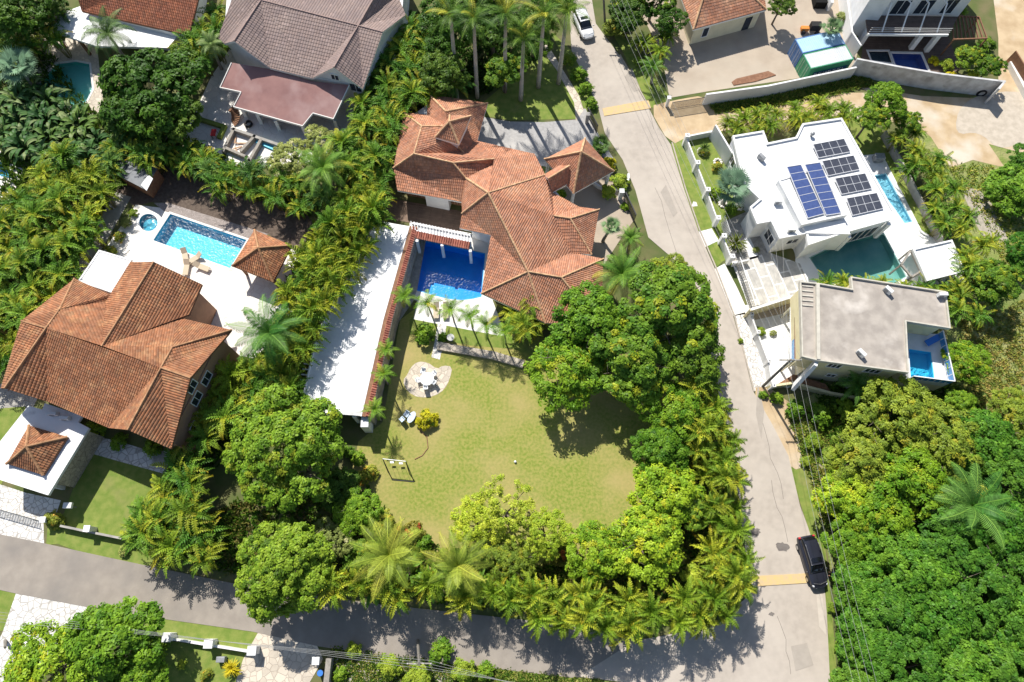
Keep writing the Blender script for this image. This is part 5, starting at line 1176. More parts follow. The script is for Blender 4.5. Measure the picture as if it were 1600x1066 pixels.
# machine behind the containers
p = P(1262,48); t = thing('generator', p, 'small orange and black machine parked behind the blue container', 'machine'); m = MB(); m.box(p.x,p.y-.5,.4,p.x+1.4,p.y+.4,1.3); m.build('body', 'dark', t, bevel=.08)
m = MB(); m.box(p.x-1.2,p.y-.5,.3,p.x-.1,p.y+.1,.8); m.build('bonnet', 'orange_paint', t, bevel=.08); m = MB()
for dx in (-.8,1.0): m.M = Matrix.Translation((p.x+dx,p.y-.6,.3)) @ Matrix.Rotation(math.radians(90),4,'X'); m.cyl(0,0,0,.15,.3,14)
m.build('wheels', 'rubber', t)
m = MB(); m.M = Matrix(); m.prism(PL([(1143,129),(1150,124),(1200,112),(1212,118),(1180,128),(1146,134)]), .02, .12); tag(m.build('soil_bed', 'soil_red'), 'strip of dark red soil on the container yard beside the wall', 'soil bed')
p = P(1278,8); t = thing('brick_stack', p, 'stack of orange bricks at the top of the container yard', 'bricks'); m = MB(); m.box(p.x-.8,p.y-.7,0,p.x+.8,p.y+.9,1.1); m.build('bricks', 'tile_red', t)
m = MB(); m.box(p.x+1.0,p.y-1.1,0,p.x+1.35,p.y+.3,1.5); m.build('board', 'white_paint', t)
# ------------------------------------------------------------------ cars
def car(px, ang, label, paint, L=4.8, W=1.95, H=1.72, suv=True):
    p = P(*px); t = thing('parked_car', p, label, 'car'); R4 = Matrix.Translation((p.x,p.y,.05)) @ Matrix.Rotation(ang,4,'Z')
    # body by cross sections along x (front = +x)
    def loft(secs, name, m_, par, n=14):
        m = MB(); m.M = R4; vs = []; fs = []
        for (x, w, z0, z1, e) in secs:
            for k in range(n):
                a = 2*math.pi*k/n; c, s = math.cos(a), math.sin(a); cx_ = abs(c)**e*(1 if c >= 0 else -1); sx_ = abs(s)**e*(1 if s >= 0 else -1)
                vs.append((x, cx_*w/2*(1-.06*max(0,sx_)), (z0+z1)/2+sx_*(z1-z0)/2))
        for i in range(len(secs)-1):
            for k in range(n): fs.append((i*n+k, i*n+(k+1)%n, (i+1)*n+(k+1)%n, (i+1)*n+k))
        fs.append(tuple(range(n))); fs.append(tuple((len(secs)-1)*n+k for k in range(n))[::-1]); m.add(vs, fs)
        o = m.build(name, m_, par, smooth=True); sd_ = o.modifiers.new('s','SUBSURF'); sd_.levels = 1; sd_.render_levels = 2; return o
    h = L/2; b = loft([(-h,W*.80,.38,.95,.6),(-h+.12,W*.93,.28,1.08,.5),(-h+.7,W,.24,1.12,.45),(0,W,.22,1.08,.45),(h-1.3,W,.24,1.04,.45),(h-.55,W*.95,.26,.96,.5),(h-.12,W*.80,.32,.80,.55),(h,W*.6,.38,.70,.6)], 'body', paint, t)
    loft([(-h+.14,W*.74,.95,1.2,.6),(-h+.42,W*.80,.95,H-.14,.6),(-h+.9,W*.80,.95,H-.02,.55),(-.1,W*.80,.95,H,.55),(.45,W*.78,.95,H-.1,.55),(1.05,W*.80,.92,1.12,.6)], 'cabin', 'car_glass', t)
    loft([(-h+.40,W*.70,H-.16,H-.04,.6),(-h+.9,W*.76,H-.14,H+.02,.6),(-.1,W*.76,H-.12,H+.035,.6),(.32,W*.70,H-.2,H-.03,.6)], 'roof_panel', paint, t)
    m = MB(); m.M = R4; m.box(-.35,-W*.27,H-.02,.12,W*.27,H+.03); m.build('sunroof', 'car_glass', t, bevel=.02)
    m = MB(); m.M = R4
    for y in (-W*.34, W*.34): m.tube([(-h+.8,y,H),(-h+.95,y,H+.07),(.1,y,H+.07),(.25,y,H-.02)], .022, 6)
    m.build('roof_rails', 'steel', t)
    for sx in (-h+.95, h-.95):
        for sy in (-1, 1):
            m = MB(); m.M = R4 @ Matrix.Translation((sx, sy*(W/2-.12), .34)) @ Matrix.Rotation(math.radians(90),4,'X'); m.cyl(0,0,-.12,.12,.35,20); wh = m.build('wheel', 'rubber', t, bevel=.03)
            m = MB(); m.M = R4 @ Matrix.Translation((sx, sy*(W/2-.0), .34)) @ Matrix.Rotation(math.radians(90),4,'X'); m.cyl(0,0,-.01,.01,.21,14); m.build('rim', 'steel', wh)
    for sy in (-1, 1):
        m = MB(); m.M = R4; m.sphere((h-.30, sy*W*.34, .72), .17, 10, 6, (1,.8,.5)); m.build('headlight', 'lamp_clear', t, smooth=True)
        m = MB(); m.M = R4; m.sphere((-h+.13, sy*W*.38, 1.02), .17, 10, 6, (.8,.8,1.1)); m.build('tail_light', 'lamp_red', t, smooth=True)
        m = MB(); m.M = R4; m.sphere((.85, sy*(W/2+.07), 1.08), .13, 8, 6, (.6,1,.7)); m.build('mirror', paint, t, smooth=True)
    m = MB(); m.M = R4; m.beam((h-.5,-W*.36,.985),(h-.32,0,.93),.03,.02); m.beam((h-.5,W*.36,.985),(h-.32,0,.93),.03,.02); m.build('bonnet_trim', 'steel', t)
ca_ = P(1275,905)-P(1258,850); car((1265,878), math.atan2(ca_.y, ca_.x), 'black estate car parked at the kerb over the yellow speed bump', 'car_black', L=5.0)
ca_ = P(918,50)-P(905,20); car((911,45), math.atan2(ca_.y, ca_.x), 'white car under the royal palms at the top of the road', 'car_white', L=4.5)
# ------------------------------------------------------------------ person beside the black car
def person(px, ang, label):
    p = P(*px); t = thing('person', p, label, 'person'); R4 = Matrix.Translation((p.x,p.y,.02)) @ Matrix.Rotation(ang,4,'Z')
    J = {'pel':(0,0,.93,.14),'wa':(.03,0,1.08,.125),'ch':(.10,0,1.32,.15),'nk':(.16,0,1.49,.06),'hd':(.19,0,1.60,.095),'ht':(.20,0,1.72,.07),
      'ls':(.10,.19,1.40,.065),'le':(.22,.24,1.15,.045),'lh':(.40,.16,1.06,.035),'rs':(.10,-.19,1.40,.065),'re':(.20,-.25,1.14,.045),'rh':(.38,-.18,1.04,.035),
      'lk':(.05,.11,.50,.07),'la':(-.02,.12,.08,.045),'lt':(.16,.13,.04,.035),'rk':(.0,-.11,.50,.07),'ra':(-.12,-.12,.08,.045),'rt':(.06,-.13,.04,.035),'lp':(0,.09,.90,.10),'rp':(0,-.09,.90,.10)}
    E_ = [('pel','wa'),('wa','ch'),('ch','nk'),('nk','hd'),('hd','ht'),('ch','ls'),('ls','le'),('le','lh'),('ch','rs'),('rs','re'),('re','rh'),('pel','lp'),('lp','lk'),('lk','la'),('la','lt'),('pel','rp'),('rp','rk'),('rk','ra'),('ra','rt')]
    hand = []
    for s, hn in ((1,'lh'),(-1,'rh')):
        b = J[hn]
        for i in range(4):
            k = hn+'f%d'%i; J[k] = (b[0]+.06, b[1]+(i-1.5)*.022, b[2]-.01, .009); J[k+'b'] = (b[0]+.06+[.045,.055,.05,.035][i], b[1]+(i-1.5)*.024, b[2]-.05, .007); E_ += [(hn,k),(k,k+'b')]
        J[hn+'t'] = (b[0]+.03, b[1]-s*.05, b[2]-.02, .01); E_ += [(hn,hn+'t')]
    ks = list(J); me = bpy.data.meshes.new('body'); me.from_pydata([R4 @ Vector(J[k][:3])-Vector((p.x,p.y,0)) for k in ks], [(ks.index(a),ks.index(b)) for a,b in E_], []); me.materials.append(MATS['skin'])
    o = bpy.data.objects.new('body', me); col.objects.link(o); o.parent = t
    sm = o.modifiers.new('skin','SKIN'); ss = o.modifiers.new('sub','SUBSURF'); ss.levels = 1; ss.render_levels = 1
    for i, k in enumerate(ks): me.skin_vertices[0].data[i].radius = (J[k][3],)*2; me.skin_vertices[0].data[i].use_root = (k == 'pel')
    def cloth(name, keys, edges, grow, m_):
        me = bpy.data.meshes.new(name); kk = keys; me.from_pydata([R4 @ Vector(J[k][:3])-Vector((p.x,p.y,0)) for k in kk], [(kk.index(a),kk.index(b)) for a,b in edges], []); me.materials.append(MATS[m_]); o = bpy.data.objects.new(name, me); col.objects.link(o); o.parent = t
        o.modifiers.new('skin','SKIN'); s2 = o.modifiers.new('sub','SUBSURF'); s2.levels = 1; s2.render_levels = 1
        for i, k in enumerate(kk): me.skin_vertices[0].data[i].radius = (J[k][3]+grow,)*2; me.skin_vertices[0].data[i].use_root = (i == 0)
    cloth('shirt', ['pel','wa','ch','ls','rs','le','re'], [('pel','wa'),('wa','ch'),('ch','ls'),('ch','rs'),('ls','le'),('rs','re')], .025, 'shirt')
    cloth('trousers', ['pel','lp','lk','la','rp','rk','ra'], [('pel','lp'),('lp','lk'),('lk','la'),('pel','rp'),('rp','rk'),('rk','ra')], .02, 'trousers')
    m = MB(); m.M = R4; m.sphere((.175,0,1.70),.105,12,8,(1.05,.9,.75)); m.build('hair', 'hair', t, smooth=True)
    m = MB(); m.M = R4; m.sphere((.30,.03,1.63),.012,6,4); m.sphere((.30,-.03,1.63),.012,6,4); m.sphere((.305,0,1.60),.016,6,4); m.build('face', 'dark', t)
person((1295,899), 2.9, 'person in a patterned blue shirt standing right of the black car')
# ------------------------------------------------------------------ lawn furniture, swing, ball
def round_table(px, label):
    p = P(*px, .73); t = thing('garden_table', (p.x,p.y,0), label, 'table'); m = MB(); m.cyl(p.x,p.y,.70,.74,.75,28); m.build('tabletop', 'plastic_white', t, bevel=.01); m = MB(); m.cyl(p.x,p.y,0,.70,.06,10); m.cyl(p.x,p.y,0.0,.05,.3,14); m.build('pedestal', 'plastic_white', t)
def chair(px, rz, label, g, m_='plastic_white'):
    p = P(*px, .45); t = thing('garden_chair', (p.x,p.y,0), label, 'chair', g); R4 = Matrix.Translation((p.x,p.y,0)) @ Matrix.Rotation(rz,4,'Z')
    m = MB(); m.M = R4; m.box(-.25,-.25,.42,.25,.25,.46); m.build('seat', m_, t, bevel=.02); m = MB(); m.M = R4; m.beam((0,-.25,.44),(0,-.36,.9),.5,.04,up=(0,1,0)); m.build('backrest', m_, t)
    for sx in (-.22,.22):
        for sy in (-.22,.22): m = MB(); m.M = R4; m.box(sx-.02,sy-.02,0,sx+.02,sy+.02,.42); m.build('leg', m_, t)
        m = MB(); m.M = R4; m.box(sx-.03,-.25,.62,sx+.03,.22,.65); m.box(sx-.02,.18,.46,sx+.02,.22,.62); m.build('armrest', m_, t)
round_table((667,592), 'round white table on the stone circle of the lawn')
for (x, y, r, l) in [(655,594,-1.3,'western'),(661,581,2.9,'north western'),(677,585,2.3,'north eastern'),(677,597,1.0,'eastern'),(665,605,0.1,'southern')]:
    chair((x,y), r, 'white garden chair at the round table, the %s one'%l, 'chairs round the white table')
for (x, y, r, l) in [(628,655,.8,'left'),(635,648,2.6,'upper')]: chair((x,y), r, 'pale blue chair on the shaded grass near the yellow shrub, the %s one'%l, 'pale blue chairs', 'plastic_blue')
t = thing('garden_table', P(643,652), 'pale blue oval table on the grass beside two chairs', 'table'); p = P(643,652,.5); m = MB(); m.M = Matrix.Translation(p) @ Matrix.Rotation(1.1,4,'Z') @ Matrix.Diagonal((1.5,.8,1,1)); m.cyl(0,0,-.03,.03,.45,24); m.build('tabletop', 'plastic_blue', t, bevel=.01)
m = MB(); m.box(p.x-.3,p.y-.05,0,p.x-.24,p.y+.05,.46); m.box(p.x+.2,p.y-.05,0,p.x+.26,p.y+.05,.46); m.build('legs', 'plastic_blue', t)
# swing frame: top bar carried by two slanted frames
t = thing('swing_set', P(622,745), 'metal swing frame with white seats standing on the lawn', 'swing set')
T0, T1 = P(598,717,2.1), P(634,721,2.1); F0, F1 = P(613,750), P(647,753); B0, B1 = P(606,737), P(640,741)
m = MB(); m.beam(T0, T1, .07, .07); m.build('top_bar', 'frame_white', t)
for a_, b_, c_ in ((T0,F0,B0),(T1,F1,B1)):
    m = MB(); m.tube([a_, b_], .045, 8); m.tube([a_, c_], .045, 8); m.build('side_frame', 'iron', t)
m = MB(); m.tube([F0+Vector((0,0,.04)), F1+Vector((0,0,.04))], .04, 8); m.build('base_rail', 'iron', t)
for fx in (.3,.7):
    q = T0+(T1-T0)*fx; m = MB(); m.box(q.x-.2,q.y-.1,.5,q.x+.2,q.y+.1,.54); st = m.build('swing_seat', 'plastic_white', t); m = MB()
    for dx in (-.22,.22): m.tube([(q.x+dx,q.y,.55),(q.x+dx,q.y,2.06)], .012, 5)
    m.build('chain', 'iron', st)
m = MB(); p = P(805,722); m.sphere((p.x,p.y,.14),.14,14,10); tag(m.build('ball', 'plastic_white', smooth=True), 'small white ball lying in the middle of the lawn', 'ball')
m = MB(); pp = PL([(655,672),(667,683),(669,700),(660,712),(648,718)]); m.tube([q+Vector((0,0,.03)) for q in pp], .05, 6); tag(m.build('garden_hose', 'soil_red'), 'dark curved hose lying on the grass below the yellow shrub', 'hose')
p = P(704,527,.8); t = thing('garden_urn', (p.x,p.y,0), 'stone urn beside the stepping path near the palm row', 'urn'); m = MB(); m.cyl(p.x,p.y,0,.3,.25,14,.15); m.cyl(p.x,p.y,.3,.8,.15,14,.42); m.build('bowl', 'ceramic', t)
m = MB(); wall_line(m, PL([(690,541),(730,548),(770,555),(812,567)], .35), .35, .9); tag(m.build('stone_border', 'stone_face'), 'low rough stone border between palm row and lawn', 'wall')
# lamp box on post in front garden, roadside walls with pillars
p = P(106,790,1.5); t = thing('garden_lamp', (p.x,p.y,0), 'square white lamp head on a post in the front lawn', 'lamp'); m = MB(); m.tube([(p.x,p.y,0),(p.x,p.y,1.3)], .05, 8); m.build('post', 'grey_metal', t); m = MB(); m.box(p.x-.42,p.y-.28,1.3,p.x+.42,p.y+.28,1.65); m.build('head', 'ac_white', t, bevel=.03)
gate('drive_gate', (-5,795), (62,814), 1.1, 'low lattice gate across the crazy paved entrance drive', 'grey_metal', 26)
pillar((66,812), 1.4, .45, 'white pillar at the right end of the lattice drive gate')
wall_thing('low_wall', [(95,822),(133,830),(188,841)], .8, 'low wall at the roadside edge of the front lawn', 'concrete')
pillar((135,826), 1.5, .5, 'white square pillar in the middle of the front lawn wall')
wall_thing('low_wall', [(222,993),(258,997),(325,1008),(393,1019)], .7, 'long low white wall on the south side of the west road')
for px, l in (((260,996),'left'),((325,1006),'middle'),((393,1017),'right')): pillar(px, 1.4, .7, 'white square pillar of the southern roadside wall, the %s one'%l, group='pillars of the southern wall')
pillar((493,1033), 1.4, .55, 'white pillar right of the sloping crazy paved drive')
wall_thing('low_wall', [(513,1034),(508,1080)], 1.2, 'grey wall running to the bottom edge right of the crazy paved drive', 'timber_grey', .5)
p = P(500,1052,.9); t = thing('water_tank', (p.x,p.y,0), 'small blue topped drum between drive pillar and grey wall', 'drum'); m = MB(); m.cyl(p.x,p.y,0,.85,.3,16); m.build('barrel', 'dark', t); m = MB(); m.cyl(p.x,p.y,.85,.9,.28,16); m.build('lid', 'tarp_blue', t)
p = P(344,1031,.8); t = thing('utility_box', (p.x,p.y,0), 'grey metal box on the grass beside the yellow spiky shrub', 'box'); m = MB(); m.box(p.x-.4,p.y-.25,.15,p.x+.4,p.y+.25,.8); m.build('cabinet', 'grey_metal', t, bevel=.03); m = MB(); m.box(p.x-.3,p.y-.15,0,p.x+.3,p.y+.15,.15); m.build('plinth', 'concrete', t)
sheet('drive_south', [(405,985),(495,1008),(505,1030),(470,1090),(360,1090),(380,1030)], .03, 'crazy_warm')
sheet('drive_west', [(26,924),(138,948),(120,970),(70,1040),(20,1090),(-40,1090),(5,985)], .03, 'crazy')
sheet('verge_south', [(138,947),(225,962),(394,986),(405,990),(390,1020),(220,992),(120,970)], .02, 'lawn_green')
sheet('verge_south_west', [(-60,915),(0,920),(27,926),(15,985),(-60,990)], .02, 'lawn_green')
sheet('grass_south', [(225,995),(385,1020),(360,1090),(200,1090)], .02, 'lawn_green')
sheet('bare_soil', [(560,1010),(720,1036),(800,1048),(740,1090),(520,1090),(516,1030)], .02, 'scree', smooth_it=1)
sheet('verge_far_south', [(720,1037),(825,1050),(975,1068),(1010,1120),(700,1110)], .024, 'lawn_green')
# shed at the hedge with tin roof
t = thing('shed', cen([(215,275)]), 'brown shed with grey tin roof and white sheet between the palms', 'shed'); q = PL([(170,248),(232,242),(246,262),(226,296),(180,272)], 2.4)
m = MB(); m.prism(q, 2.3, 2.4); m.build('roof', 'sheet_metal', t); m = MB(); m.prism(offset(q,.2), 0, 2.29); m.build('wall', 'wood', t); m = MB(); qq = PL([(231,272),(238,278),(228,297),(219,288)], 2.7); m.prism(qq, 2.5, 2.56); m.build('sheet', 'white_paint', t)
# ------------------------------------------------------------------ poles and wires
def pole(foot, top, H, label, arms=1, mm='pole_wood', r=.16, tz=None):
    a_ = P(*foot); b_ = P(*top, H); t = thing('utility_pole', a_, label, 'utility pole'); m = MB(); m.tube([a_-Vector((0,0,.3)), b_], [r, r*.7], 10); m.build('shaft', mm, t)
    d = Vector((1,0,0)) if arms == 1 else Vector((.2,1,0)).normalized()
    for k, zz in enumerate((-.15,-.9)[:arms+0 if arms else 0]):
        c = b_+Vector((0,0,zz)); m = MB(); m.beam(c-d*1.1, c+d*1.1, .1, .12); ar = m.build('crossarm', 'timber_grey', t)
        for s in (-1,-.35,.35,1):
            m = MB(); m.cyl(c.x+d.x*s, c.y+d.y*s, c.z+.06, c.z+.25, .05, 8); m.build('insulator', 'ceramic', ar)
    return b_
p1_ = pole((1192,604), (1236,562), 8.2, 'tall wooden utility pole at the corner of the rubble pavement')
p2_ = pole((946,37), (940,-60), 8.5, 'utility pole at the top of the road beside the hedge')
p0_ = pole((1310,1120), (1372,1150), 8.2, 'utility pole below the bottom edge')
p3_ = pole((652,1000), (655,1037), 7.0, 'utility pole with crossarm on the south verge', arms=1)
pole((5,1000), (8,1012), 2.2, 'short dark post at the left edge by the crazy paved drive', arms=0)
def wire(a_, b_, sag, label, g='overhead wires', r=.012, mm='wire'):
    a_, b_ = Vector(a_), Vector(b_); n = 18; m = MB(); m.tube([a_+(b_-a_)*i/n-Vector((0,0,sag*4*(i/n)*(1-i/n))) for i in range(n+1)], r, 4); return tag(m.build('overhead_wire', mm), label, 'wire', g)
for i, dx in enumerate((-1.0,-.35,.35,1.0)):
    wire(p1_+Vector((dx,0,.1)), p2_+Vector((dx,0,.1)), 1.0, 'thin overhead wire along the main road, %s'%('westernmost','second from the west','third from the west','easternmost')[i], 'wires along the main road')
    wire(p1_+Vector((dx,0,.1)), p0_+Vector((dx,0,.1)), .6, 'pale overhead wire passing the black car, %s'%('westernmost','second from the west','third from the west','easternmost')[i], 'wires south of the corner pole')
pw0 = P(-40,940,7.0); pw1 = P(1050,1110,7.0)
for i, dy in enumerate((-1,-.35,.35,1.0)):
    wire(P(-60,958+dy*9,6.5), p3_+Vector((dy*.9,dy*.25,.1)), .5, 'pale overhead wire across the bottom left verge, %s'%('uppermost','second from above','third from above','lowest')[i], 'wires along the west road')
    wire(p3_+Vector((dy*.9,dy*.25,.1)), P(900,1090+dy*8,7), .5, 'pale overhead wire east of the south verge pole, %s'%('uppermost','second from above','third from above','lowest')[i], 'wires east of the verge pole')
for i, (x, y) in enumerate([(1220,470),(1232,470),(1205,470)]): wire(p1_+Vector((0,0,-.3)), P(1195+i*14,330+i*20,5.5), .3, 'service wire from the corner pole to the modern house, %s'%('left','middle','right')[i], 'service wires')
# ------------------------------------------------------------------ vegetation
G1, G2 = (.035,.085,.012), (.10,.17,.022)
CR_ = {
 'dome': crown_mesh('crown', 1, R=5.6, H=4.8, lobes=15, lobe_r=.29, clumps=620, leaves=54, clump_r=.55, leaf=.19, cols=((.05,.13,.015),(.13,.24,.03)), accent=(.15,.21,.025), acc=.14, flat=.75),
 'dome_light': crown_mesh('crown', 2, R=5.0, H=4.6, lobes=12, lobe_r=.31, clumps=640, leaves=50, clump_r=.46, leaf=.17, cols=((.16,.27,.03),(.27,.37,.05)), accent=(.10,.18,.02), acc=.12, flat=.8),
 'broad_a': crown_mesh('crown', 3, R=4.2, H=3.4, lobes=11, lobe_r=.29, clumps=300, leaves=54, clump_r=.55, leaf=.2, cols=((.06,.15,.015),(.15,.27,.03))),
 'broad_b': crown_mesh('crown', 4, R=4.2, H=3.8, lobes=10, lobe_r=.31, clumps=330, leaves=54, clump_r=.52, leaf=.19, cols=((.05,.13,.02),(.13,.23,.03)), accent=(.24,.30,.03), acc=.08),
 'dark_a': crown_mesh('crown', 5, R=4.4, H=3.4, lobes=9, lobe_r=.40, clumps=320, leaves=44, clump_r=.62, leaf=.22, cols=((.035,.09,.015),(.085,.17,.022))),
 'dark_b': crown_mesh('crown', 6, R=4.4, H=3.0, lobes=11, lobe_r=.34, clumps=330, leaves=40, clump_r=.55, leaf=.24, cols=((.03,.08,.015),(.09,.16,.03))),
 'fine_a': crown_mesh('crown', 7, R=4.0, H=2.6, lobes=10, lobe_r=.34, clumps=230, leaves=46, clump_r=.55, leaf=.17, cols=((.16,.27,.03),(.28,.36,.05)), spread=.8, flat=.6),
 'fine_b': crown_mesh('crown', 8, R=4.0, H=2.8, lobes=11, lobe_r=.33, clumps=260, leaves=46, clump_r=.6, leaf=.19, cols=((.09,.20,.02),(.20,.32,.03)), accent=(.27,.33,.03), acc=.12, spread=.8),
 'forest_a': crown_mesh('crown', 9, R=4.6, H=3.2, lobes=12, lobe_r=.33, clumps=380, leaves=42, clump_r=.55, leaf=.22, cols=((.035,.11,.018),(.08,.19,.03)), flat=.6),
 'forest_b': crown_mesh('crown', 10, R=4.6, H=3.0, lobes=10, lobe_r=.36, clumps=360, leaves=42, clump_r=.6, leaf=.24, cols=((.04,.13,.018),(.10,.22,.03)), flat=.6),
 'olive': crown_mesh('crown', 11, R=4.4, H=3.2, lobes=11, lobe_r=.34, clumps=300, leaves=48, clump_r=.55, leaf=.15, cols=((.10,.165,.03),(.20,.27,.045)), elong=2.4, accent=(.28,.30,.04), acc=.06, spread=.78),
 'lime': crown_mesh('crown', 12, R=4.2, H=3.0, lobes=10, lobe_r=.35, clumps=280, leaves=46, clump_r=.58, leaf=.2, cols=((.10,.22,.02),(.22,.33,.03)), accent=(.27,.33,.03), acc=.06),
 'grey': crown_mesh('crown', 13, R=3.6, H=2.4, lobes=8, lobe_r=.36, clumps=220, leaves=46, clump_r=.5, leaf=.18, cols=((.13,.18,.07),(.22,.27,.12)), accent=(.42,.44,.38), acc=.05),
 'sparse': crown_mesh('crown', 14, R=4.0, H=2.6, lobes=12, lobe_r=.25, clumps=120, leaves=42, clump_r=.5, leaf=.16, cols=((.22,.32,.04),(.34,.40,.07)), spread=.9),
}
BU_ = [crown_mesh('leaves', 20+i, R=1.5, H=1.1, lobes=6, lobe_r=.38, clumps=70, leaves=34, clump_r=.36, leaf=.15, cols=c, spread=.6, accent=a, acc=.1) for i, (c, a) in enumerate([
  (((.06,.15,.02),(.15,.26,.03)),None), (((.12,.22,.03),(.24,.32,.05)),None), (((.10,.16,.03),(.2,.24,.05)),(.35,.25,.05)), (((.36,.34,.02),(.5,.47,.03)),(.2,.28,.04)), (((.16,.22,.08),(.28,.32,.16)),None), (((.10,.13,.03),(.17,.17,.04)),(.35,.10,.05))])]
TR_ = [limbs_mesh(30+i, 5.2, 4.2, .28, n=6) for i in range(3)]
TRS = limbs_mesh(40, .9, 1.2, .07, n=5)
GP = ((.07,.16,.02),(.19,.30,.035))
AR_ = [areca_meshes(50+i, g, y, heads=h, H=H_, spread=sp, L=L_, orange=o) for i, (g, y, h, H_, sp, L_, o) in enumerate([
  (GP,.12,7,4.4,.95,2.0,.07), (((.06,.15,.02),(.15,.26,.03)),.08,6,4.0,.8,2.1,.06), (((.10,.18,.02),(.23,.30,.035)),.26,7,4.2,.9,1.9,.09),
  (((.05,.13,.03),(.12,.21,.05)),.03,7,4.2,.95,2.1,.02), (((.11,.19,.02),(.25,.31,.035)),.36,6,3.6,.85,2.0,.14), (((.11,.20,.02),(.23,.31,.03)),.18,6,3.6,.9,2.1,.08)])]
CO_ = [palm_meshes(70+i, nf=n, L=L_, cols=c, yellow=y, nl=34, ll=.9, lw=.075, rise=(-.1,1.2), droop=(1.1,2.0), fold=.12, lhang=.5, yc=(.46,.42,.08)) for i, (n, L_, c, y) in enumerate([
  (24,4.2,((.20,.26,.04),(.38,.40,.07)),.25), (24,4.1,((.08,.18,.03),(.17,.28,.05)),.1), (24,4.4,((.05,.15,.03),(.13,.25,.06)),.03), (20,3.9,((.10,.17,.06),(.2,.26,.11)),.05)])]
RO_ = [palm_meshes(80+i, nf=17, L=3.6, cols=((.05,.12,.02),(.12,.2,.03)), yellow=.05, nl=26, ll=.7, lw=.06, rise=(-.3,1.2), droop=(1.0,1.7), fold=.3, lhang=.6) for i in range(2)]
RY_ = palm_meshes(83, nf=18, L=3.5, cols=((.14,.22,.03),(.26,.33,.05)), yellow=.12, nl=26, ll=.75, lw=.06, rise=(-.3,1.2), droop=(1.0,1.7), fold=.3, lhang=.6)
XM_ = [palm_meshes(86+i, nf=11, L=1.75, cols=((.10,.2,.02),(.22,.33,.04)), yellow=.06, nl=16, ll=.42, lw=.07, rise=(.0,1.0), droop=(1.2,1.9), fold=.5, lhang=.3) for i in range(3)]
FAN = fan_mesh(90, n=26, L=2.3, w=1.0); FANG = fan_mesh(91, n=20, L=1.5, w=.6, cols=((.07,.14,.04),(.15,.22,.07))); FANS = fan_mesh(92, n=20, L=1.2, w=.5, cols=((.14,.22,.12),(.24,.32,.18)))
CYC = [rosette_mesh(93, 70, 1.1, .09, ((.05,.10,.02),(.12,.17,.03)), rise=(.1,1.1)), rosette_mesh(94, 90, 1.1, .12, ((.5,.38,.02),(.65,.5,.03)), rise=(.1,1.4)), rosette_mesh(95, 80, 1.3, .10, ((.08,.11,.02),(.2,.2,.03)), rise=(.2,1.4))]
BR_ = [broad_mesh(96, cols=((.035,.09,.03),(.08,.16,.05))), broad_mesh(97, cols=((.05,.11,.03),(.13,.2,.05)), pale=.25), broad_mesh(98, n=22, L=2.2, w=.55, H=3, cols=((.12,.24,.03),(.24,.36,.05)), pale=0)]
def trunk_mesh(name, H, r0, r1, m, lean=(0,0)):
    mb = MB(); n = 8; mb.tube([(lean[0]*(i/n)**1.5, lean[1]*(i/n)**1.5, H*i/n) for i in range(n+1)], [r0+(r1-r0)*(i/n) for i in range(n+1)], 10)
    me = bpy.data.meshes.new(name); me.from_pydata(mb.v, [], mb.f); me.materials.append(MATS[m]); me.polygons.foreach_set('use_smooth', [True]*len(me.polygons)); me.update(); return me
def sc(x, y, z): return (P(x+10,y,z)-P(x-10,y,z)).length/20      # metres per photo pixel
RNG = random.Random(77)
def tree(px, r, zc, kind, label, group=None, name='broadleaf_tree', R0=None):
    R0 = {'dome':5.6,'dome_light':5.0,'broad_a':4.2,'broad_b':4.2,'dark_a':4.4,'dark_b':4.4,'fine_a':4,'fine_b':4,'forest_a':4.6,'forest_b':4.6,'olive':4.4,'lime':4.2,'grey':3.6,'sparse':4}[kind]
    c = P(*px, zc); s = r*sc(*px, zc)/(R0*1.2)
    o = plant(name, [('crown', CR_[kind], 0), ('trunk', TR_[RNG.randrange(3)], 0)], (c.x, c.y), label, 'tree', group, s=1, rng=RNG)
    cr, tk = o.children[0], o.children[1]
    cr.location = (0,0,zc); cr.scale = (s, s, s*.95); k = zc/5.2; tk.scale = (s*R0/4.2, s*R0/4.2, k)
    return o
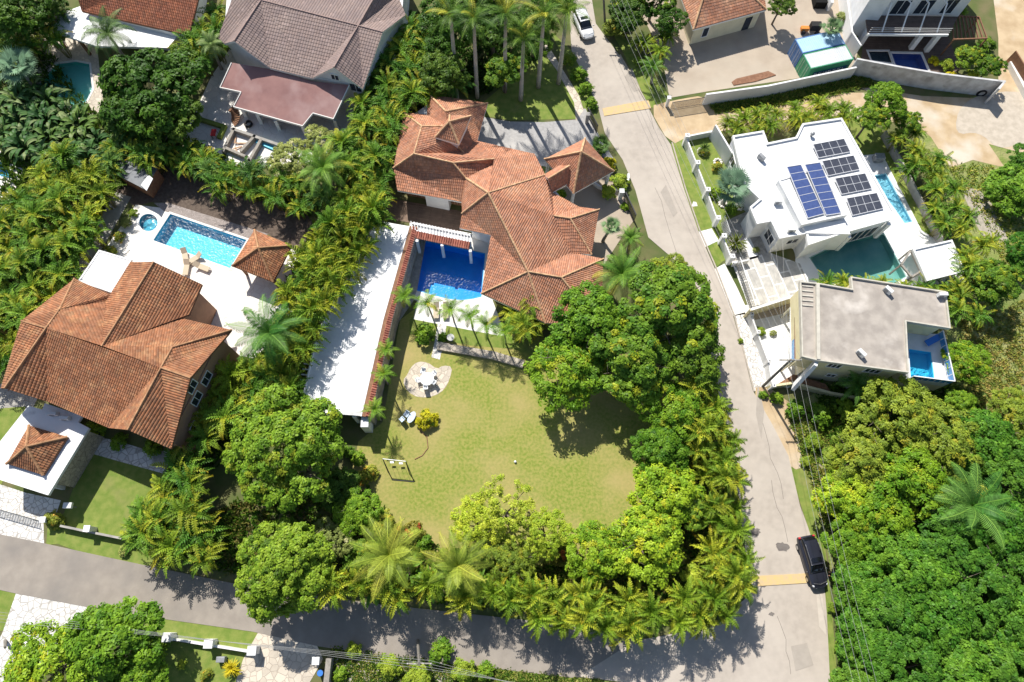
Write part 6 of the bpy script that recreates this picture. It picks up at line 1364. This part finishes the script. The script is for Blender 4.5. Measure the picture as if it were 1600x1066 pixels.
# ---- single trees: crown pixel, crown radius in pixels, crown height, kind, label
for a in [
 ((442,700),112,6.4,'dome','large domed dense green tree left of the lower end of the white carport'),
 ((447,884),94,5.2,'dome_light','round light green tree bulging over the shaded south road'),
 ((1045,482),96,6.4,'broad_b','biggest crown of the tree group beside the road, nearest the main road'),
 ((925,505),78,5.6,'broad_a','leafy tree touching the south corner of the red tiled roof'),
 ((985,560),80,5.8,'broad_b','tree in the middle of the group above the lawn shadow'),
 ((885,580),70,4.6,'fine_b','light feathery tree reaching out over the upper right of the lawn'),
 ((1075,560),60,5.0,'dark_a','dark crown squeezed between the big roadside tree and the hedge'),
 ((1050,432),42,5.8,'olive','topmost olive toned crown of the roadside tree group'),
 ((1000,610),36,4.8,'lime','yellow green tree above the dark shadow at the right of the lawn'),
 ((1058,642),58,4.2,'fine_b','bright green tree at the upper right edge of the lawn next to the palm hedge'),
 ((1030,702),54,4.0,'broad_a','bright tree bulging into the lawn from the right'),
 ((1040,770),64,4.0,'lime','yellow green tree at the middle right edge of the lawn'),
 ((1010,848),68,4.4,'fine_b','leafy light green tree at the lower right corner of the lawn'),
 ((1080,800),34,3.6,'broad_b','small tree between the lawn trees and the roadside palms'),
 ((790,800),62,3.4,'sparse','sparse yellow green tree at the bottom edge of the lawn'),
 ((745,820),46,3.0,'fine_a','light green bushy tree behind the right yellow coconut palm'),
 ((850,835),46,3.2,'fine_a','light green tree on the lawn edge right of the sparse tree'),
 ((930,862),54,3.4,'fine_b','feathery yellow green tree above the bottom palm hedge'),
 ((800,880),44,3.0,'olive','olive green tree between right coconut palm and bottom hedge'),
 ((560,800),46,3.8,'broad_a','dark green tree between the two domed trees and the lawn'),
 ((520,840),40,3.4,'grey','thin grey branched tree right of the round light green tree'),
 ((575,870),34,3.2,'broad_b','small tree behind the left yellow coconut palm'),
 ((525,760),40,3.6,'dark_b','dark tree below the open end of the carport'),
 ((300,800),30,3.4,'broad_b','dark green tree among palms left of the round light green tree'),
 ((240,138),92,5.0,'dark_a','large dark tree right of the green free form pool'),
 ((196,172),48,4.4,'dark_b','dark crown in front of the green pool'),
 ((280,108),42,4.0,'dark_a','dark tree crown below the veranda end at upper left'),
 ((265,185),54,4.4,'dark_b','dark crown above the hedge north of the turquoise pool'),
 ((25,15),60,6.0,'dark_a','dark tree in the top left corner of the photo'),
 ((78,12),30,5.0,'dark_b','dark tree left of the white veranda roof'),

 ((450,250),40,3.4,'grey','grey green shrubby tree left of the coconut palm above the hedge'),
 ((500,225),36,3.6,'grey','grey green tree top below the terrace of the grey brown house'),
 ((700,40),56,6.0,'dark_a','dark tree behind the leftmost royal palm'),
 ((690,110),46,5.0,'dark_b','dark tree north of the turret roof'),
 ((770,30),56,6.0,'dark_b','dark tree between the royal palms at the top edge'),
 ((790,110),40,4.0,'broad_b','mid green tree in front of the shaded back lawn'),
 ((835,45),46,5.0,'dark_a','dark tree left of the sunny royal palm'),
 ((740,-10),60,7.0,'dark_a','dark tree cut by the top edge above the royal palms'),
 ((860,-5),46,6.0,'broad_b','tree cut by the top edge left of the road'),
 ((985,20),40,4.0,'dark_b','dark tree at the top between road and outbuilding'),
 ((1045,30),30,3.6,'dark_a','dark tree against the west wall of the outbuilding'),
 ((1025,-10),40,4.5,'broad_b','tree at the top edge left of the outbuilding'),
 ((1222,5),26,3.6,'dark_b','small dark tree casting spiky shade at the top of the container yard'),
 ((1385,158),40,4.4,'broad_a','bright round tree at the north corner of the white house lawn'),
 ((1362,185),34,3.8,'broad_b','dark green tree over the curved bench of the white house lawn'),
 ((1418,192),26,3.2,'broad_b','yellow green tree beginning the hedge east of the white house'),
 ((1515,90),26,2.6,'broad_b','leafy tree right of the garden behind the stained wall'),
 ((1548,105),26,2.6,'broad_b','light tree at the east end of the stained wall garden'),
 ((1460,25),1,1,'grey','x'),
 ((1510,565),40,3.8,'fine_b','bright green tree right of the first floor pool'),
 ((1500,630),30,2.8,'broad_a','green shrub like tree below the first floor pool corner'),
 ((1400,612),1,1,'grey','x'),
 ((1592,302),50,1.9,'forest_b','blue green bushy tree at the right edge beside the straw bank'),
 ((1600,252),30,1.6,'forest_a','small bushy tree at the right edge below the gravel'),
 ((1605,390),36,2.0,'forest_b','low bushy tree at the right edge level with the cabana'),
 ((1560,440),44,3.6,'broad_b','green tree behind the hedge right of the cabana'),
 ((60,985),1,1,'grey','x'),
 ((180,1005),92,4.6,'broad_a','bright green tree over the crazy paved drive at the bottom left'),
 ((75,1045),84,4.2,'fine_b','bright green tree in the bottom left corner'),
 ((215,1062),60,3.6,'broad_a','green tree cut by the bottom edge beside the lime tree'),
 ((240,1000),1,1,'grey','x'),
]:
    if a[1] > 1: tree(*a)
# forest at lower right
FOR = [((1405,655),60,4.6,'olive','olive yellow tree crown directly below the yellow house'),((1475,690),56,4.4,'olive','olive yellow crown right of the one below the yellow house'),((1350,720),52,4.0,'olive','olive tree nearest the straw patch beside the road'),
 ((1540,690),50,4.4,'forest_b','dark green crown right of the olive trees'),((1590,650),44,4.0,'olive','olive tree at the right edge above the big palm'),((1420,745),52,4.4,'lime','lime green crown left of the big feather palm'),
 ((1320,775),40,3.6,'lime','yellow lime tree at the roadside above the black car'),((1375,800),48,4.2,'lime','lime tree between the roadside and the big feather palm'),((1590,740),46,4.6,'forest_a','dark crown at the right edge beside the big palm'),
 ((1330,850),36,3.6,'broad_a','green tree right of the black car'),((1395,860),46,4.2,'forest_b','green crown in the dark gap left of the forest'),((1440,900),54,5.0,'forest_b','forest crown right of the dark gap'),
 ((1500,860),54,5.2,'forest_a','forest crown below the big feather palm'),((1560,830),54,5.2,'forest_b','forest crown at the right below the big feather palm'),((1610,880),50,5.2,'forest_a','forest crown at the right edge, upper'),
 ((1350,930),40,4.2,'forest_b','roadside forest crown beyond the person'),((1400,960),50,4.8,'forest_a','forest crown near the overhead wires'),((1470,970),56,5.2,'forest_b','forest crown in the middle of the lower right wood'),
 ((1540,930),56,5.4,'forest_a','largest forest crown of the lower right wood'),((1600,970),54,5.2,'forest_b','forest crown at the right edge, middle'),((1360,1010),46,4.4,'forest_b','roadside forest crown under the wires at the bottom'),
 ((1425,1045),54,5.0,'forest_a','forest crown at the bottom edge, left'),((1500,1045),56,5.2,'forest_b','forest crown at the bottom edge, centre'),((1570,1040),56,5.2,'forest_a','forest crown at the bottom edge, right'),((1640,1040),50,5.0,'forest_b','forest crown at the bottom right corner'),((1345,1075),40,4.2,'forest_a','forest crown at the bottom edge nearest the road')]
for a in FOR: tree(a[0], a[1]*1.3, a[2], a[3], a[4], 'trees of the lower right wood')
# ---- areca palm hedges
def inside(x, y, poly):
    c = False; n = len(poly)
    for i in range(n):
        (x0,y0),(x1,y1) = poly[i], poly[(i+1)%n]
        if (y0 > y) != (y1 > y) and x < (x1-x0)*(y-y0)/(y1-y0)+x0: c = not c
    return c
def scatter(poly, d, zc, rng):
    """photo polygon filled with world points at least d metres apart"""
    xs = [p[0] for p in poly]; ys = [p[1] for p in poly]; out = []
    for _ in range(2600):
        x, y = rng.uniform(min(xs), max(xs)), rng.uniform(min(ys), max(ys))
        if not inside(x, y, poly): continue
        c = P(x, y, zc)
        if all((c-q).length > d for q in out): out.append(c)
    return out
LM2 = {'green pool':(90,140),'left photo edge':(0,150),'big dark tree':(170,190),'tin roofed shed':(180,235),'blue pool tip':(20,240),'thicket middle':(80,195),'fan palm':(20,125),'left palm belt':(110,240)}
LM = {'turret':(705,190),'pavilion':(905,240),'terrace roof':(440,150),'gazebo':(405,388),'tin roofed shed':(210,270),'round tub':(232,348),'coconut palm':(505,262),'unfinished pool':(385,240),'white extension':(160,420),
 'feather palm':(420,520),'domed tree':(445,700),'light round tree':(447,884),'front lawn':(210,800),'left coconut palm':(608,868),'right coconut palm':(715,884),'road corner':(1165,930),'yellow speed bump':(1200,905),'lawn corner':(1085,900),'boundary lane':(1230,160),
 'palm lawn':(1130,200),'cabana':(1465,405),'lap pool':(1390,300),'grey roofed house':(1480,480),'stained wall':(1440,150),'corner pole':(1150,610),'villa windows':(620,300),'carport middle':(550,440),'carport end':(500,600),'brown roof corner':(290,690),
 'left photo edge':(0,470),'jungle pool':(20,260),'west gable':(30,510),'bottom hedge middle':(900,950),'east hedge middle':(1130,760),'side path':(130,380),'grey tree':(500,225),'dark tree':(235,170),'royal palms':(700,60),'grey brown gable':(567,140),'patio hedge':(440,280),'south road bend':(500,910),'hedge gap':(1010,950)}
def hedge(poly, label, group, kinds, d=1.85, zc=3.3, smin=.85, smax=1.15, seed=1, cat='palm', name='areca_palm', tall=1.0):
    rng = random.Random(seed)
    for c in scatter(poly, d, zc, rng):
        k = rng.choice(kinds); fr, st = AR_[k]; s = rng.uniform(smin, smax)
        qx, qy = pix(c); lm = min(LM, key=lambda k_: (LM[k_][0]-qx)**2+(LM[k_][1]-qy)**2)
        plant(name, [('fronds', fr, 0), ('stems', st, 0)], (c.x, c.y), label+', near the '+lm, cat, group, s=s, sz=s*tall, rng=rng)
hedge([(598,60),(640,38),(672,60),(692,110),(690,150),(650,160),(622,185),(606,250),(590,300),(570,300),(530,250),(545,200),(565,180),(585,110)], 'green areca palm clump west of the villa', 'palms between the two upper houses', [0,1,1], seed=2, d=1.9)
hedge([(560,290),(600,300),(600,335),(575,380),(545,425),(520,470),(490,520),(465,560),(440,500),(455,450),(470,400),(500,370),(520,330)], 'yellowish areca clump beside the carport', 'palms beside the carport roof', [0,2,2,4], seed=3, zc=5, tall=1.45)
hedge([(400,560),(455,560),(475,590),(468,620),(430,620),(380,640),(335,690),(300,740),(318,790),(345,840),(330,880),(290,880),(225,850),(215,815),(262,745),(290,700),(330,640),(360,580)], 'areca palm clump right of the brown roofed house', 'palms right of the brown roofed house', [0,1,2,5], seed=4, d=1.85)
hedge([(190,195),(235,190),(300,230),(340,255),(400,270),(440,280),(500,300),(510,325),(470,330),(400,305),(330,290),(270,262),(215,245)], 'dark areca palm clump north of the turquoise pool', 'palms north of the turquoise pool', [1,3,1], seed=5, zc=2.8, smin=.75, smax=1.0)
hedge([(70,262),(130,250),(175,300),(150,350),(115,400),(90,450),(50,500),(20,560),(-30,580),(-30,330),(30,310)], 'areca palm clump in the left edge belt', 'palms along the left edge', [0,1,0,4], seed=6, d=1.9)
hedge([(440,925),(470,900),(590,900),(700,915),(780,915),(870,925),(1000,940),(1120,930),(1150,905),(1165,925),(1140,960),(1080,975),(1000,985),(900,975),(800,955),(700,935),(600,930)], 'golden areca clump above the south road', 'palms along the south road', [2,4,5,2], seed=7, d=1.75, smin=.75, smax=1.0, zc=4, tall=1.5)
hedge([(1085,600),(1118,605),(1135,680),(1140,740),(1160,820),(1170,900),(1140,925),(1105,910),(1110,830),(1098,740),(1085,680)], 'golden areca clump in the east roadside hedge', 'palms along the east road', [2,4,5], seed=8, d=1.75, smin=.75, smax=1.0, zc=3.6, tall=1.35)
hedge([(1128,190),(1200,172),(1270,160),(1320,172),(1318,190),(1250,186),(1195,198),(1150,208)], 'areca palm clump north of the modern house', 'palms north of the white modern house', [2,4,5], seed=9, d=1.6, smin=.6, smax=.8, zc=2.2)
hedge([(1400,210),(1430,200),(1475,260),(1510,320),(1535,370),(1560,430),(1555,500),(1500,500),(1460,480),(1440,450),(1500,440),(1515,410),(1480,360),(1440,290),(1410,250)], 'areca palm clump east of the modern house', 'palms east of the white modern house', [0,2,1,0], seed=10, d=1.95, smin=.7, smax=.9, zc=2.8)
hedge([(1286,436),(1328,432),(1335,440),(1420,450),(1480,448),(1480,456),(1400,452),(1285,444)], 'small areca clump between teal pool and grey roof', 'palms between teal pool and grey roof', [1,2], seed=11, d=1.5, smin=.6, smax=.75, zc=2.2)
hedge([(165,222),(218,222),(224,246),(178,258)], 'areca clump partly hiding the tin roofed shed', 'palms at the shed', [1,3], seed=16, d=1.6, smin=.7, smax=.85, zc=2.8)
hedge([(0,40),(60,10),(110,20),(90,60),(40,90),(-20,110),(-20,50)], 'shaded areca palm clump in the top left corner', 'palms in the top left corner', [3,1], seed=12, d=2.2)
hedge([(798,470),(830,468),(845,500),(815,520),(792,500)], 'orange tipped areca clump at the villa south wall', 'palms at the villa wall', [4,2], seed=13, d=1.4, smin=.7, smax=.9, zc=3)
hedge([(308,60),(345,20),(350,60),(330,95),(300,90)], 'areca clump beside the white veranda', 'palms beside the veranda', [0,1], seed=14, d=1.8)
hedge([(990,60),(1040,60),(1030,90),(1000,85)], 'bright palm clump beside the yard entrance', 'palms at the yard entrance', [5], seed=15, d=2.6, smin=.7, smax=.8, zc=2)
# ---- coconut and feather palms
TRK = {h: trunk_mesh('trunk', h, .22, .13, 'palm_bark', (.5,.3)) for h in (5, 7)}; TRR = {h: trunk_mesh('trunk', h, .30, .17, 'royal_bark') for h in (9, 12, 14)}; TRX = [trunk_mesh('trunk', 3.2, .10, .07, 'palm_bark', l) for l in ((.25,.1),(-.2,.15),(.1,-.2))]
def palm(px, H, me, label, name='coconut_palm', s=1.0, trunk=None, group=None, rz=None, lean=(.5,.3)):
    c = P(*px, H*1.0); tk = trunk or TRK[7]
    o = plant(name, [('crown', me, 0), ('trunk', tk, 0)], (c.x, c.y), label, 'palm tree', group, s=1, rz=rz, rng=RNG)
    h0 = max(v.co.z for v in tk.vertices); o.children[1].scale = (1,1,H/h0); o.children[0].scale = (s,s,s)
    top = [v.co for v in tk.vertices if v.co.z > h0-.01]; tx = sum(v.x for v in top)/len(top); ty = sum(v.y for v in top)/len(top)
    o.children[0].location = (tx, ty, H); r = Matrix.Rotation(o.rotation_euler.z, 3, 'Z') @ Vector((tx, ty, 0)); o.location = (c.x-r.x, c.y-r.y, 0)
    return o
palm((608,868), 6.0, CO_[0], 'yellow green coconut palm above the shaded road, the left of the two', s=.98)
palm((715,884), 5.6, CO_[0], 'yellow green coconut palm above the shaded road, the right of the two', s=.86)
palm((505,262), 6.5, CO_[1], 'coconut palm with long drooping fronds left of the red tiled villa', s=.95)
palm((420,520), 6.5, CO_[2], 'lush green feather palm right of the white pool terrace', s=1.05)
palm((168,52), 6.0, CO_[3], 'grey green coconut palm standing over the white veranda roof', s=.95)
palm((972,428), 5.2, CO_[1], 'coconut palm between the red tiled roof and the big roadside tree', s=.9)
palm((1518,790), 6.0, CO_[2], 'big glossy feather palm with a rusty dead frond in the lower right wood', s=1.12)
palm((330,70), 4.5, CO_[3], 'shaggy palm at the left corner of the grey brown roof', s=.62, trunk=TRK[5])
palm((712,130), 3.5, CO_[2], 'small palm behind the turret roof of the villa', s=.62, trunk=TRK[5])
palm((1300,45), 3.4, FANS, 'pale fan palm between containers and balcony house', 'fan_palm', 1.2, TRK[5]); palm((1020,105), 2.6, CO_[1], 'small yellow green palm over the roadside fence near the yard entrance', s=.5, trunk=TRK[5])
palm((30,105), 4.0, FAN, 'blue green fan palm left of the green pool', 'fan_palm', 1.0, TRK[5]); palm((1143,292), 3.2, FAN, 'large silver blue fan palm in front of the white modern house', 'fan_palm', 1.0, TRK[5])
palm((955,355), 3.4, FANS, 'silvery fan palm right of the villa dormer', 'fan_palm', 1.0, TRK[5]); palm((938,228), 2.4, FANG, 'dark spiky fan palm beside the gate behind the pavilion', 'fan_palm', .9, TRK[5])
palm((985,372), 3.0, CO_[1], 'small feather palm beside the dark pavilion gate', s=.45, trunk=TRK[5]); palm((220,790), 2.2, XM_[0], 'small lime palm on the front lawn of the brown roofed house', 'young_palm', .8, TRX[0])
palm((1340,600), 3, CO_[2], 'dark palm in the shade below the yellow house', s=.62, trunk=TRK[5])
for px, H, me, tr_, l in [((740,28),13.0,RO_[0],TRR[14],'leftmost tall royal palm behind the villa'),((790,22),12.5,RO_[1],TRR[12],'second tall royal palm from the left behind the villa'),((818,60),10.5,RO_[0],TRR[12],'shorter royal palm in the middle of the back lawn'),((704,22),11.5,RO_[1],TRR[12],'royal palm cut by the top edge, left of the other royal palms'),((850,22),12.0,RO_[1],TRR[12],'royal palm just left of the sunlit one by the road'),((886,16),12.0,RY_,TRR[12],'sunlit yellow green royal palm beside the white car')]:
    palm(px, H, me, l, 'royal_palm', 1.0, tr_, 'royal palms behind the villa')
for i, (px, H, l) in enumerate([((632,462),3.6,'leftmost of the slim palms along the pool deck, beside the stone wall'),((667,474),3.8,'second slim palm from the left along the pool deck'),((704,483),4.2,'third slim palm from the left, with a long leaning trunk'),((735,493),4.4,'fourth slim palm from the left along the pool deck'),((760,508),4.2,'fifth slim palm from the left along the pool deck'),((788,518),3.8,'rightmost slim palm of the pool deck row'),
    ((604,546),4.0,'upper of the three slim palms below the red coping of the carport'),((600,584),4.0,'middle of the three slim palms below the red coping of the carport'),((586,640),4.0,'lowest of the three slim palms below the red coping of the carport')]):
    palm(px, H, XM_[i%3], l, 'slim_palm', 1.0 if i < 6 else .85, TRX[i%3], 'slim palms of the villa garden')
# ---- shrubs, cycads, broad leaves
def bush(px, r, kind, label, group=None, z=.7, name='shrub', cat='shrub', me=None, R0=1.5):
    c = P(*px, z); s = r*sc(*px, z)/R0
    return plant(name, [('leaves', me or BU_[kind], .75 if me is None else .25), ('stem', TRS, 0)], (c.x, c.y), label, cat, group, s=s, rng=RNG)
for px, r, k, l in [((668,655),17,3,'yellow leaved shrub on the lawn beside the pale blue chairs'),((83,812),16,2,'round clipped shrub beside the right end of the lattice gate'),((665,522),20,0,'dark bushy palm like shrub beside the stepping path'),((692,525),10,0,'small shrub right of the stepping path'),
  ((950,300),14,1,'rounded light shrub in the curved white planter'),((935,232),12,0,'shrub left of the spiky fan palm by the pavilion'),((950,258),14,3,'yellow striped shrub beside the pavilion eave'),((968,285),16,1,'green shrub at the roadside below the yellow striped one'),((978,320),8,0,'small shrub at the roadside corner of the planter'),
  ((885,262),10,4,'grey green plant between villa and pavilion'),((878,300),9,0,'green plant in the gap between villa roof and pavilion'),((1100,235),8,2,'small plant on the palm lawn'),((1122,258),9,2,'brownish plant on the palm lawn next to the white house'),((1118,300),12,0,'dark shrub under the silver blue palm, left'),((1160,300),1,0,'x'),((1145,325),12,0,'dark shrub under the silver blue palm, lower'),
  ((1184,388),6,4,'round pale plant on the strip of grass by the south west block'),((1190,517),9,1,'yellow green plant creeping over the white yard'),((1210,518),6,4,'grey plant on the white yard'),((1160,530),5,1,'small weed at the rubble pavement'),
  ((875,90),1,0,'x'),((905,115),15,0,'green verge shrub left of the road, upper'),((916,138),14,0,'green verge shrub left of the road, middle'),((924,160),12,0,'green verge shrub left of the road, lower'),((892,92),13,1,'green verge shrub left of the road, topmost'),
  ((962,45),20,2,'brown green bush at the roadside below the top utility pole'),((1000,95),10,0,'verge shrub right of the road beside the path'),((975,10),18,1,'bush at the top right of the road'),((1300,35),1,0,'x'),((1320,30),14,4,'pale shrub between the containers and the balcony house'),((1335,50),10,0,'small shrub beside the white sloping wall'),
  ((1480,100),12,1,'light shrub in the garden behind the stained wall, left'),((1462,92),9,3,'yellow plant beside the royal blue pool'),((1520,118),12,1,'light shrub in the garden behind the stained wall, right'),((1500,18),14,0,'shrub right of the balcony house wall'),((1540,70),16,0,'bush at the end of the stained wall garden'),((1490,118),10,3,'yellow plant just behind the stained wall'),
  ((495,915),1,0,'x'),((640,835),24,5,'reddish shrub at the lawn edge between the coconut palms'),((600,815),20,2,'shrub with rusty leaves at the lower left of the lawn'),((575,740),16,2,'rusty yellow shrub in front of the carport end'),((560,715),14,0,'green shrub beside the carport end'),((545,705),12,0,'dark shrub under the carport end'),
  ((880,868),24,5,'dark reddish shrub in the belt below the lawn'),((1085,905),22,1,'lime shrub between the lawn corner and the hedge'),((660,850),18,0,'green shrub right of the left coconut palm'),((820,900),24,0,'green shrub behind the bottom hedge'),((760,915),20,0,'green shrub at the foot of the right coconut palm'),
  ((190,860),10,4,'tangle of dry plants at the corner of the front lawn'),((205,845),12,0,'green bush at the right end of the front lawn wall'),((118,655),8,0,'shrub left behind the entrance canopy'),((150,668),18,0,'shrub in the shade between canopy and brown roof, left'),((185,690),16,0,'shrub in the shade below the brown roof, middle'),((235,700),16,0,'shrub in the shade below the brown roof, right'),((275,715),18,0,'shrub under the south east corner of the brown roof'),
  ((205,330),8,1,'small yellow plant beside the shed'),((196,345),10,4,'plant in the bed left of the pool terrace, upper'),((184,368),10,2,'plant in the bed left of the pool terrace, middle'),((172,390),10,2,'plant in the bed left of the pool terrace, lower'),
  ((530,1055),14,0,'green weed right of the grey wall at the bottom'),((552,1018),14,1,'weed beside the road shoulder at the bottom'),((610,1040),20,1,'bright bush left of the verge pole'),((655,1060),24,1,'bright bush below the verge pole'),((690,1020),22,0,'bush at the road shoulder right of the verge pole'),((725,1050),20,1,'bright bush in the bottom right of the verge pole'),((760,1050),16,0,'low bush on the south verge'),((320,1055),10,2,'small rusty plant near the bottom edge'),((280,1040),8,1,'small green plant on the southern lawn'),((245,1010),20,0,'bush behind the long low white wall'),
  ((1195,615),8,0,'weed at the foot of the corner pole'),((1215,622),12,0,'weed tuft below the yellow house wall'),((1245,640),18,0,'dark bush in the shade below the yellow house'),((1280,650),22,0,'broad dark bush in the shade below the yellow house'),((1320,640),20,0,'dark bush against the lower wall of the yellow house'),((1270,690),16,1,'light bush at the edge of the sandy patch'),((1300,710),14,0,'bush beside the straw patch'),((1260,720),10,1,'small weed near the sandy patch'),((1290,620),1,0,'x'),
  ((1310,905),10,0,'weed behind the person'),((1305,950),10,1,'verge weed below the person'),((1315,1010),10,0,'verge weed near the bottom of the road')]:
    if r > 1: bush(px, r, k, l)
for px, k, s, l in [((1101,232),0,.9,'small cycad in a white bowl on the palm lawn'),((1148,382),2,1.25,'dense round cycad beside the entrance steps'),((1168,318),0,.9,'cycad at the corner of the white house'),((363,1045),1,.95,'bright yellow spiky rosette plant at the bottom'),((1070,12),0,.6,'x')]:
    if l != 'x':
        c = P(*px, .6); plant('rosette_plant', [('leaves', CYC[k], .45), ('stem', TRS, -.3)], (c.x,c.y), l, 'plant', s=s, rng=RNG)
for px in ((1097,236),(1122,253),(1130,318),(1156,322),(1146,388)):
    c = P(*px, .2); m = MB(); 
    for k in range(9): a = k*.7; m.sphere((c.x+.45*math.cos(a), c.y+.45*math.sin(a), .12), .2, 8, 5, (1,.9,.7))
    tag(m.build('stone_ring', 'paving_pale', smooth=True), {1097:'ring of pale stones round the small cycad',1122:'ring of pale stones near the white house wall',1130:'ring of pale stones left under the silver blue palm',1156:'ring of pale stones right under the silver blue palm',1146:'ring of pale stones round the dense cycad'}[px[0]], 'stones')
rb = random.Random(21)
for i, c in enumerate(scatter([(0,125),(60,130),(110,175),(140,215),(190,200),(200,240),(120,250),(60,250),(0,215)], 1.9, 2, rb)):
    qx, qy = pix(c); lm = min(LM2, key=lambda k_: (LM2[k_][0]-qx)**2+(LM2[k_][1]-qy)**2)
    plant('broad_leaf_plant', [('leaves', BR_[i%2], 0), ('stem', TRS, 0)], (c.x,c.y), 'large leaved plant of the left thicket, near the '+lm, 'plant', 'large leaved plants of the left thicket', s=rb.uniform(.9,1.25), rng=rb)
for i, c in enumerate(scatter([(560,880),(760,905),(780,935),(700,930),(560,915)], 2.0, 1.5, rb)):
    plant('broad_leaf_plant', [('leaves', BR_[2], 0), ('stem', TRS, 0)], (c.x,c.y), 'bright broad leaved plant under the yellow coconut palms', 'plant', 'broad leaved plants under the coconut palms', s=rb.uniform(.7,1.0), rng=rb)
# ---- uncountable ground cover
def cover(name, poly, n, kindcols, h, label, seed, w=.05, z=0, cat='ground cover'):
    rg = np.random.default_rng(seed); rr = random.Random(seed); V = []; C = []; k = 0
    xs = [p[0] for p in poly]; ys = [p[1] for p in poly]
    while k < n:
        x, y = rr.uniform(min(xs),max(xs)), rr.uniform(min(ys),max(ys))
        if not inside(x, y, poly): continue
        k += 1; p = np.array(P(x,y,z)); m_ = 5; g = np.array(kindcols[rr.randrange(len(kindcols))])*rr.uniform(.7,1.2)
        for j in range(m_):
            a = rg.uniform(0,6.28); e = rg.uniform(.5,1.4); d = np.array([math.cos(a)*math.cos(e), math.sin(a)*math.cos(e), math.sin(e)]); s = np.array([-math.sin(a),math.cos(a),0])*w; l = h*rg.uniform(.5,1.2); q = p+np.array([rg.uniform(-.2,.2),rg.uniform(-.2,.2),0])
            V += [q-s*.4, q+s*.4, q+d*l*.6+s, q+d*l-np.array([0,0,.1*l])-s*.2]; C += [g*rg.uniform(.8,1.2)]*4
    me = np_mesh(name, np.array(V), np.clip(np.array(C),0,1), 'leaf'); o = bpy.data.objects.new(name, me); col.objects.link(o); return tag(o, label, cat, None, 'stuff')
GR = ((.12,.2,.04),(.2,.26,.06),(.3,.3,.12),(.08,.16,.03))
cover('tall_grass', [(1495,500),(1600,470),(1600,660),(1550,670),(1490,600),(1510,560)], 1500, ((.16,.2,.05),(.22,.23,.09),(.3,.26,.13),(.10,.15,.04)), .4, 'tall yellowish grass right of the yellow house', 31, .07)
cover('weeds', [(1225,640),(1320,640),(1340,700),(1290,760),(1320,820),(1290,830),(1262,740)], 1600, GR, .45, 'weeds between road and wood', 32, .08)
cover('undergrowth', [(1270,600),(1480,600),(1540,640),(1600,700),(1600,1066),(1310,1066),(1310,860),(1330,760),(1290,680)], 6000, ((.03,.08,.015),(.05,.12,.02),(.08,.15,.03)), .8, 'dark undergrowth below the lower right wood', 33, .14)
cover('weeds', [(1480,262),(1520,255),(1600,265),(1600,430),(1570,440),(1540,350),(1500,290)], 900, GR, .3, 'weeds on the slope at the right edge', 34, .09)
cover('weeds', [(1108,166),(1200,152),(1300,130),(1345,115),(1370,132),(1300,150),(1220,165),(1120,178)], 1900, GR, .4, 'weeds along the foot of the long white wall', 35, .08)
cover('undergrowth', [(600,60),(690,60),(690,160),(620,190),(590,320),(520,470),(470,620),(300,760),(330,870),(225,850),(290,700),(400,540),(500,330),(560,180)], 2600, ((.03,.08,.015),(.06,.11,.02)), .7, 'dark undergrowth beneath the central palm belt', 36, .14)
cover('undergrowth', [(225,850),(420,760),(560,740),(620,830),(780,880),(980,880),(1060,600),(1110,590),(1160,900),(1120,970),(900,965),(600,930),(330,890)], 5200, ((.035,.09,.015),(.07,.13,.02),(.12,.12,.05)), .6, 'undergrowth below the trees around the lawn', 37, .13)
cover('verge_weeds', [(520,1012),(720,1040),(830,1052),(960,1066),(700,1080),(516,1066)], 1800, GR, .35, 'weeds on the southern road shoulder', 38, .07)
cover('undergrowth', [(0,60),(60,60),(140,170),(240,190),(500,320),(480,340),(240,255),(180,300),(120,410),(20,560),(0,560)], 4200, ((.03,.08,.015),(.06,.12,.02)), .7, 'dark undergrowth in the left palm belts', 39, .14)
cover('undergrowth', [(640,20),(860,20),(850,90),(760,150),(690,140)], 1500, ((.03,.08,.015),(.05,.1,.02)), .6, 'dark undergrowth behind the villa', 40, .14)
